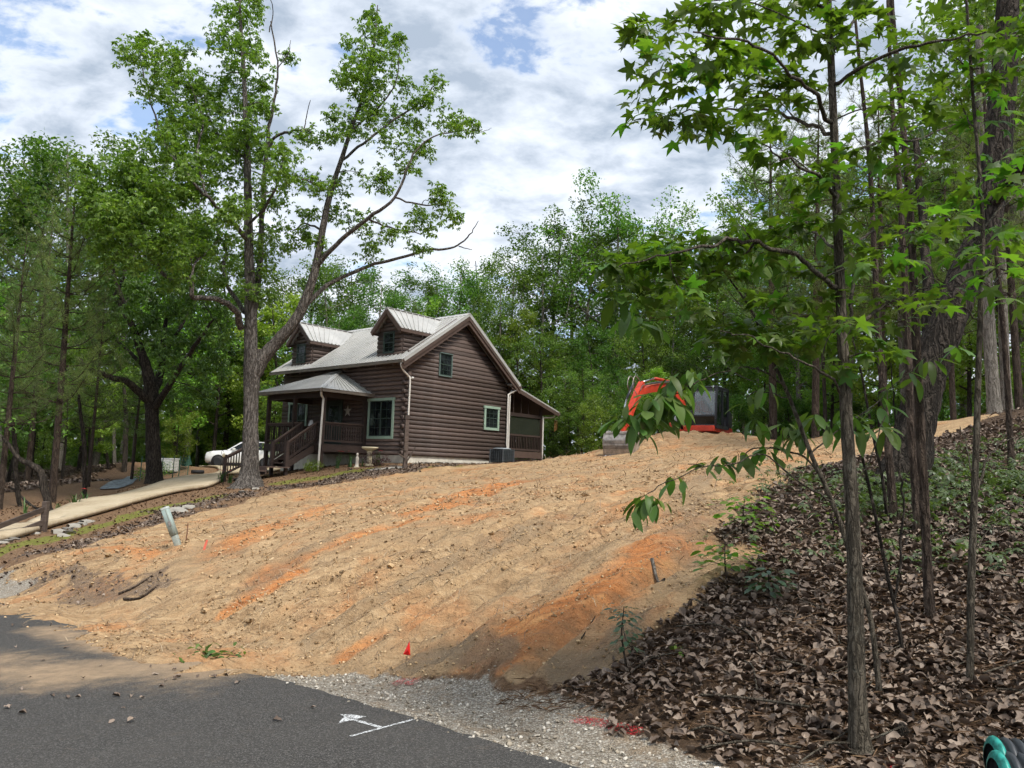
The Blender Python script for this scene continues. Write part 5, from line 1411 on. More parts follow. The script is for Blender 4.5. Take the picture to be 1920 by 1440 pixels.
# other stems
def stem(label, rows, bark, blobs=(), per=14, size=.13, kind='star', branches=(), name='slim_tree', Y=None, **k):
    t = fg(label, rows, bark, name, Y=Y, **k)
    for b in branches: t.pxlimb(b, t.Y, n=5, wob=.03)
    if blobs:
        P, Fm, S, E = sprays(t, blobs, t.Y, per, size)
        t.twigs(E, .007, n=4, sag=.05)
        if kind == 'star': leaf_set(t, P, Fm, S, STAR, leaf_star(.25), MLEAF_GUM, 160)
        else: leaf_set(t, P, Fm, S, BROAD, leaf_oblong(1, .42, .4, .1, 2), MLEAF_HICK, 160)
    return t
stem('dark flaky-barked trunk right of the near sweetgum', [(1746,1168,36),(1743,1140,32),(1736,1000,31),(1726,800,30),(1716,600,28),(1706,400,24),(1690,200,20),(1680,100,18),(1672,0,15),(1660,-200,10)], BARK_PINE,
     [(1700,120,40),(1640,180,40),(1770,330,44),(1690,460,36),(1760,440,36),(1800,380,40)], 14, .12, branches=([(1700,320,8),(1740,300,6,.3),(1800,270,3,.5)], [(1690,220,8),(1640,190,5,-.3)]), n=12, jit=.25)
stem('slender grey sapling at the right edge with a low fork', [(1818,1296,26),(1819,1240,22),(1821,1100,25),(1826,950,23),(1833,750,21),(1839,550,17),(1842,400,14),(1826,200,12),(1812,0,10),(1800,-160,8)], BARK_GUM,
     [(1800,480,44),(1870,500,48),(1890,420,46),(1850,350,54),(1900,280,54),(1850,220,50),(1890,160,54),(1780,400,40),(1840,130,46),(1910,340,40),(1900,560,30),(1780,540,30),(1730,480,30),(1905,60,46),(1860,440,40)], 17, .15,
     branches=([(1826,930,10),(1845,880,9,.1),(1870,835,7,.15),(1900,822,5,.2),(1935,815,3,.2)], [(1822,1040,6),(1850,1000,4),(1900,960,2)], [(1838,560,8),(1870,520,6,.2),(1910,500,4,.3)], [(1840,430,8),(1890,380,6,.3),(1930,340,4,.4)], [(1826,900,6),(1812,840,4,.2),(1800,800,2,.3)], [(1830,240,7),(1790,180,5,.4),(1740,120,3,.7)], [(1838,600,6),(1780,560,4,-.2),(1740,520,2,-.3)]), n=10)
stem('pair of thin dark stems, left one leaning behind the sweetgum', [(1692,1228,14),(1683,1160,12),(1665,1085,12),(1645,985,11),(1622,880,10),(1605,810,8),(1590,760,5)], BARK_DARK, [(1640,800,26),(1610,790,22)], 8, .12, 'broad', branches=([(1676,1130,9),(1690,1040,9,.1),(1693,940,8,.15),(1686,850,8,.2),(1676,770,6,.3),(1670,680,4,.3)],))
stem('thin curved sapling in front of the leaning black trunk', [(1665,985,13),(1655,900,11),(1640,830,10),(1628,770,9),(1615,700,7),(1600,640,5)], BARK_DARK)
stem('straight dark trunk just left of the leaning black trunk', [(1678,990,28),(1670,900,26),(1660,780,24),(1648,640,22),(1640,480,19),(1630,300,15),(1615,150,12),(1600,0,9)], BARK_PINE, [(1640,320,40),(1600,230,36),(1680,260,36)], 10, .12, n=10, jit=.2)
stem('rough dark trunk beside the thin pair of stems', [(1722,1010,28),(1716,920,26),(1708,800,25),(1702,640,24),(1694,480,21),(1685,330,18),(1672,180,15),(1665,0,12)], BARK_PINE, [(1720,240,36),(1650,130,36)], 10, .12, n=10, jit=.2)
stem('reddish pine trunk at the right edge behind the slender sapling', [(1897,880,22),(1893,800,20),(1884,650,18),(1872,520,16),(1862,400,14),(1850,250,12),(1840,100,10)], BARK_PINE, n=8)
stem('pale trunk standing on the dirt crest at the right', [(1868,792,36),(1862,740,28),(1856,640,26),(1850,520,24),(1846,400,22),(1840,250,20),(1836,50,17)], BARK_PALE, Y=17., n=10, thin=.85)
stem('second pale trunk just right of the other pale trunk', [(1890,800,30),(1884,700,24),(1880,560,22),(1876,400,20),(1872,200,16)], BARK_PALE, Y=18.5, n=10, thin=.75)
stem('bare dark trunk far back between sweetgum and excavator', [(1548,812,14),(1546,740,13),(1542,640,12),(1538,520,10),(1535,380,8)], BARK_DARK, Y=27., n=8)
blt = stem('massive black leaning oak trunk with deeply ridged bark', [(1690,915,118),(1702,868,96),(1716,800,82),(1736,720,76),(1770,620,76),(1806,530,74),(1840,440,68),(1866,300,60),(1882,150,54),(1890,0,48),(1896,-200,38)], BARK_DARK, name='leaning_oak', thin=.84, n=18, per=8, flare=.15, jit=.16,
     branches=([(1745,700,50),(1742,620,34,.2),(1738,520,26,.3),(1730,420,20,.4),(1716,260,14,.5)], [(1850,400,30),(1900,330,24,-.5),(1960,280,18,-.9)]))

# magnolia-like low shoots on the slope
def shoot(label, px, py, h, n, l, mat_meshes=STAR, name='seedling', spread_=.35):
    b = hs(px, py); t = Tree(name, label, 'plant', b-np.array([0, 0, .02]), BARK_DARK)
    top = b+np.array([RNG.normal(0, .1*h), RNG.normal(0, .1*h), h])
    t.limb([(*b, .008), (*(b*.5+top*.5+RNG.normal(0, .02, 3)), .006), (*top, .003)], name='stem', n=5)
    P, Fm, S = [], [], []
    for k in range(n):
        u = .35+.65*k/max(1, n-1); c = b*(1-u)+top*u; a = k*2.4; d = np.array([math.cos(a), math.sin(a), .15-.4*RNG.random()]); d /= np.linalg.norm(d)
        z = np.array([0, 0, 1.])+RNG.normal(0, .25, 3); z -= d*(z@d); z /= np.linalg.norm(z)
        P.append(c+d*spread_*h*RNG.random()*.6); Fm.append(np.stack([d, np.cross(z, d), z], -1)); S.append(l*(.7+.5*RNG.random()))
    t.twigs(P, .003, 'stalks', n=3)
    leaf_set(t, P, Fm, S, mat_meshes, leaf_star(.2), MLEAF_GUM)
    return t
OV = [np_mesh('leaf', *leaf_oblong(1., .6, .2, .08, 3), leaf_mat('seedling_leaf', (.07, .14, .025), (.11, .20, .035), (.16, .27, .055), .48))]
DG = [np_mesh('leaf', *leaf_oblong(1., .5, .3, .1, 3), leaf_mat('bluegreen_leaf', (.035, .07, .035), (.055, .10, .05), (.09, .15, .08), .3, .35, .6))]
shoot('bright green seedling at the dirt edge, mid-height', 1362, 1102, .30, 64, .085, OV, spread_=1.5)
shoot('leafy green seedling where dirt meets dead leaves, upper', 1392, 1012, .42, 84, .085, OV, spread_=1.1)
shoot('upright dark green conifer-like seedling at the foot of the bank', 1176, 1262, .42, 70, .065, DG, spread_=.35)
shoot('pale green seedling lying low among the dead leaves', 1440, 1130, .24, 52, .085, DG, spread_=1.2)
shoot('tiny green sprout in the dead leaves left of the sweetgum', 1272, 1232, .07, 8, .05, OV, spread_=.9)
shoot('small green sprout just left of the sweetgum trunk', 1560, 1020, .30, 12, .06, OV, spread_=.6)
shoot('small sprout at mid slope right of the dirt cut', 1440, 1010, .22, 14, .06, OV, spread_=.7)

# ground cover under the right-hand trees
rg = np.random.default_rng(5); n = 7000
pts = []
for _ in range(n):
    px, py = rg.uniform(1400, 1990), rg.uniform(800, 1085)
    if py > 985 and rg.random() > .16: continue
    if vnoise(px*.018, py*.04, 12) < .46+.25*max(0, (1560-px)/120): continue
    if py < (905 if px < 1690 else 905-(px-1690)*.42): continue
    pts.append((px, py))
Y = np.array([0.]); gc = []
_cache = {}
for px, py in pts:
    k = (int(px/20), int(py/8))
    if k not in _cache: _cache[k] = hit(k[0]*20+10, k[1]*8+4)
    p = _cache[k]+np.append(rg.normal(0, .22, 2), 0); p[2] = s1(p[0], p[1]); gc.append(p)
gc = np.array(gc); gc[:, 2] += .03+rg.random(len(gc))**1.5*.24
parts = []
for q in range(4):
    sel = gc[q::4]; parts.append(spread(rosette(6, .055, .45, .3, .1, 1, q), sel, frames(len(sel), 1.5, rg, .5), .7+.7*rg.random(len(sel))))
V, T = cat(parts)
o = link('ground_cover', np_mesh('ground_cover', V, T, leaf_mat('groundcover_leaf', (.045, .085, .030), (.075, .125, .045), (.12, .18, .07), .35, .4, .5)))
tag(o, 'low green ground cover spreading under the trees at the right', 'ground cover', kind='stuff')

# ------------------------------------------------------------------ dead leaves on the slope
def dead_mat(name, a, b, c):
    t = NT(name); r = rand_island(t); oi = t.new('ShaderNodeObjectInfo').outputs['Random']
    rr = t.math('FRACT', t.math('ADD', r, oi)); v = t.coord('Object')
    col = t.ramp(rr, [(0, a), (.5, b), (1, c)]); n = t.noise(v, 25, 4, .6)
    col = t.mix(t.rng(n, .4, .7, 0, .5), col, a)
    return t.done(t.bsdf(col, .65, spec=.3))
MDEAD = dead_mat('dead_leaf', (.095, .067, .050), (.175, .128, .096), (.32, .252, .197))
CURL = [leaf_curl(k, 3) for k in range(8)]
DEADM = [np_mesh('dead_leaf', *leaf_curl(k), MDEAD, True) for k in range(8)]
rg = np.random.default_rng(21)
def scatter_xy(n, x0, x1, y0, y1, keep):
    x, y = rg.uniform(x0, x1, n), rg.uniform(y0, y1, n); m = keep(x, y); return x[m], y[m]
litw = lambda x, y: (zone(w_lit, x, y) > .4) & (rg.random(len(x)) < .92) & (edge_dist(x, y) > .55+.9*vnoise(x*1.6, y*1.6, 19)*rg.random(len(x)))
x, y = [], []
for (n, a, b, c, d) in ((40000, .2, 6, 3.3, 8), (22000, .5, 10, 8, 14), (3000, -1, 14, 14, 20)):
    p, q = scatter_xy(n, a, b, c, d, litw); x.append(p); y.append(q)
x, y = np.concatenate(x), np.concatenate(y)
big = rg.random(len(x)); size = .020+.070*big**1.6
size *= np.where(y > 8, 1.15, 1.)
z = surf(x, y)+size*.10+rg.random(len(x))*.035
pos = np.stack([x, y, z], 1); fr = frames(len(x), 2.2, rg, .75)
rel = pos-CAM; dep = rel@FW; qx, qy = 960+FPX*(rel@RT)/dep, 720-FPX*(rel@UP)/dep
vis = (qx > 0) & (qx < 1920) & (qy > 0) & (qy < 1440)
order = np.argsort(-np.where(vis, size/dep, 0)); top = order[:300]; rest = order[300:]
lt_root = empty('leaf_litter', (3., 6., s1(3, 6))); tag(lt_root, 'brown dead leaves covering the slope under the right-hand trees', 'leaves', kind='stuff')
for k, i in enumerate(top): put_leaf('dead_leaf', DEADM[k % 8], pos[i], fr[i], size[i], lt_root)
parts = [spread(CURL[k], pos[rest[k::8]], fr[rest[k::8]], size[rest[k::8]]) for k in range(8)]
V, T = cat(parts)
o = link('fallen_leaves', np_mesh('fallen_leaves', V-np.array(lt_root.location), T, MDEAD, True), lt_root); o['kind'] = 'stuff'
# pine straw at the verge: thin needles
MSTRAW = dead_mat('pine_straw', (.06, .035, .02), (.15, .085, .045), (.26, .165, .09))
sx, sy = scatter_xy(26000, .0, 5.5, 3.2, 7.5, lambda x, y: (edge_dist(x, y) > .55+.5*vnoise(x*2, y*2, 3)) & (edge_dist(x, y) < 3.2+vnoise(x, y, 8)*1.8) & (zone(w_dirt, x, y) < .5))
ns = len(sx); nd = (np.array([(0, .5, 0), (0, -.5, 0), (.5, .4, .06), (1., 0, 0)])*np.array([1, .02, 1]), np.array([(0, 1, 2), (1, 3, 2)]))
fr = frames(ns, 4., rg, .8)
V, T = spread(nd, np.stack([sx, sy, surf(sx, sy)+.004+.03*rg.random(ns)], 1), fr, .06+.09*rg.random(ns))
o = link('pine_straw', np_mesh('pine_straw', V, T, MSTRAW)); tag(o, 'brown pine straw along the verge under the sweetgum', 'pine straw', kind='stuff')
# twigs among the leaves
tw = []
for _ in range(320):
    a, b = scatter_xy(1, .8, 7, 3.6, 11, lambda x, y: zone(w_lit, x, y) > .5)
    if not len(a): continue
    th, ln = rg.random()*6.28, .15+.5*rg.random()**2; p = np.array([a[0], b[0], 0.]); q = p+np.array([math.cos(th), math.sin(th), 0])*ln; m_ = (p+q)/2+np.append(rg.normal(0, .06*ln, 2), 0)
    pts = [np.array([u[0], u[1], s1(u[0], u[1])+.03+.05*rg.random()]) for u in (p, m_, q)]
    r = .003+.005*rg.random(); P4 = spline(np.array([(*v, r) for v in pts]), 3); tw.append(tube_np(P4[:, :3], P4[:, 3], 4))
V, F = cat4(tw); o = link('fallen_twigs', np_mesh('fallen_twigs', V, F, BARK_GUM)); tag(o, 'thin fallen twigs lying across the dead leaves', 'twigs', kind='stuff')

# ------------------------------------------------------------------ clods, gravel, straw and chips on the scraped earth
def lump(seed, flat=.65):
    """angular pebble from a squashed cube-sphere"""
    rg_ = np.random.default_rng(seed)
    v = np.array([(1, 0, 0), (-1, 0, 0), (0, 1, 0), (0, -1, 0), (0, 0, 1), (0, 0, -1)]+[(a, b, c) for a in (-.6, .6) for b in (-.6, .6) for c in (-.6, .6)], float)
    v *= (.75+.5*rg_.random((len(v), 1))); v[:, 2] *= flat; v[:, :2] *= (.7+.6*rg_.random(2))
    f = []
    q = {(sx, sy, sz): 6+i for i, (sx, sy, sz) in enumerate([(a, b, c) for a in (0, 1) for b in (0, 1) for c in (0, 1)])}
    for ax in range(3):
        for s in (0, 1):
            c = ax*2+(0 if s else 1); o = [k for k in range(3) if k != ax]
            ring = []
            for (p, r) in ((0, 0), (1, 0), (1, 1), (0, 1)):
                t = [0, 0, 0]; t[ax] = s; t[o[0]] = p; t[o[1]] = r; ring.append(q[tuple(t)])
            for i in range(4): f.append((c, ring[i], ring[(i+1) % 4]))
    return v, np.array(f)
LUMP = [lump(k) for k in range(6)]
def rock_field(name, x, y, size, mat, label, cat_, sink=.3):
    n = len(x); pos = np.stack([x, y, surf(x, y)+size*(.5-sink)], 1); fr = frames(n, 2., rg, .8)
    V, T = cat([spread(LUMP[k], pos[k::6], fr[k::6], size[k::6]*.5) for k in range(6)])
    o = link(name, np_mesh(name, V, T, mat)); tag(o, label, cat_, kind='stuff'); return o
def tint_mat(name, a, b, c):
    t = NT(name); r = rand_island(t); col = t.ramp(r, [(0, a), (.5, b), (1, c)])
    n = t.noise(t.coord('Object'), 60, 4, .6); col = t.mix(t.rng(n, .4, .7, 0, .4), col, a)
    return t.done(t.bsdf(col, .9, spec=.15))
MCLOD = tint_mat('clod', (.26, .172, .092), (.45, .305, .165), (.62, .46, .28))
inD = lambda x, y: (zone(w_dirt, x, y) > .6)
xs_, ys_ = [], []
for (n, a, b, c, d) in ((19000, -8, 3.5, 5, 9.5), (11000, -12, 6, 9.5, 16), (3500, -14, 9, 16, 30)):
    p, q = scatter_xy(n, a, b, c, d, lambda x, y: inD(x, y) & (vnoise(x*.8, y*.8, 14)+.3*rg.random(len(x)) > .42)); xs_.append(p); ys_.append(q)
cx_, cy_ = np.concatenate(xs_), np.concatenate(ys_)
sz = .006+.026*rg.random(len(cx_))**3.5; sz *= np.clip(cy_/7.5, .8, 2.0)
sz = np.where(rg.random(len(cx_)) < .012, sz*2.4, sz)
rock_field('dirt_clods', cx_, cy_, sz, MCLOD, 'crumbly tan clods strewn over the scraped bank', 'clods', .15)
MPEB = tint_mat('pebble', (.26, .22, .165), (.47, .415, .335), (.70, .66, .58))
p, q = scatter_xy(42000, -12, 4, 3.2, 13, lambda x, y: (zone(w_gravel, x, y) > .35) & (edge_dist(x, y) > -.12+.1*rg.random(len(x))))
rock_field('gravel', p, q, .009+.020*rg.random(len(p))**2, MPEB, 'pale crushed gravel along the edge of the asphalt', 'gravel', .2)
# root straw on the bank
MROOT = dead_mat('root_straw', (.09, .055, .032), (.26, .18, .11), (.48, .37, .24))
p, q = [], []
for (n, a, b, c, d) in ((9000, -8, 3.5, 5, 10), (12000, -13, 8, 10, 30)):
    u, v = scatter_xy(n, a, b, c, d, inD); p.append(u); q.append(v)
p, q = np.concatenate(p), np.concatenate(q); n = len(p)
nd2 = (np.array([(0, .5, 0), (0, -.5, 0), (.5, .5, .10), (.5, -.5, .10), (1., .3, -.02), (1, -.3, -.02)])*np.array([1, .035, 1]), np.array([(0, 1, 3), (0, 3, 2), (2, 3, 5), (2, 5, 4)]))
V, T = spread(nd2, np.stack([p, q, surf(p, q)+.008], 1), frames(n, 3.2, rg, .8), (.05+.16*rg.random(n)**2)*np.clip(q/8, .7, 2.))
o = link('root_straw', np_mesh('root_straw', V, T, MROOT)); tag(o, 'broken roots and straw scattered over the bare earth', 'roots', kind='stuff')
# dark mulch and torn leaves along the top of the cut
MCHIP = dead_mat('torn_mulch', (.06, .043, .034), (.15, .11, .085), (.34, .27, .21))
p, q = scatter_xy(60000, -16, 4, 8, 36, lambda x, y: (zone(w_mulch, x, y)*(.3+vnoise(x*.9, y*.9, 17))*(.5+rg.random(len(x))) > .36))
p, q = p[:7000], q[:7000]; n = len(p)
V, T = cat([spread(CURL[k], np.stack([p[k::8], q[k::8], surf(p[k::8], q[k::8])+.008+.025*rg.random(len(p[k::8]))], 1), frames(len(p[k::8]), 2.4, rg, .8), (.02+.075*rg.random(len(p[k::8]))**1.6)*np.clip(q[k::8]/13, .7, 1.5)) for k in range(8)])
o = link('torn_mulch', np_mesh('torn_mulch', V, T, MCHIP)); tag(o, 'dark torn mulch and leaves along the top of the cut', 'mulch', kind='stuff')
# straw and leaf bits on the lawn
p, q = scatter_xy(9000, -16, 2, 14, 36, lambda x, y: (zone(w_dirt, x, y) < .3) & (zone(w_lit, x, y) < .4) & (poly_sd(x, y, DRIVE_POLY) < -.1))
n = len(p)
V, T = cat([spread(CURL[k], np.stack([p[k::8], q[k::8], surf(p[k::8], q[k::8])+.02], 1), frames(len(p[k::8]), 2, rg, .7), .04+.05*rg.random(len(p[k::8]))) for k in range(8)])
o = link('lawn_litter', np_mesh('lawn_litter', V, T, MSTRAW)); tag(o, 'reddish straw and leaf bits on the lawn beside the driveway', 'litter', kind='stuff')
# litter in the left wood
p, q = scatter_xy(22000, -34, -9, 18, 60, lambda x, y: (zone(w_lit, x, y) > .4) & (poly_sd(x, y, DRIVE_POLY) < -.2) & ~((x > -23) & (y > 39))); n = len(p)
V, T = cat([spread(CURL[k], np.stack([p[k::8], q[k::8], surf(p[k::8], q[k::8])+.03], 1), frames(len(p[k::8]), 2, rg, .7), .10+.12*rg.random(len(p[k::8]))) for k in range(8)])
o = link('wood_litter', np_mesh('wood_litter', V, T, MDEAD)); tag(o, 'dead leaves on the shaded floor of the wood beyond the driveway', 'leaves', kind='stuff')
# leaves dropped on the asphalt
k = 0
rl = empty('road_leaves', on_road(240, 1290)); tag(rl, 'scattered dry leaves lying on the asphalt', 'leaves', kind='stuff')
for (px, py) in ((230,1330),(120,1310),(245,1308),(300,1290),(330,1272),(400,1272),(440,1283),(310,1278),(290,1266),(345,1262),(105,1308),(145,1310),(215,1308),(15,1330),(520,1353),(240,1355),(190,1250),(60,1272),(45,1295),(30,1215),(25,1175),(8,1270),(370,1270),(260,1312),(205,1356),(130,1217),(35,1340),(280,1252),(330,1258),(325,1275),(420,1268),(150,1275),(90,1240),(590,1330)):
    p = on_road(px+RNG.normal(0, 4), py); put_leaf('dead_leaf', DEADM[k % 8], p+np.array([0, 0, .012]), frames(1, 4., sprd=.5)[0], .03+.035*RNG.random(), rl); k += 1
# ------------------------------------------------------------------ excavator
MRED = plain('machine_orange', (.52, .048, .020), .5, spec=.4, var=.22)
MCAB = plain('cab_black', (.022, .024, .028), .4, spec=.5)
MSTEEL = plain('worn_steel', (.34, .31, .28), .45, .55, var=.35, scale=6)
MSTEELD = plain('dirty_steel', (.20, .175, .15), .6, .4, var=.4, scale=5)
MCHROME = plain('cylinder_rod', (.55, .56, .57), .25, .9)
MHOSE = plain('hose', (.10, .10, .10), .5)
def cabglass():  # pale grey-blue base colour paints the sky's reflection into the windscreen
    t = NT('sky_tinted_cab_glass'); a = t.bsdf((.27, .33, .35), .05, spec=1.); tr = t.new('ShaderNodeBsdfTransparent'); mx = t.new('ShaderNodeMixShader'); mx.inputs[0].default_value = .5
    t.l.new(tr.outputs[0], mx.inputs[1]); t.l.new(a, mx.inputs[2]); return t.done(mx.outputs[0])
MCGL = cabglass()
EX, EY = 7.75, 31.5
EZ = s1(EX, EY)+.02
ex = empty('excavator', (EX, EY, EZ), math.atan2(-.83, -.56))
tag(ex, 'orange and black excavator with its boom reaching down to the dirt', 'excavator')
for sgn in (-1, 1):       # tracks
    tk = empty('track', (0, sgn*.78, 0), parent=ex)
    path = [(1.0*math.cos(a)*.28+(.95 if math.cos(a) > 0 else -.95), .30+.28*math.sin(a)) for a in np.linspace(-math.pi/2, 1.5*math.pi, 20, endpoint=False)]
    MB().prism([(x, z) for x, z in path], 1, -.2, .2).build('belt', MBLACK, tk)
    pads = MB()
    for k in range(18):
        x = -1.1+k*.13
        for z in (.0, .575): pads.box(x, x+.06, -.21, .21, z-.015, z+.02)
    o = pads.build('track_pads', MBLACK, tk); o['kind'] = 'stuff'
    for k in range(4): MB().tube([(-.75+k*.5, sgn*.205, .2), (-.75+k*.5, sgn*.22, .2)], .11, 12).build('roller', MSTEELD, tk)
bl = empty('dozer_blade', parent=ex)
MB().prism([(1.62, .06), (1.72, .10), (1.66, .32), (1.70, .52), (1.64, .54), (1.60, .30)], 1, -1.0, 1.0).build('blade_plate', MSTEELD, bl)
for s in (-.4, .4): MB().bar((.8, s, .3), (1.62, s, .3), .1, .14).build('blade_arm', MRED, bl)
MB().lathe([(.55, .55), (.55, .72)], 20).build('turntable', MSTEELD, ex)
body = MB().prism([(-1.25, .74), (.95, .74), (.95, .98), (-1.30, .98), (-1.42, .86)], 1, -.92, .92).build('body_skirt', MRED, ex, bevel=.03)
MB().prism([(-1.25, .98), (-1.38, 1.1), (-1.35, 1.62), (-1.1, 1.72), (-.55, 1.72), (-.5, .98)], 1, -.90, .90).build('engine_cover', MCAB, ex, bevel=.05)
MB().prism([(-.5, .98), (-.5, 1.52), (.45, 1.45), (.62, 1.25), (.66, .98)], 1, -.92, -.58).build('side_tank', plain('tank_grey', (.16, .165, .17), .4), ex, bevel=.06)
MB().prism([(.55, .76), (.98, .76), (.94, 1.10), (.68, 1.16)], 1, -.98, -.66).build('front_corner', MRED, ex, bevel=.06)
MB().prism([(-.5, .98), (-.5, 1.35), (.3, 1.30), (.35, .98)], 1, -.57, -.02).build('mid_cover', MCAB, ex, bevel=.04)
cb = empty('cab', parent=ex)
c0, c1, z0, z1 = .0, .98, .90, 2.52
side = [(-.62, z0), (.78, z0), (.86, 1.25), (.72, z1-.05), (.66, z1), (-.55, z1), (-.66, z1-.1)]
for y in (c0, c1):       # side frames: pillars and sills
    m = MB(); ya, yb = (y, y+.05) if y == c0 else (y-.05, y)
    for (p, q, w) in (((-.62, z0+.05), (.80, z0+.05), .14), ((.80, z0), (.86, 1.25), .08), ((.86, 1.25), (.70, z1), .07), ((.70, z1-.04), (-.6, z1-.04), .10), ((-.62, z0), (-.62, z1), .10), ((.06, z0), (.04, z1), .07)):
        m.bar((p[0], (ya+yb)/2, p[1]), (q[0], (ya+yb)/2, q[1]), .05, w, (0, 1, 0) if abs(p[0]-q[0]) < .3 else (0, 0, 1))
    m.build('side_frame', MCAB, cb)
    MB().prism([(-.55, z0+.5), (.0, z0+.5), (-.02, z1-.1), (-.55, z1-.1)], 1, ya+.015, ya+.025).build('side_window', MGLASS, cb)
    MB().prism([(.1, z0+.15), (.78, z0+.15), (.80, 1.28), (.66, z1-.1), (.08, z1-.1)], 1, ya+.012, ya+.022).build('door_glass', MGLASS, cb)
MB().box(-.68, .74, c0-.02, c1+.02, z1-.03, z1+.05).build('cab_roof', MCAB, cb, bevel=.03)
MB().bar((.83, .49, z0+.06), (.83, .49, z0+.06001), .9, .1) if False else None
MB().box(.74, .84, c0+.05, c1-.05, z0, z0+.14).build('front_sill', MCAB, cb); MB().bar((.855, c0+.05, 1.38), (.855, c1-.05, 1.38), .05, .06).build('front_bar', MCAB, cb); MB().box(.62, .74, c0+.05, c1-.05, z1-.14, z1-.03).build('front_header', MCAB, cb)
def quad(pts): return MB().add(pts, [(0, 1, 2, 3)])
quad([(.845, c0+.06, 1.40), (.845, c1-.06, 1.40), (.725, c1-.06, z1-.14), (.725, c0+.06, z1-.14)]).build('windscreen', MCGL, cb)
quad([(.80, c0+.06, z0+.13), (.80, c1-.06, z0+.13), (.85, c1-.06, 1.36), (.85, c0+.06, 1.36)]).build('lower_window', MGLASS, cb)
MB().box(-.66, -.60, c0+.05, c1-.05, z0, z1-.1).build('rear_panel', MCAB, cb); MB().box(-.5, .7, c0+.06, c1-.06, z0, z0+.04).build('cab_floor', MCAB, cb)
MB().box(-.42, .05, .26, .72, z0+.25, z0+.42).box(-.48, -.34, .26, .72, z0+.4, z0+1.05).build('seat', MBLACK, cb, bevel=.04)
MB().bar((.35, .35, z0), (.45, .35, z0+.65), .03, .03).bar((.35, .62, z0), (.45, .62, z0+.65), .03, .03).build('levers', MBLACK, cb)
for y in (.15, .83): MB().tube([(.74, y, z1+.02), (.80, y, z1+.02)], .05, 10).build('work_lamp', MCHROME, cb)
MB().tube(spline([(.9, c1+.02, z0+.1), (.95, c1+.05, 1.4), (.9, c1+.05, 1.6)], 4), .012, 6).build('grab_rail', MBLACK, cb, True)
MB().box(.50, .58, c1+.03, c1+.05, 1.55, 1.85).build('mirror', MBLACK, cb)
BY = -.30
def plate_arm(name, pts, th, w, mat, parent, y=BY):
    """box-section arm along centre line pts (x,z) with heights th"""
    P = np.array(pts, float); T = np.gradient(P, axis=0); T /= np.linalg.norm(T, axis=1)[:, None]; N = np.stack([-T[:, 1], T[:, 0]], 1)
    up, dn = P+N*np.array(th)[:, None]/2, P-N*np.array(th)[:, None]/2
    return MB().prism([tuple(q) for q in np.vstack([up, dn[::-1]])], 1, y-w/2, y+w/2).build(name, mat, parent, bevel=.012)
bm_ = empty('boom', parent=ex)
plate_arm('boom_beam', [(.70, 1.15), (1.1, 1.62), (1.6, 2.02), (2.2, 2.28), (3.2, 2.28), (4.4, 2.10), (5.3, 1.88)], [.26, .34, .40, .38, .32, .27, .20], .22, MRED, bm_)
MB().prism([(.45, .80), (.95, .80), (.85, 1.30), (.60, 1.30)], 1, BY-.26, BY+.26).build('boom_foot', MCAB, bm_)
MB().tube([(1.05, BY-.05, .85), (1.75, BY-.05, 1.75)], .06, 10).build('lift_cylinder', MCAB, bm_, True); MB().tube([(1.75, BY-.05, 1.75), (2.05, BY-.05, 2.2)], .033, 8).build('lift_rod', MCHROME, bm_, True)
MB().tube([(2.5, BY, 2.58), (3.9, BY, 2.54)], .06, 10).build('arm_cylinder', MRED, bm_, True); MB().tube([(3.9, BY, 2.54), (5.1, BY, 2.26)], .035, 8).build('arm_rod', MCHROME, bm_, True)
for k in range(3): MB().tube(spline([(1.0, BY+.14, 1.8+.03*k), (2.0, BY+.15, 2.55), (3.6, BY+.15, 2.46-.03*k), (5.2, BY+.16, 2.15), (5.55, BY+.16, 1.9)], 5), .016, 6).build('hose', MHOSE, bm_, True)
for k in range(2): MB().tube(spline([(5.4, BY-.1+.2*k, 2.25), (5.85, BY-.1+.2*k, 2.40), (6.05, BY-.1+.2*k, 2.05), (5.7, BY-.1+.2*k, 1.75)], 5), .018, 6).build('hose', MSTEEL, bm_, True)
am = empty('arm', parent=ex)
bxw = np.array([EX, EY])+6.95*np.array([-.56, -.83]); gzb = s1(*bxw)-EZ
BZ = gzb-.12
plate_arm('arm_beam', [(5.05, 2.24), (5.35, 1.90), (5.9, 1.28), (6.35, BZ+1.02)], [.20, .28, .23, .16], .20, MRED, am)
MB().tube([(5.75, BY, 2.15), (6.3, BY, 1.55)], .05, 10).build('bucket_cylinder', MCAB, am, True); MB().tube([(6.3, BY, 1.55), (6.75, BY, BZ+1.12)], .03, 8).build('bucket_rod', MCHROME, am, True)
MB().bar((6.3, BY-.13, BZ+1.05), (6.75, BY-.13, BZ+1.12), .03, .1).bar((6.3, BY+.13, BZ+1.05), (6.75, BY+.13, BZ+1.12), .03, .1).build('link', MRED, am)
bk = empty('bucket', (6.62, BY, BZ), parent=ex)
arc = [(-.18, .86), (.02, .90), (.20, .86), (.34, .74), (.40, .58), (.40, .40), (.36, .22), (.30, .04)]
inn = [(x-.03, z-.015) for x, z in arc]
MB().prism(arc+inn[::-1], 1, -.52, .52).build('shell', MSTEEL, bk)
for k, (i, j) in enumerate(((2, 3), (4, 5), (5, 6))):
    a, b = np.array(arc[i]), np.array(arc[j]); m_ = (a+b)/2
    MB().prism([tuple(a+(b-a)*.25+np.array([.004, 0])), tuple(a+(b-a)*.75+np.array([.004, 0])), tuple(a+(b-a)*.75+np.array([.028, .01])), tuple(a+(b-a)*.25+np.array([.028, .01]))], 1, -.5, .5).build('wear_strip', MSTEELD, bk)
for y in (-.535, .505): MB().prism([(-.30, .45), (-.18, .86)]+arc[1:]+[(.0, .02)], 1, y, y+.03).build('side_plate', MSTEEL, bk)
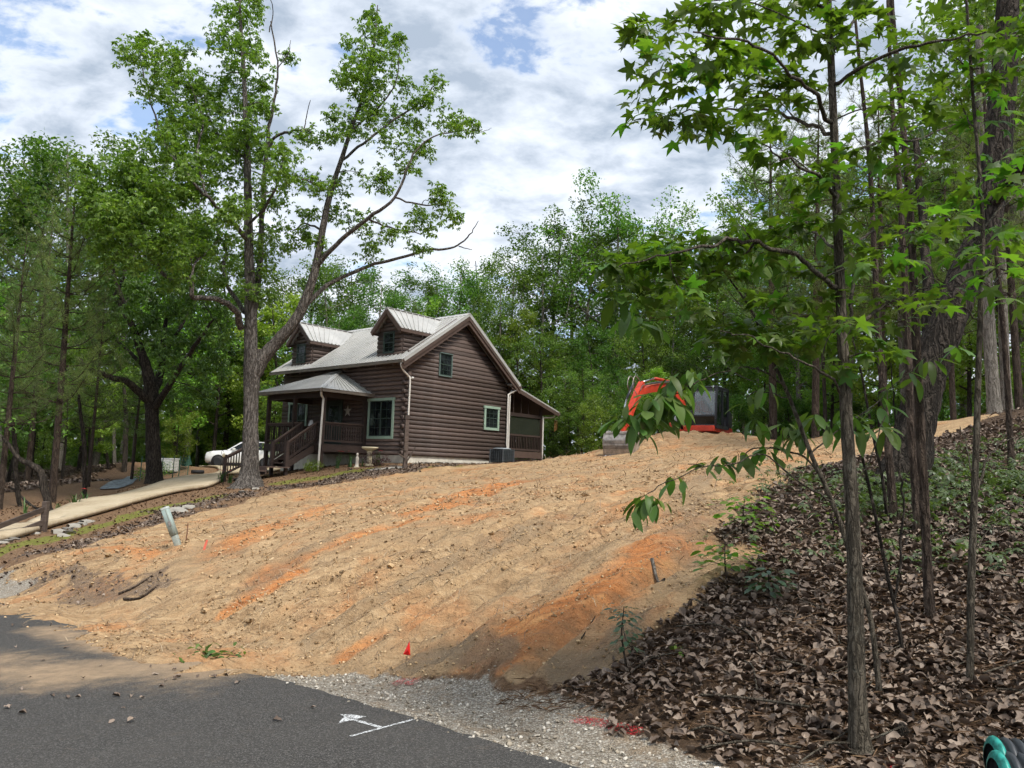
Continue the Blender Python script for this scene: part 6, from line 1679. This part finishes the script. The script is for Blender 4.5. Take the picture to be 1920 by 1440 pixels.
MB().box(.26, .345, -.53, .53, -.02, .06).build('cutting_edge', MSTEELD, bk)
for k in range(6): MB().tube([(.34, -.43+k*.172, .03), (.36, -.43+k*.172, .03)], .028, 8).build('edge_bolt', MCHROME, bk)
for y in (-.13, .10): MB().prism([(-.2, .80), (.2, .80), (.12, 1.16), (-.30, 1.10)], 1, y, y+.03).build('mount_ear', MRED, bk)

# ------------------------------------------------------------------ white car
MCARW = plain('car_white', (.74, .75, .75), .22, spec=.6, var=.03)
cp = at(388, 876, 50.); cp2 = at(520, 874, 47.5)
car = empty('car', (cp[0], 50., s1(cp[0]+2, 50)+.05), -.35)
tag(car, 'white sport utility car parked behind the big oak', 'car')
secs = [(.0, .42, .80, .70), (.10, .30, .95, .84), (.5, .26, 1.05, .93), (1.3, .26, 1.12, .97), (1.9, .26, 1.15, .97), (2.9, .26, 1.17, .98), (3.9, .26, 1.20, .97), (4.5, .30, 1.20, .93), (4.75, .45, 1.05, .84)]
v, f = [], []
for (x, zb, zt, hw) in secs:
    for (y, z) in ((hw*.9, zb), (hw, zb+.12), (hw, zt-.35), (hw*.95, zt-.08), (hw*.80, zt)): v.append((x, y, z))
    for (y, z) in ((hw*.80, zt), (hw*.95, zt-.08), (hw, zt-.35), (hw, zb+.12), (hw*.9, zb)): v.append((x, -y, z))
for i in range(len(secs)-1):
    for k in range(10): f.append((i*10+k, (i+1)*10+k, (i+1)*10+(k+1) % 10, i*10+(k+1) % 10))
f += [tuple(range(9, -1, -1)), tuple(range((len(secs)-1)*10, len(secs)*10))]
b = MB().add(v, f).build('body', MCARW, car, True); 
gs = [(1.35, 1.10, 1.12, .80, .86), (2.15, 1.12, 1.66, .66, .88), (2.7, 1.12, 1.73, .66, .88), (3.7, 1.14, 1.71, .65, .87), (4.25, 1.15, 1.62, .62, .84), (4.72, 1.1, 1.16, .62, .8)]
v, f = [], []
for (x, zb, zt, hr, hb) in gs: v += [(x, hb, zb), (x, hr, zt), (x, -hr, zt), (x, -hb, zb)]
for i in range(len(gs)-1):
    for k in range(4): f.append((i*4+k, (i+1)*4+k, (i+1)*4+(k+1) % 4, i*4+(k+1) % 4))
f += [(3, 2, 1, 0), tuple(range(20, 24))]
MB().add(v, f).build('cabin', MCARW, car)
for sgn in (-1, 1):
    for (pts, nm) in (([(1.55, 1.17), (2.22, 1.60), (2.72, 1.67), (2.72, 1.18)], 'front_side_window'), ([(2.82, 1.18), (2.82, 1.67), (3.65, 1.65), (3.72, 1.20)], 'rear_side_window'), ([(3.82, 1.21), (3.76, 1.64), (4.15, 1.57), (4.42, 1.24)], 'quarter_window')):
        q = []
        for x, z in pts:
            zz = (z-1.12)/.56; q.append((x, sgn*(.885-.215*zz), z))
        quad(q).build(nm, MGLASS, car)
    MB().box(1.75, 1.92, *sorted((sgn*.95, sgn*1.12)), 1.12, 1.26).build('mirror', MCARW, car, bevel=.03)
    MB().box(.30, 4.6, *sorted((sgn*.90, sgn*.955)), .22, .32).build('sill_trim', MBLACK, car)
    quad([(.02, sgn*.45, .82), (.02, sgn*.74, .80), (.42, sgn*.90, .95), (.35, sgn*.70, 1.0)]).build('headlight', MCHROME, car)
    for x in (.88, 3.78):
        w = empty('wheel', (x, sgn*.86, .36), parent=car)
        MB().tube([(0, -.12, 0), (0, .12, 0)], .365, 24).build('tyre', MBLACK, w, True); MB().tube([(0, sgn*.115, 0), (0, sgn*.135, 0)], .24, 20).build('rim', MCAB, w)
        MB().tube([(x, sgn*.80, .40), (x, sgn*.972, .40)], .42, 24).build('wheel_arch', MBLACK, car)
    for x in (2.77, 3.77): MB().box(x-.008, x+.008, *sorted((sgn*.972, sgn*.982)), .35, 1.08).build('door_gap', MBLACK, car)
    MB().box(1.35, 1.43, *sorted((sgn*.965, sgn*.98)), .62, .84).build('fender_vent', MBLACK, car)
quad([(1.40, -.74, 1.13), (1.40, .74, 1.13), (2.13, .62, 1.645), (2.13, -.62, 1.645)]).build('windscreen', MGLASS, car, loc=(-.012, 0, .012))
MB().box(-.02, .04, -.40, .40, .55, .78).build('grille', MBLACK, car)
car.rotation_euler = (0, 0, .12)

# ------------------------------------------------------------------ things round the house
def house_pt(u, v, z=0.):
    c, s = math.cos(HA), math.sin(HA); return np.array([H0[0]+u*c-v*s, H0[1]+u*s+v*c, H0[2]+z])
def house_ground(u, v):
    p = house_pt(u, v); p[2] = s1(p[0], p[1]); return p
# condenser
p = house_ground(5.55, -.95); ac = empty('air_conditioner', p, HA); tag(ac, 'dark grey air conditioner unit beside the gable wall', 'air conditioner')
MB().box(-.5, .5, -.45, .45, -.3, .06).build('pad', plain('pad_concrete', (.33, .31, .28), .9), ac)
prof = [(-.42, -.38), (.42, -.38), (.42, .38), (-.42, .38)]
MB().box(-.38, .38, -.38, .38, .07, .72).build('coil_core', plain('coil', (.035, .045, .05), .6, .3), ac)
lv = MB()
for k in range(9):
    z = .10+k*.07; lv.box(-.415, .415, -.415, -.40, z, z+.018).box(-.415, -.40, -.40, .40, z, z+.018).box(.40, .415, -.40, .40, z, z+.018)
for k in range(7):
    x = -.41+k*.137; lv.box(x-.006, x+.006, -.417, -.399, .07, .72).box(-.417, -.399, x-.006, x+.006, .07, .72)
o = lv.build('grille_bars', plain('grille_grey', (.09, .105, .115), .5, .3), ac); o['kind'] = 'stuff'
for (x, y) in ((-.41, -.41), (.41, -.41), (.41, .41), (-.41, .41)): MB().box(x-.025, x+.025, y-.025, y+.025, .06, .74).build('corner_post', plain('ac_post', (.08, .09, .10), .5), ac)
MB().lathe([(.44, .72), (.44, .76), (.36, .79), (.10, .80)], 20).build('top_cover', plain('ac_top', (.22, .25, .27), .5), ac, True)
# bird bath, statue
p = hs(692, 874); bb = empty('bird_bath', p); tag(bb, 'cream stone bird bath on a fluted pedestal below the porch', 'bird bath')
MCREAM = plain('cream_stone', (.62, .55, .38), .8, var=.12, bump=.2)
MB().lathe([(.19, 0), (.19, .05), (.14, .08), (.12, .12), (.11, .40), (.12, .62), (.14, .66)], 16).build('pedestal', MCREAM, bb, True)
MB().lathe([(.12, .66), (.22, .70), (.34, .76), (.36, .80), (.355, .83), (.33, .82), (.30, .78), (.05, .74)], 24).build('basin', MCREAM, bb, True)
p = hs(669, 876); sg = empty('garden_statue', p); tag(sg, 'small pale standing figurine left of the bird bath', 'statue')
MB().lathe([(.10, 0), (.10, .03), (.085, .05), (.075, .18), (.065, .28), (.08, .36), (.075, .42), (.04, .46), (.035, .48), (.05, .51), (.055, .55), (.045, .59), (.015, .62)], 14).build('figure', plain('statue_stone', (.55, .50, .43), .8, var=.2), sg, True)
MB().box(-.11, .11, -.11, .11, -.05, .02).build('plinth', MCREAM, sg)
# weathered post with braces
p = hs(759, 880); wp_ = empty('wooden_post', p, .4); tag(wp_, 'brown timber post with crooked braces at the cabin corner', 'post')
MPOST = log_mat('old_post', (.055, .040, .033), (.105, .080, .066))
MB().box(-.085, .085, -.085, .085, -.1, 2.20).build('shaft', MPOST, wp_, bevel=.01); MB().box(-.11, .11, -.11, .11, 2.08, 2.26).build('cap', MPOST, wp_, bevel=.01)
MB().bar((.05, -.12, .30), (.36, -.2, .92), .10, .06).build('brace', MPOST, wp_); MB().bar((-.02, -.1, .42), (-.34, -.18, .60), .09, .05).build('brace', MPOST, wp_); MB().bar((0, -.11, .74), (-.28, -.16, .84), .03, .03).build('hook', MPOST, wp_)
# plants ------------------------------------------------------------------
MSTRAP = leaf_mat('strap_leaf', (.03, .07, .02), (.05, .11, .03), (.09, .16, .05), .3)
MFLOW = plain('red_petal', (.62, .02, .02), .5, var=.2)
def strap_plant(px, py, label, n=14, h=.5, flowers=2, Y=None, name='flower_clump'):
    b = hs(px, py) if Y is None else at(px, py, Y)
    if Y is not None: b[2] = s1(b[0], b[1])
    r = empty(name, b); tag(r, label, 'flowers' if flowers else 'plant')
    for k in range(n):
        a = RNG.random()*6.28; l = h*(.6+.6*RNG.random()); lean = .25+.6*RNG.random(); d = np.array([math.cos(a), math.sin(a), 0]); s = np.array([-d[1], d[0], 0]); v = []
        for t in np.linspace(0, 1, 5):
            c = d*lean*l*t*t*.9+np.array([0, 0, l*(t-.45*lean*t*t*t)]); w = .018*(1-t**2.2)+.003; v += [c-s*w, c+s*w]
        me_ = np_mesh('leaf', np.array(v), np.array([(2*i, 2*i+1, 2*i+3, 2*i+2) for i in range(4)]), MSTRAP); link('leaf', me_, r, tuple(RNG.normal(0, .05, 2))+(0,))
    for k in range(flowers):
        c = np.array([*RNG.normal(0, .16, 2), h*(.95+.25*RNG.random())])
        MB().tube(spline([(0, 0, 0), (c[0]*.4, c[1]*.4, c[2]*.6), tuple(c)], 3), .008, 5).build('stalk', MSTRAP, r)
        pv, pf = rosette(7, .11, .55, .25, -.25, 2, k); link('bloom', np_mesh('bloom', pv+c, pf, MFLOW), r)
    return r
strap_plant(416, 905, 'red-flowered clump at the driveway edge left of the big oak', 16, .5, 4); strap_plant(432, 906, 'green strap-leaved clump hugging the oak trunk', 14, .45, 0)
strap_plant(634, 878, 'red-flowered strap-leaved clump left under the porch rail', 14, .65, 2); strap_plant(655, 876, 'strap-leaved clump beside the small figurine', 16, .65, 1); strap_plant(708, 873, 'red-flowered clump right of the bird bath', 14, .6, 3); strap_plant(680, 875, 'strap-leaved clump between figurine and bird bath', 10, .45, 0)
strap_plant(140, 952, 'strap-leaved clump with one red bloom beside the driveway', 14, .55, 1); strap_plant(46, 985, 'pale strap-leaved clump behind the rail fence', 10, .5, 0, Y=23.); strap_plant(158, 945, 'small strap-leaved clump near the thin dark trunk', 8, .45, 0); strap_plant(108, 962, 'strap-leaved tuft at the foot of the young pine', 8, .4, 0)
def mound(px, py, label, r, mat, n=500, l=.05, name='shrub', Y=None):
    b = hs(px, py) if Y is None else at(px, py, Y)
    b[2] = s1(b[0], b[1]); t = Tree(name, label, 'shrub', b, BARK_DARK)
    E = b+np.array([0, 0, r*.5])+ball(30, r, flat=.6); t.nodes = [(*b, .02)]; t.twigs(E, .01, 'stems', n=4)
    pos = np.vstack([e+ball(n//30, r*.3) for e in E]); t.crown([spread(leaf_oblong(1, .5, .2, .1, 1), pos, frames(len(pos), 1.), l*(.7+.6*RNG.random(len(pos))))], mat); return t
mound(588, 884, 'low bright green shrub by the porch post', .42, MLEAF_LT, 900, .06)
mound(705, 850, 'dark purple-leaved weeping maple in front of the cabin window', .55, leaf_mat('maple_purple', (.03, .014, .016), (.055, .024, .026), (.09, .04, .04), .3), 1300, .06, 'maple_shrub', 33.6)
mound(310, 800, 'thin green bush over the white box', .7, MLEAF_BG, 500, .10, Y=43.); mound(268, 868, 'pale flowering bush left of the dark oak', .5, MLEAF_LT, 400, .09, Y=40.)
mound(1060, 848, 'small green weed clump on the dirt crest', .25, MLEAF_BG, 200, .07)
# edging stones by the gable
MSTONE = tint_mat('stone', (.16, .15, .13), (.29, .27, .235), (.46, .43, .375))
stone_m = [np_mesh('stone', v_, f_, MSTONE) for v_, f_ in LUMP]
def stone(p, s, label, group=None, k=0, flat=.7):
    o = link('stone', stone_m[k % 6], None, (p[0], p[1], p[2]+s*.12)); o.scale = (s*.6, s*.45, s*.38*flat); o.rotation_euler = (0, 0, RNG.random()*6.28); tag(o, label, 'stone', group); return o
for k in range(26):
    u = .1+k*.19; p = house_ground(u, -.55-.06*RNG.random()); stone(p, .16+.10*RNG.random(), 'pale edging stone in the row along the gable wall', 'edging stones along the gable', k)
for k in range(12):
    p = hs(690+k*5.5, 884-k*.5); stone(p, .2+.1*RNG.random(), 'pale edging stone bordering the flower bed', 'edging stones round the flower bed', k)
ORD_A = ('leftmost', 'third from the left', 'fifth from the left', 'second from the right', 'rightmost', 'low one in the middle', 'low one at the left')
for k, (px, py, s) in enumerate(((112,1000,.34),(126,995,.30),(138,990,.36),(150,986,.32),(162,981,.30),(132,1000,.24),(118,1006,.24))): stone(hs(px, py), s, 'flat grey rock of the outcrop below the driveway, '+ORD_A[k], 'rocks of the outcrop below the driveway', k, .8)
for k, (px, py, s) in enumerate(((12,1017,.24),(24,1013,.26),(36,1009,.22),(48,1005,.2),(62,1002,.2),(4,1019,.2))): stone(hs(px, py), s, 'grey rock lining the lower driveway edge, '+(ORD[1:6]+ORD[:1])[k], 'rocks lining the driveway', k)
for k, (px, py, s) in enumerate(((335,962,.5),(352,955,.4),(455,925,.3),(478,918,.3))): stone(hs(px, py), s, 'grey stone in the torn mulch, '+('just above the utility pedestal', 'upper right of the utility pedestal', 'below the big oak', 'right below the big oak')[k], 'stones in the torn mulch', k)
# rail fence
p = hs(81, 998); fn = empty('rail_fence', p); tag(fn, 'brown two-rail timber fence at the left picture edge', 'fence')
q = np.array([p[0]-.62, p[1]-3.0, 0]); q[2] = s1(q[0], q[1])
for a in (p, q): MB().box(a[0]-p[0]-.065, a[0]-p[0]+.065, a[1]-p[1]-.065, a[1]-p[1]+.065, a[2]-p[2]-.2, a[2]-p[2]+.76).build('post', MPOST, fn, bevel=.01)
for h in (.58, .26): MB().bar((0, 0, h), (q[0]-p[0], q[1]-p[1], q[2]-p[2]+h), .05, .12).build('rail', MPOST, fn)
# utility pedestal, leaning
p = hs(334, 1024); ped = empty('utility_pedestal', p); tag(ped, 'leaning grey-green utility pedestal standing in the dirt', 'pedestal')
MPED = plain('pedestal_green', (.30, .37, .34), .5, var=.15); MPED2 = plain('pedestal_base', (.27, .29, .25), .6, var=.25)
topd = at(309, 953, p[1])-p; ln = np.linalg.norm(topd); ax = Vector(topd/ln)
ped.rotation_mode = 'QUATERNION'; ped.rotation_quaternion = Vector((0, 0, 1)).rotation_difference(ax)
def rsq(w): return [(w*math.copysign(abs(math.cos(a))**.45, math.cos(a)), w*math.copysign(abs(math.sin(a))**.45, math.sin(a))) for a in np.linspace(0, 2*math.pi, 20, endpoint=False)]
MB().prism(rsq(.052), 2, -.15, .20).build('base', MPED2, ped, True); MB().prism(rsq(.060), 2, .19, ln-.02).build('cover', MPED, ped, True); MB().prism(rsq(.064), 2, ln-.02, ln+.015).build('cap', plain('pedestal_cap', (.50, .55, .52), .5), ped)
MB().box(.02, .03, -.065, -.05, .22, ln-.04).build('seam', MPED2, ped); MB().box(.0, .04, -.075, -.058, .36, .44).build('hasp', MSTEEL, ped)
# marker flags, stake
p = hs(762, 1236); fl = empty('marker_flag', p); tag(fl, 'small red marker flag on a wire at the foot of the bank', 'flag')
MB().tube([(0, 0, -.05), (.01, 0, .15), (.02, .01, .17)], .0025, 5).build('wire', MSTEELD, fl)
MB().add([(.02, 0, .17), (-.03, -.01, .06), (.035, -.015, .055), (.012, -.03, .10)], [(0, 1, 3), (0, 3, 2), (1, 2, 3)]).build('flag', plain('flag_red', (.75, .015, .012), .5), fl)
p = hs(382, 1031); fl = empty('marker_ribbon', p); tag(fl, 'bent orange-red plastic marker strip right of the utility pedestal', 'marker')
MB().add([(-.02, 0, -.03), (.015, .0, -.03), (-.01, .03, .08), (.03, .03, .08), (.01, .05, .16), (.04, .05, .16)], [(0, 1, 3, 2), (2, 3, 5, 4)]).build('strip', plain('ribbon_orange', (.62, .13, .08), .7), fl)
p = hs(347, 1020); fl = empty('stake', p); tag(fl, 'thin rusty stake standing beside the utility pedestal', 'stake')
MB().tube([(0, 0, -.05), (.02, 0, .18), (.02, .01, .36)], .008, 6).build('rod', plain('rust', (.16, .07, .04), .8), fl)
# shepherd hook
p = hs(411, 908); fl = empty('shepherd_hook', p); tag(fl, 'thin black garden hook holding a pale feeder by the driveway', 'garden hook')
MB().tube(spline([(0, 0, 0), (0, 0, .8), (.0, 0, 1.25), (.05, 0, 1.36), (.10, 0, 1.28)], 4), .008, 6).build('rod', MBLACK, fl, True); MB().lathe([(.02, 0), (.06, .03), (.06, .12), (.02, .16)], 10, (.10, 0, 1.08)).build('feeder', MCREAM, fl, True)
# white box, wire fence, tyre
p = at(315, 877, 44.); p[2] = s1(p[0], 44.); wb = empty('storage_box', p, -.1); tag(wb, 'white plastic storage box beyond the driveway', 'box')
MB().box(-.42, .42, -.4, .4, .08, .76).build('shell', MWHITE, wb, bevel=.04); MB().box(-.44, .44, -.42, .42, .76, .84).build('lid', MWHITE, wb, bevel=.02)
for k in range(5): MB().box(-.36+k*.16, -.26+k*.16, -.412, -.40, .14, .70).build('panel', plain('panel_white', (.60, .61, .60), .5), wb)
for x in (-.32, .32): MB().box(x-.07, x+.07, -.35, .35, -.05, .08).build('foot', MBLACK, wb)
pf = [at(*q) for q in ((262,898,36.),(302,894,38.5),(323,895,39.),(335,890,40.5),(352,884,42.5))]
wf_ = empty('wire_fence', (pf[0][0], pf[0][1], s1(pf[0][0], pf[0][1]))); tag(wf_, 'sagging green wire fence on thin posts beyond the driveway', 'fence')
MWIRE = plain('green_wire', (.05, .12, .08), .5); o0 = np.array(wf_.location)
fp = []
for q in pf:
    q = np.array([q[0], q[1], s1(q[0], q[1])])-o0; fp.append(q); MB().bar(q-np.array([0, 0, .1]), q+np.array([.03, 0, 1.15]), .035, .035, (1, 0, 0)).build('post', MWIRE, wf_)
for i in range(4):
    m = MB()
    for k in range(7): m.tube([fp[i]+np.array([0, 0, .15+k*.15]), (fp[i]+fp[i+1])/2+np.array([0, 0, .12+k*.15]), fp[i+1]+np.array([0, 0, .15+k*.15])], .005, 4)
    for k in range(1, 8):
        c = fp[i]+(fp[i+1]-fp[i])*k/8; m.tube([c+np.array([0, 0, .13]), c+np.array([0, 0, 1.05])], .004, 4)
    o = m.build('wire_mesh', MWIRE, wf_); o['kind'] = 'stuff'
p = at(345, 874, 46.); p[2] = s1(p[0], 46.); um = empty('garden_umbrella', p); tag(um, 'folded dark green garden umbrella leaning beyond the driveway', 'umbrella')
MB().tube([(-.25, 0, 0), (.12, 0, 1.5)], .02, 6).build('pole', MSTEEL, um); MB().add([(-.15, -.05, .15), (.12, 0, 1.4), (.42, .1, .25), (.15, -.15, .1), (.1, .2, .15)], [(0, 1, 3), (3, 1, 2), (2, 1, 4), (4, 1, 0)]).build('canopy', plain('umbrella_green', (.02, .07, .05), .8), um)
p = at(371, 880, 44.5); p[2] = s1(p[0], 44.5); ty = empty('old_tyre', p); tag(ty, 'black tyre lying flat on the moss by the driveway', 'tyre')
m = MB(); n_ = 20
for k in range(n_): pass
ring = [(.22, .02), (.30, .0), (.36, .04), (.36, .16), (.30, .20), (.22, .18)]
v, f = [], []
for k in range(n_):
    a = 2*math.pi*k/n_; v += [(r*math.cos(a), r*math.sin(a), z) for r, z in ring]
for k in range(n_):
    for j in range(6): f.append((k*6+j, ((k+1) % n_)*6+j, ((k+1) % n_)*6+(j+1) % 6, k*6+(j+1) % 6))
MB().add(v, f).build('carcass', MBLACK, ty, True)
# porch things
p = house_pt(-.12, 3.92, 2.04); stp = empty('barn_star', p, HA); tag(stp, 'pale five-pointed metal star hung on the porch wall', 'star')
v = [(-.05, 0, 0)]
for k in range(10):
    a = math.pi/2+k*math.pi/5; r = .32 if k % 2 == 0 else .125; v.append((0, r*math.cos(a), r*math.sin(a)))
MB().add(v, [(0, 1+k, 1+(k+1) % 10) for k in range(10)]+[tuple(range(10, 0, -1))]).build('plate', plain('star_metal', (.40, .36, .31), .5, .3), stp)
p = house_pt(-2.25, 3.75, 1.20); ln_ = empty('porch_bell', p, HA); tag(ln_, 'pale bell hanging at the top of the porch stairs', 'bell')
MB().lathe([(.15, 0), (.13, .05), (.09, .14), (.07, .22), (.02, .26)], 14).build('bell', plain('bell_white', (.55, .53, .50), .5), ln_, True); MB().tube([(0, 0, .26), (0, 0, 1.4)], .006, 5).build('cord', MBLACK, ln_)
p = house_pt(10.75, -.3, 2.0); ch = empty('wind_chime', p); tag(ch, 'brown wooden wind chime hanging from the screened porch eave', 'wind chime')
for k in range(3): MB().tube([(-.06+k*.06, 0, -.35+.05*k), (-.06+k*.06, 0, .25)], .014, 6).build('tube', plain('chime_wood', (.25, .12, .04), .6), ch)
MB().lathe([(.09, .25), (.09, .28)], 10).build('disc', MTRIM, ch); MB().tube([(0, 0, .28), (0, 0, .62)], .004, 4).build('cord', MBLACK, ch)
# ------------------------------------------------------------------ paint
def spray_mat(name, col, th):
    t = NT(name); P = t.coord('Object'); n = t.noise(P, 90, 5, .7); n2 = t.noise(P, 14, 4, .6)
    a = t.bsdf(col, .8); tr = t.new('ShaderNodeBsdfTransparent'); mx = t.new('ShaderNodeMixShader')
    t.put(mx.inputs[0], t.rng(t.math('ADD', t.math('MULTIPLY', n, .75), t.math('MULTIPLY', n2, .25)), th, th+.10)); t.l.new(tr.outputs[0], mx.inputs[1]); t.l.new(a, mx.inputs[2]); return t.done(mx.outputs[0])
MSPW, MSPR = spray_mat('white_spray', (.62, .63, .63), .44), spray_mat('red_spray', (.45, .02, .03), .50)
def road_poly(pts, z=.008):
    v = [on_road(*q)+np.array([0, 0, z]) for q in pts]; return v
def stroke(a, b, w):
    A, B = on_road(*a)[:2], on_road(*b)[:2]; d = (B-A)/np.linalg.norm(B-A); s = np.array([-d[1], d[0]])*w/2; v = []
    n = 12
    for k in range(n+1):
        c = A+(B-A)*k/n; j = 1+.35*(vnoise(k*1.3, a[0], 3)-.5)
        for sg_ in (-1, 1): q = c+s*sg_*j; v.append((q[0], q[1], road_z(q[0], q[1])+.0085))
    return v, [(2*k, 2*k+1, 2*k+3, 2*k+2) for k in range(n)]
o0 = on_road(690, 1362); pm = empty('painted_arrow', o0); tag(pm, 'white spray-painted arrow and line on the asphalt', 'road marking')
hd = [on_road(*q)+np.array([0, 0, .0095])-o0 for q in ((633,1360),(640,1352),(645,1346),(637,1342),(655,1342),(687,1346),(672,1350),(663,1353),(650,1355))]
MB().add(hd, [tuple(range(9))]).build('arrow_head', MSPW, pm)
for (a, b, w) in (((664,1352),(713,1366),.030), ((657,1383),(776,1351),.024)):
    v, f = stroke(a, b, w); MB().add([np.array(q)-o0 for q in v], f).build('stroke', MSPW, pm)
def ground_patch(px_line, w, label, mat, name='paint_mark'):
    P = np.array([hs(*q) for q in px_line]); o0 = P[0]; Q = spline(P[:, :2], 8); v, f = [], []
    for i, q in enumerate(Q):
        t_ = Q[min(i+1, len(Q)-1)]-Q[max(i-1, 0)]; t_ /= np.linalg.norm(t_); s = np.array([-t_[1], t_[0]])
        for k in range(4):
            c = q+s*w*(k/3-.5); v.append((c[0]-o0[0], c[1]-o0[1], s1(c[0], c[1])+.016-o0[2]))
    for i in range(len(Q)-1):
        for k in range(3): f.append((i*4+k, i*4+k+1, (i+1)*4+k+1, (i+1)*4+k))
    r = empty(name, o0); tag(r, label, 'paint mark'); MB().add(v, f).build('paint', mat, r)
ground_patch([(1075,1355),(1120,1362),(1160,1371),(1205,1382)], .09, 'red spray-painted dashes on the gravel verge', MSPR)
ground_patch([(735,1288),(760,1282),(780,1285)], .12, 'faint red paint at the foot of the bank', spray_mat('red_spray_thin', (.40, .05, .05), .50))
ground_patch([(1640,1437),(1680,1437)], .08, 'red paint on the pine straw at the bottom edge', MSPR)
# ------------------------------------------------------------------ corrugated pipes at the lower right
MPIPE = plain('pipe_black', (.038, .042, .047), .5, var=.25); MTEAL = plain('teal_wrap', (.02, .23, .19), .4, spec=.4, var=.5, scale=30)
def pipe(px, py, r, label):
    Y = 3.2
    while Y < 4.6:
        c = at(px, py, Y); 
        if c[2]-2*r <= s1(c[0]+.2, c[1])+.005: break
        Y += .01
    c = at(px, py, Y); c[2] -= r; rt = empty('corrugated_pipe', c, -.18); tag(rt, label, 'pipe')
    pitch = .048
    def seg(i0, i1, name, mat, k=0.):
        prof = []
        for i in range(i0, i1):
            for t in range(8):
                u = t/8; prof.append((r*(1-.30*(1-abs(math.sin(math.pi*u))**.6)), (i+u)*pitch))
        n = 24; v = [(x, (rr+k)*math.cos(2*math.pi*a/n), (rr+k)*math.sin(2*math.pi*a/n)) for rr, x in prof for a in range(n)]
        f = [(i*n+a, i*n+(a+1) % n, (i+1)*n+(a+1) % n, (i+1)*n+a) for i in range(len(prof)-1) for a in range(n)]
        MB().add(v, f).build(name, mat, rt, True)
    seg(0, 24, 'corrugations', MPIPE); seg(0, 1, 'teal_band', MTEAL, .002)
pipe(1856, 1381, .115, 'black corrugated drain pipe with teal end, rear of the two at lower right'); pipe(1862, 1408, .115, 'black corrugated drain pipe with teal end, front of the two at lower right')
# ------------------------------------------------------------------ sticks, roots, cone, dropped twig
def stick(pts, w, label, mat=BARK_GUM, name='dead_branch'):
    P = np.array([hs(*q)+np.array([0, 0, .02]) for q in pts]); t = Tree(name, label, 'branch', P[0], mat); t.limb([(*q, w*(1-.6*i/len(P))) for i, q in enumerate(P)], name='wood', n=6, per=4)
stick([(222,1116),(250,1104),(285,1086)], .018, 'dark broken root at the lower left of the bank', BARK_PINE); stick([(232,1128),(262,1122),(292,1108)], .022, 'thick dark root end below the other broken root', BARK_PINE)
stick([(1222,1072),(1234,1082),(1246,1092)], .018, 'short brown stick on the orange soil', BARK_PALE); stick([(1090,1215),(1110,1180),(1116,1160)], .006, 'thin upright twig on the lower bank', BARK_DARK)
stick([(1300,1150),(1350,1160),(1400,1175),(1470,1180)], .008, 'thin curved twig across the dead leaves'); stick([(1480,990),(1560,985),(1640,985)], .012, 'fallen twig in front of the rough dark trunk')
stick([(1700,1060),(1770,1035),(1850,1000)], .03, 'pale fallen branch on the slope at the right', BARK_PALE)
stick([(20,915),(60,950),(90,960)], .05, 'dark fallen limb beside the rail fence', BARK_DARK)
p = hs(1692, 1392); pcn = empty('pine_cone', p); tag(pcn, 'brown pine cone right of the sweetgum foot', 'pine cone')
MB().lathe([(.005, 0), (.028, .012), (.036, .035), (.03, .06), (.012, .085)], 12).build('core', BARK_DARK, pcn, True)
sc_ = MB()
for k in range(48):
    a, z = k*2.4, .01+.07*k/48; r_ = .036*math.sin(math.pi*(.2+.75*k/48)); d_ = np.array([math.cos(a), math.sin(a), 0]); s_ = np.array([-d_[1], d_[0], 0]); c_ = d_*r_*.7+np.array([0, 0, z])
    sc_.add([c_-s_*.007, c_+s_*.007, c_+d_*.018+np.array([0, 0, .008])], [(0, 1, 2)])
o = sc_.build('scales', plain('cone_brown', (.12, .075, .05), .8), pcn); o['kind'] = 'stuff'
p = on_road(342, 1238); tg = Tree('leafy_twig', 'torn green leafy twig lying on the road edge', 'twig', p, BARK_DARK)
tg.limb([(*p, .008), (*(p+np.array([.25, .05, .05])), .006), (*(p+np.array([.5, .1, .03])), .003)], name='stem', n=5)
P, Fm, S = [], [], []
for k in range(46):
    c = p+np.array([RNG.uniform(-.1, .55), RNG.uniform(-.14, .2), .03+.07*RNG.random()]); P.append(c); Fm.append(frames(1, 1.2, sprd=.8)[0]); S.append(.06+.045*RNG.random())
leaf_set(tg, P, Fm, S, BROAD, leaf_oblong(1, .42, .4, .1, 3), MLEAF_HICK)
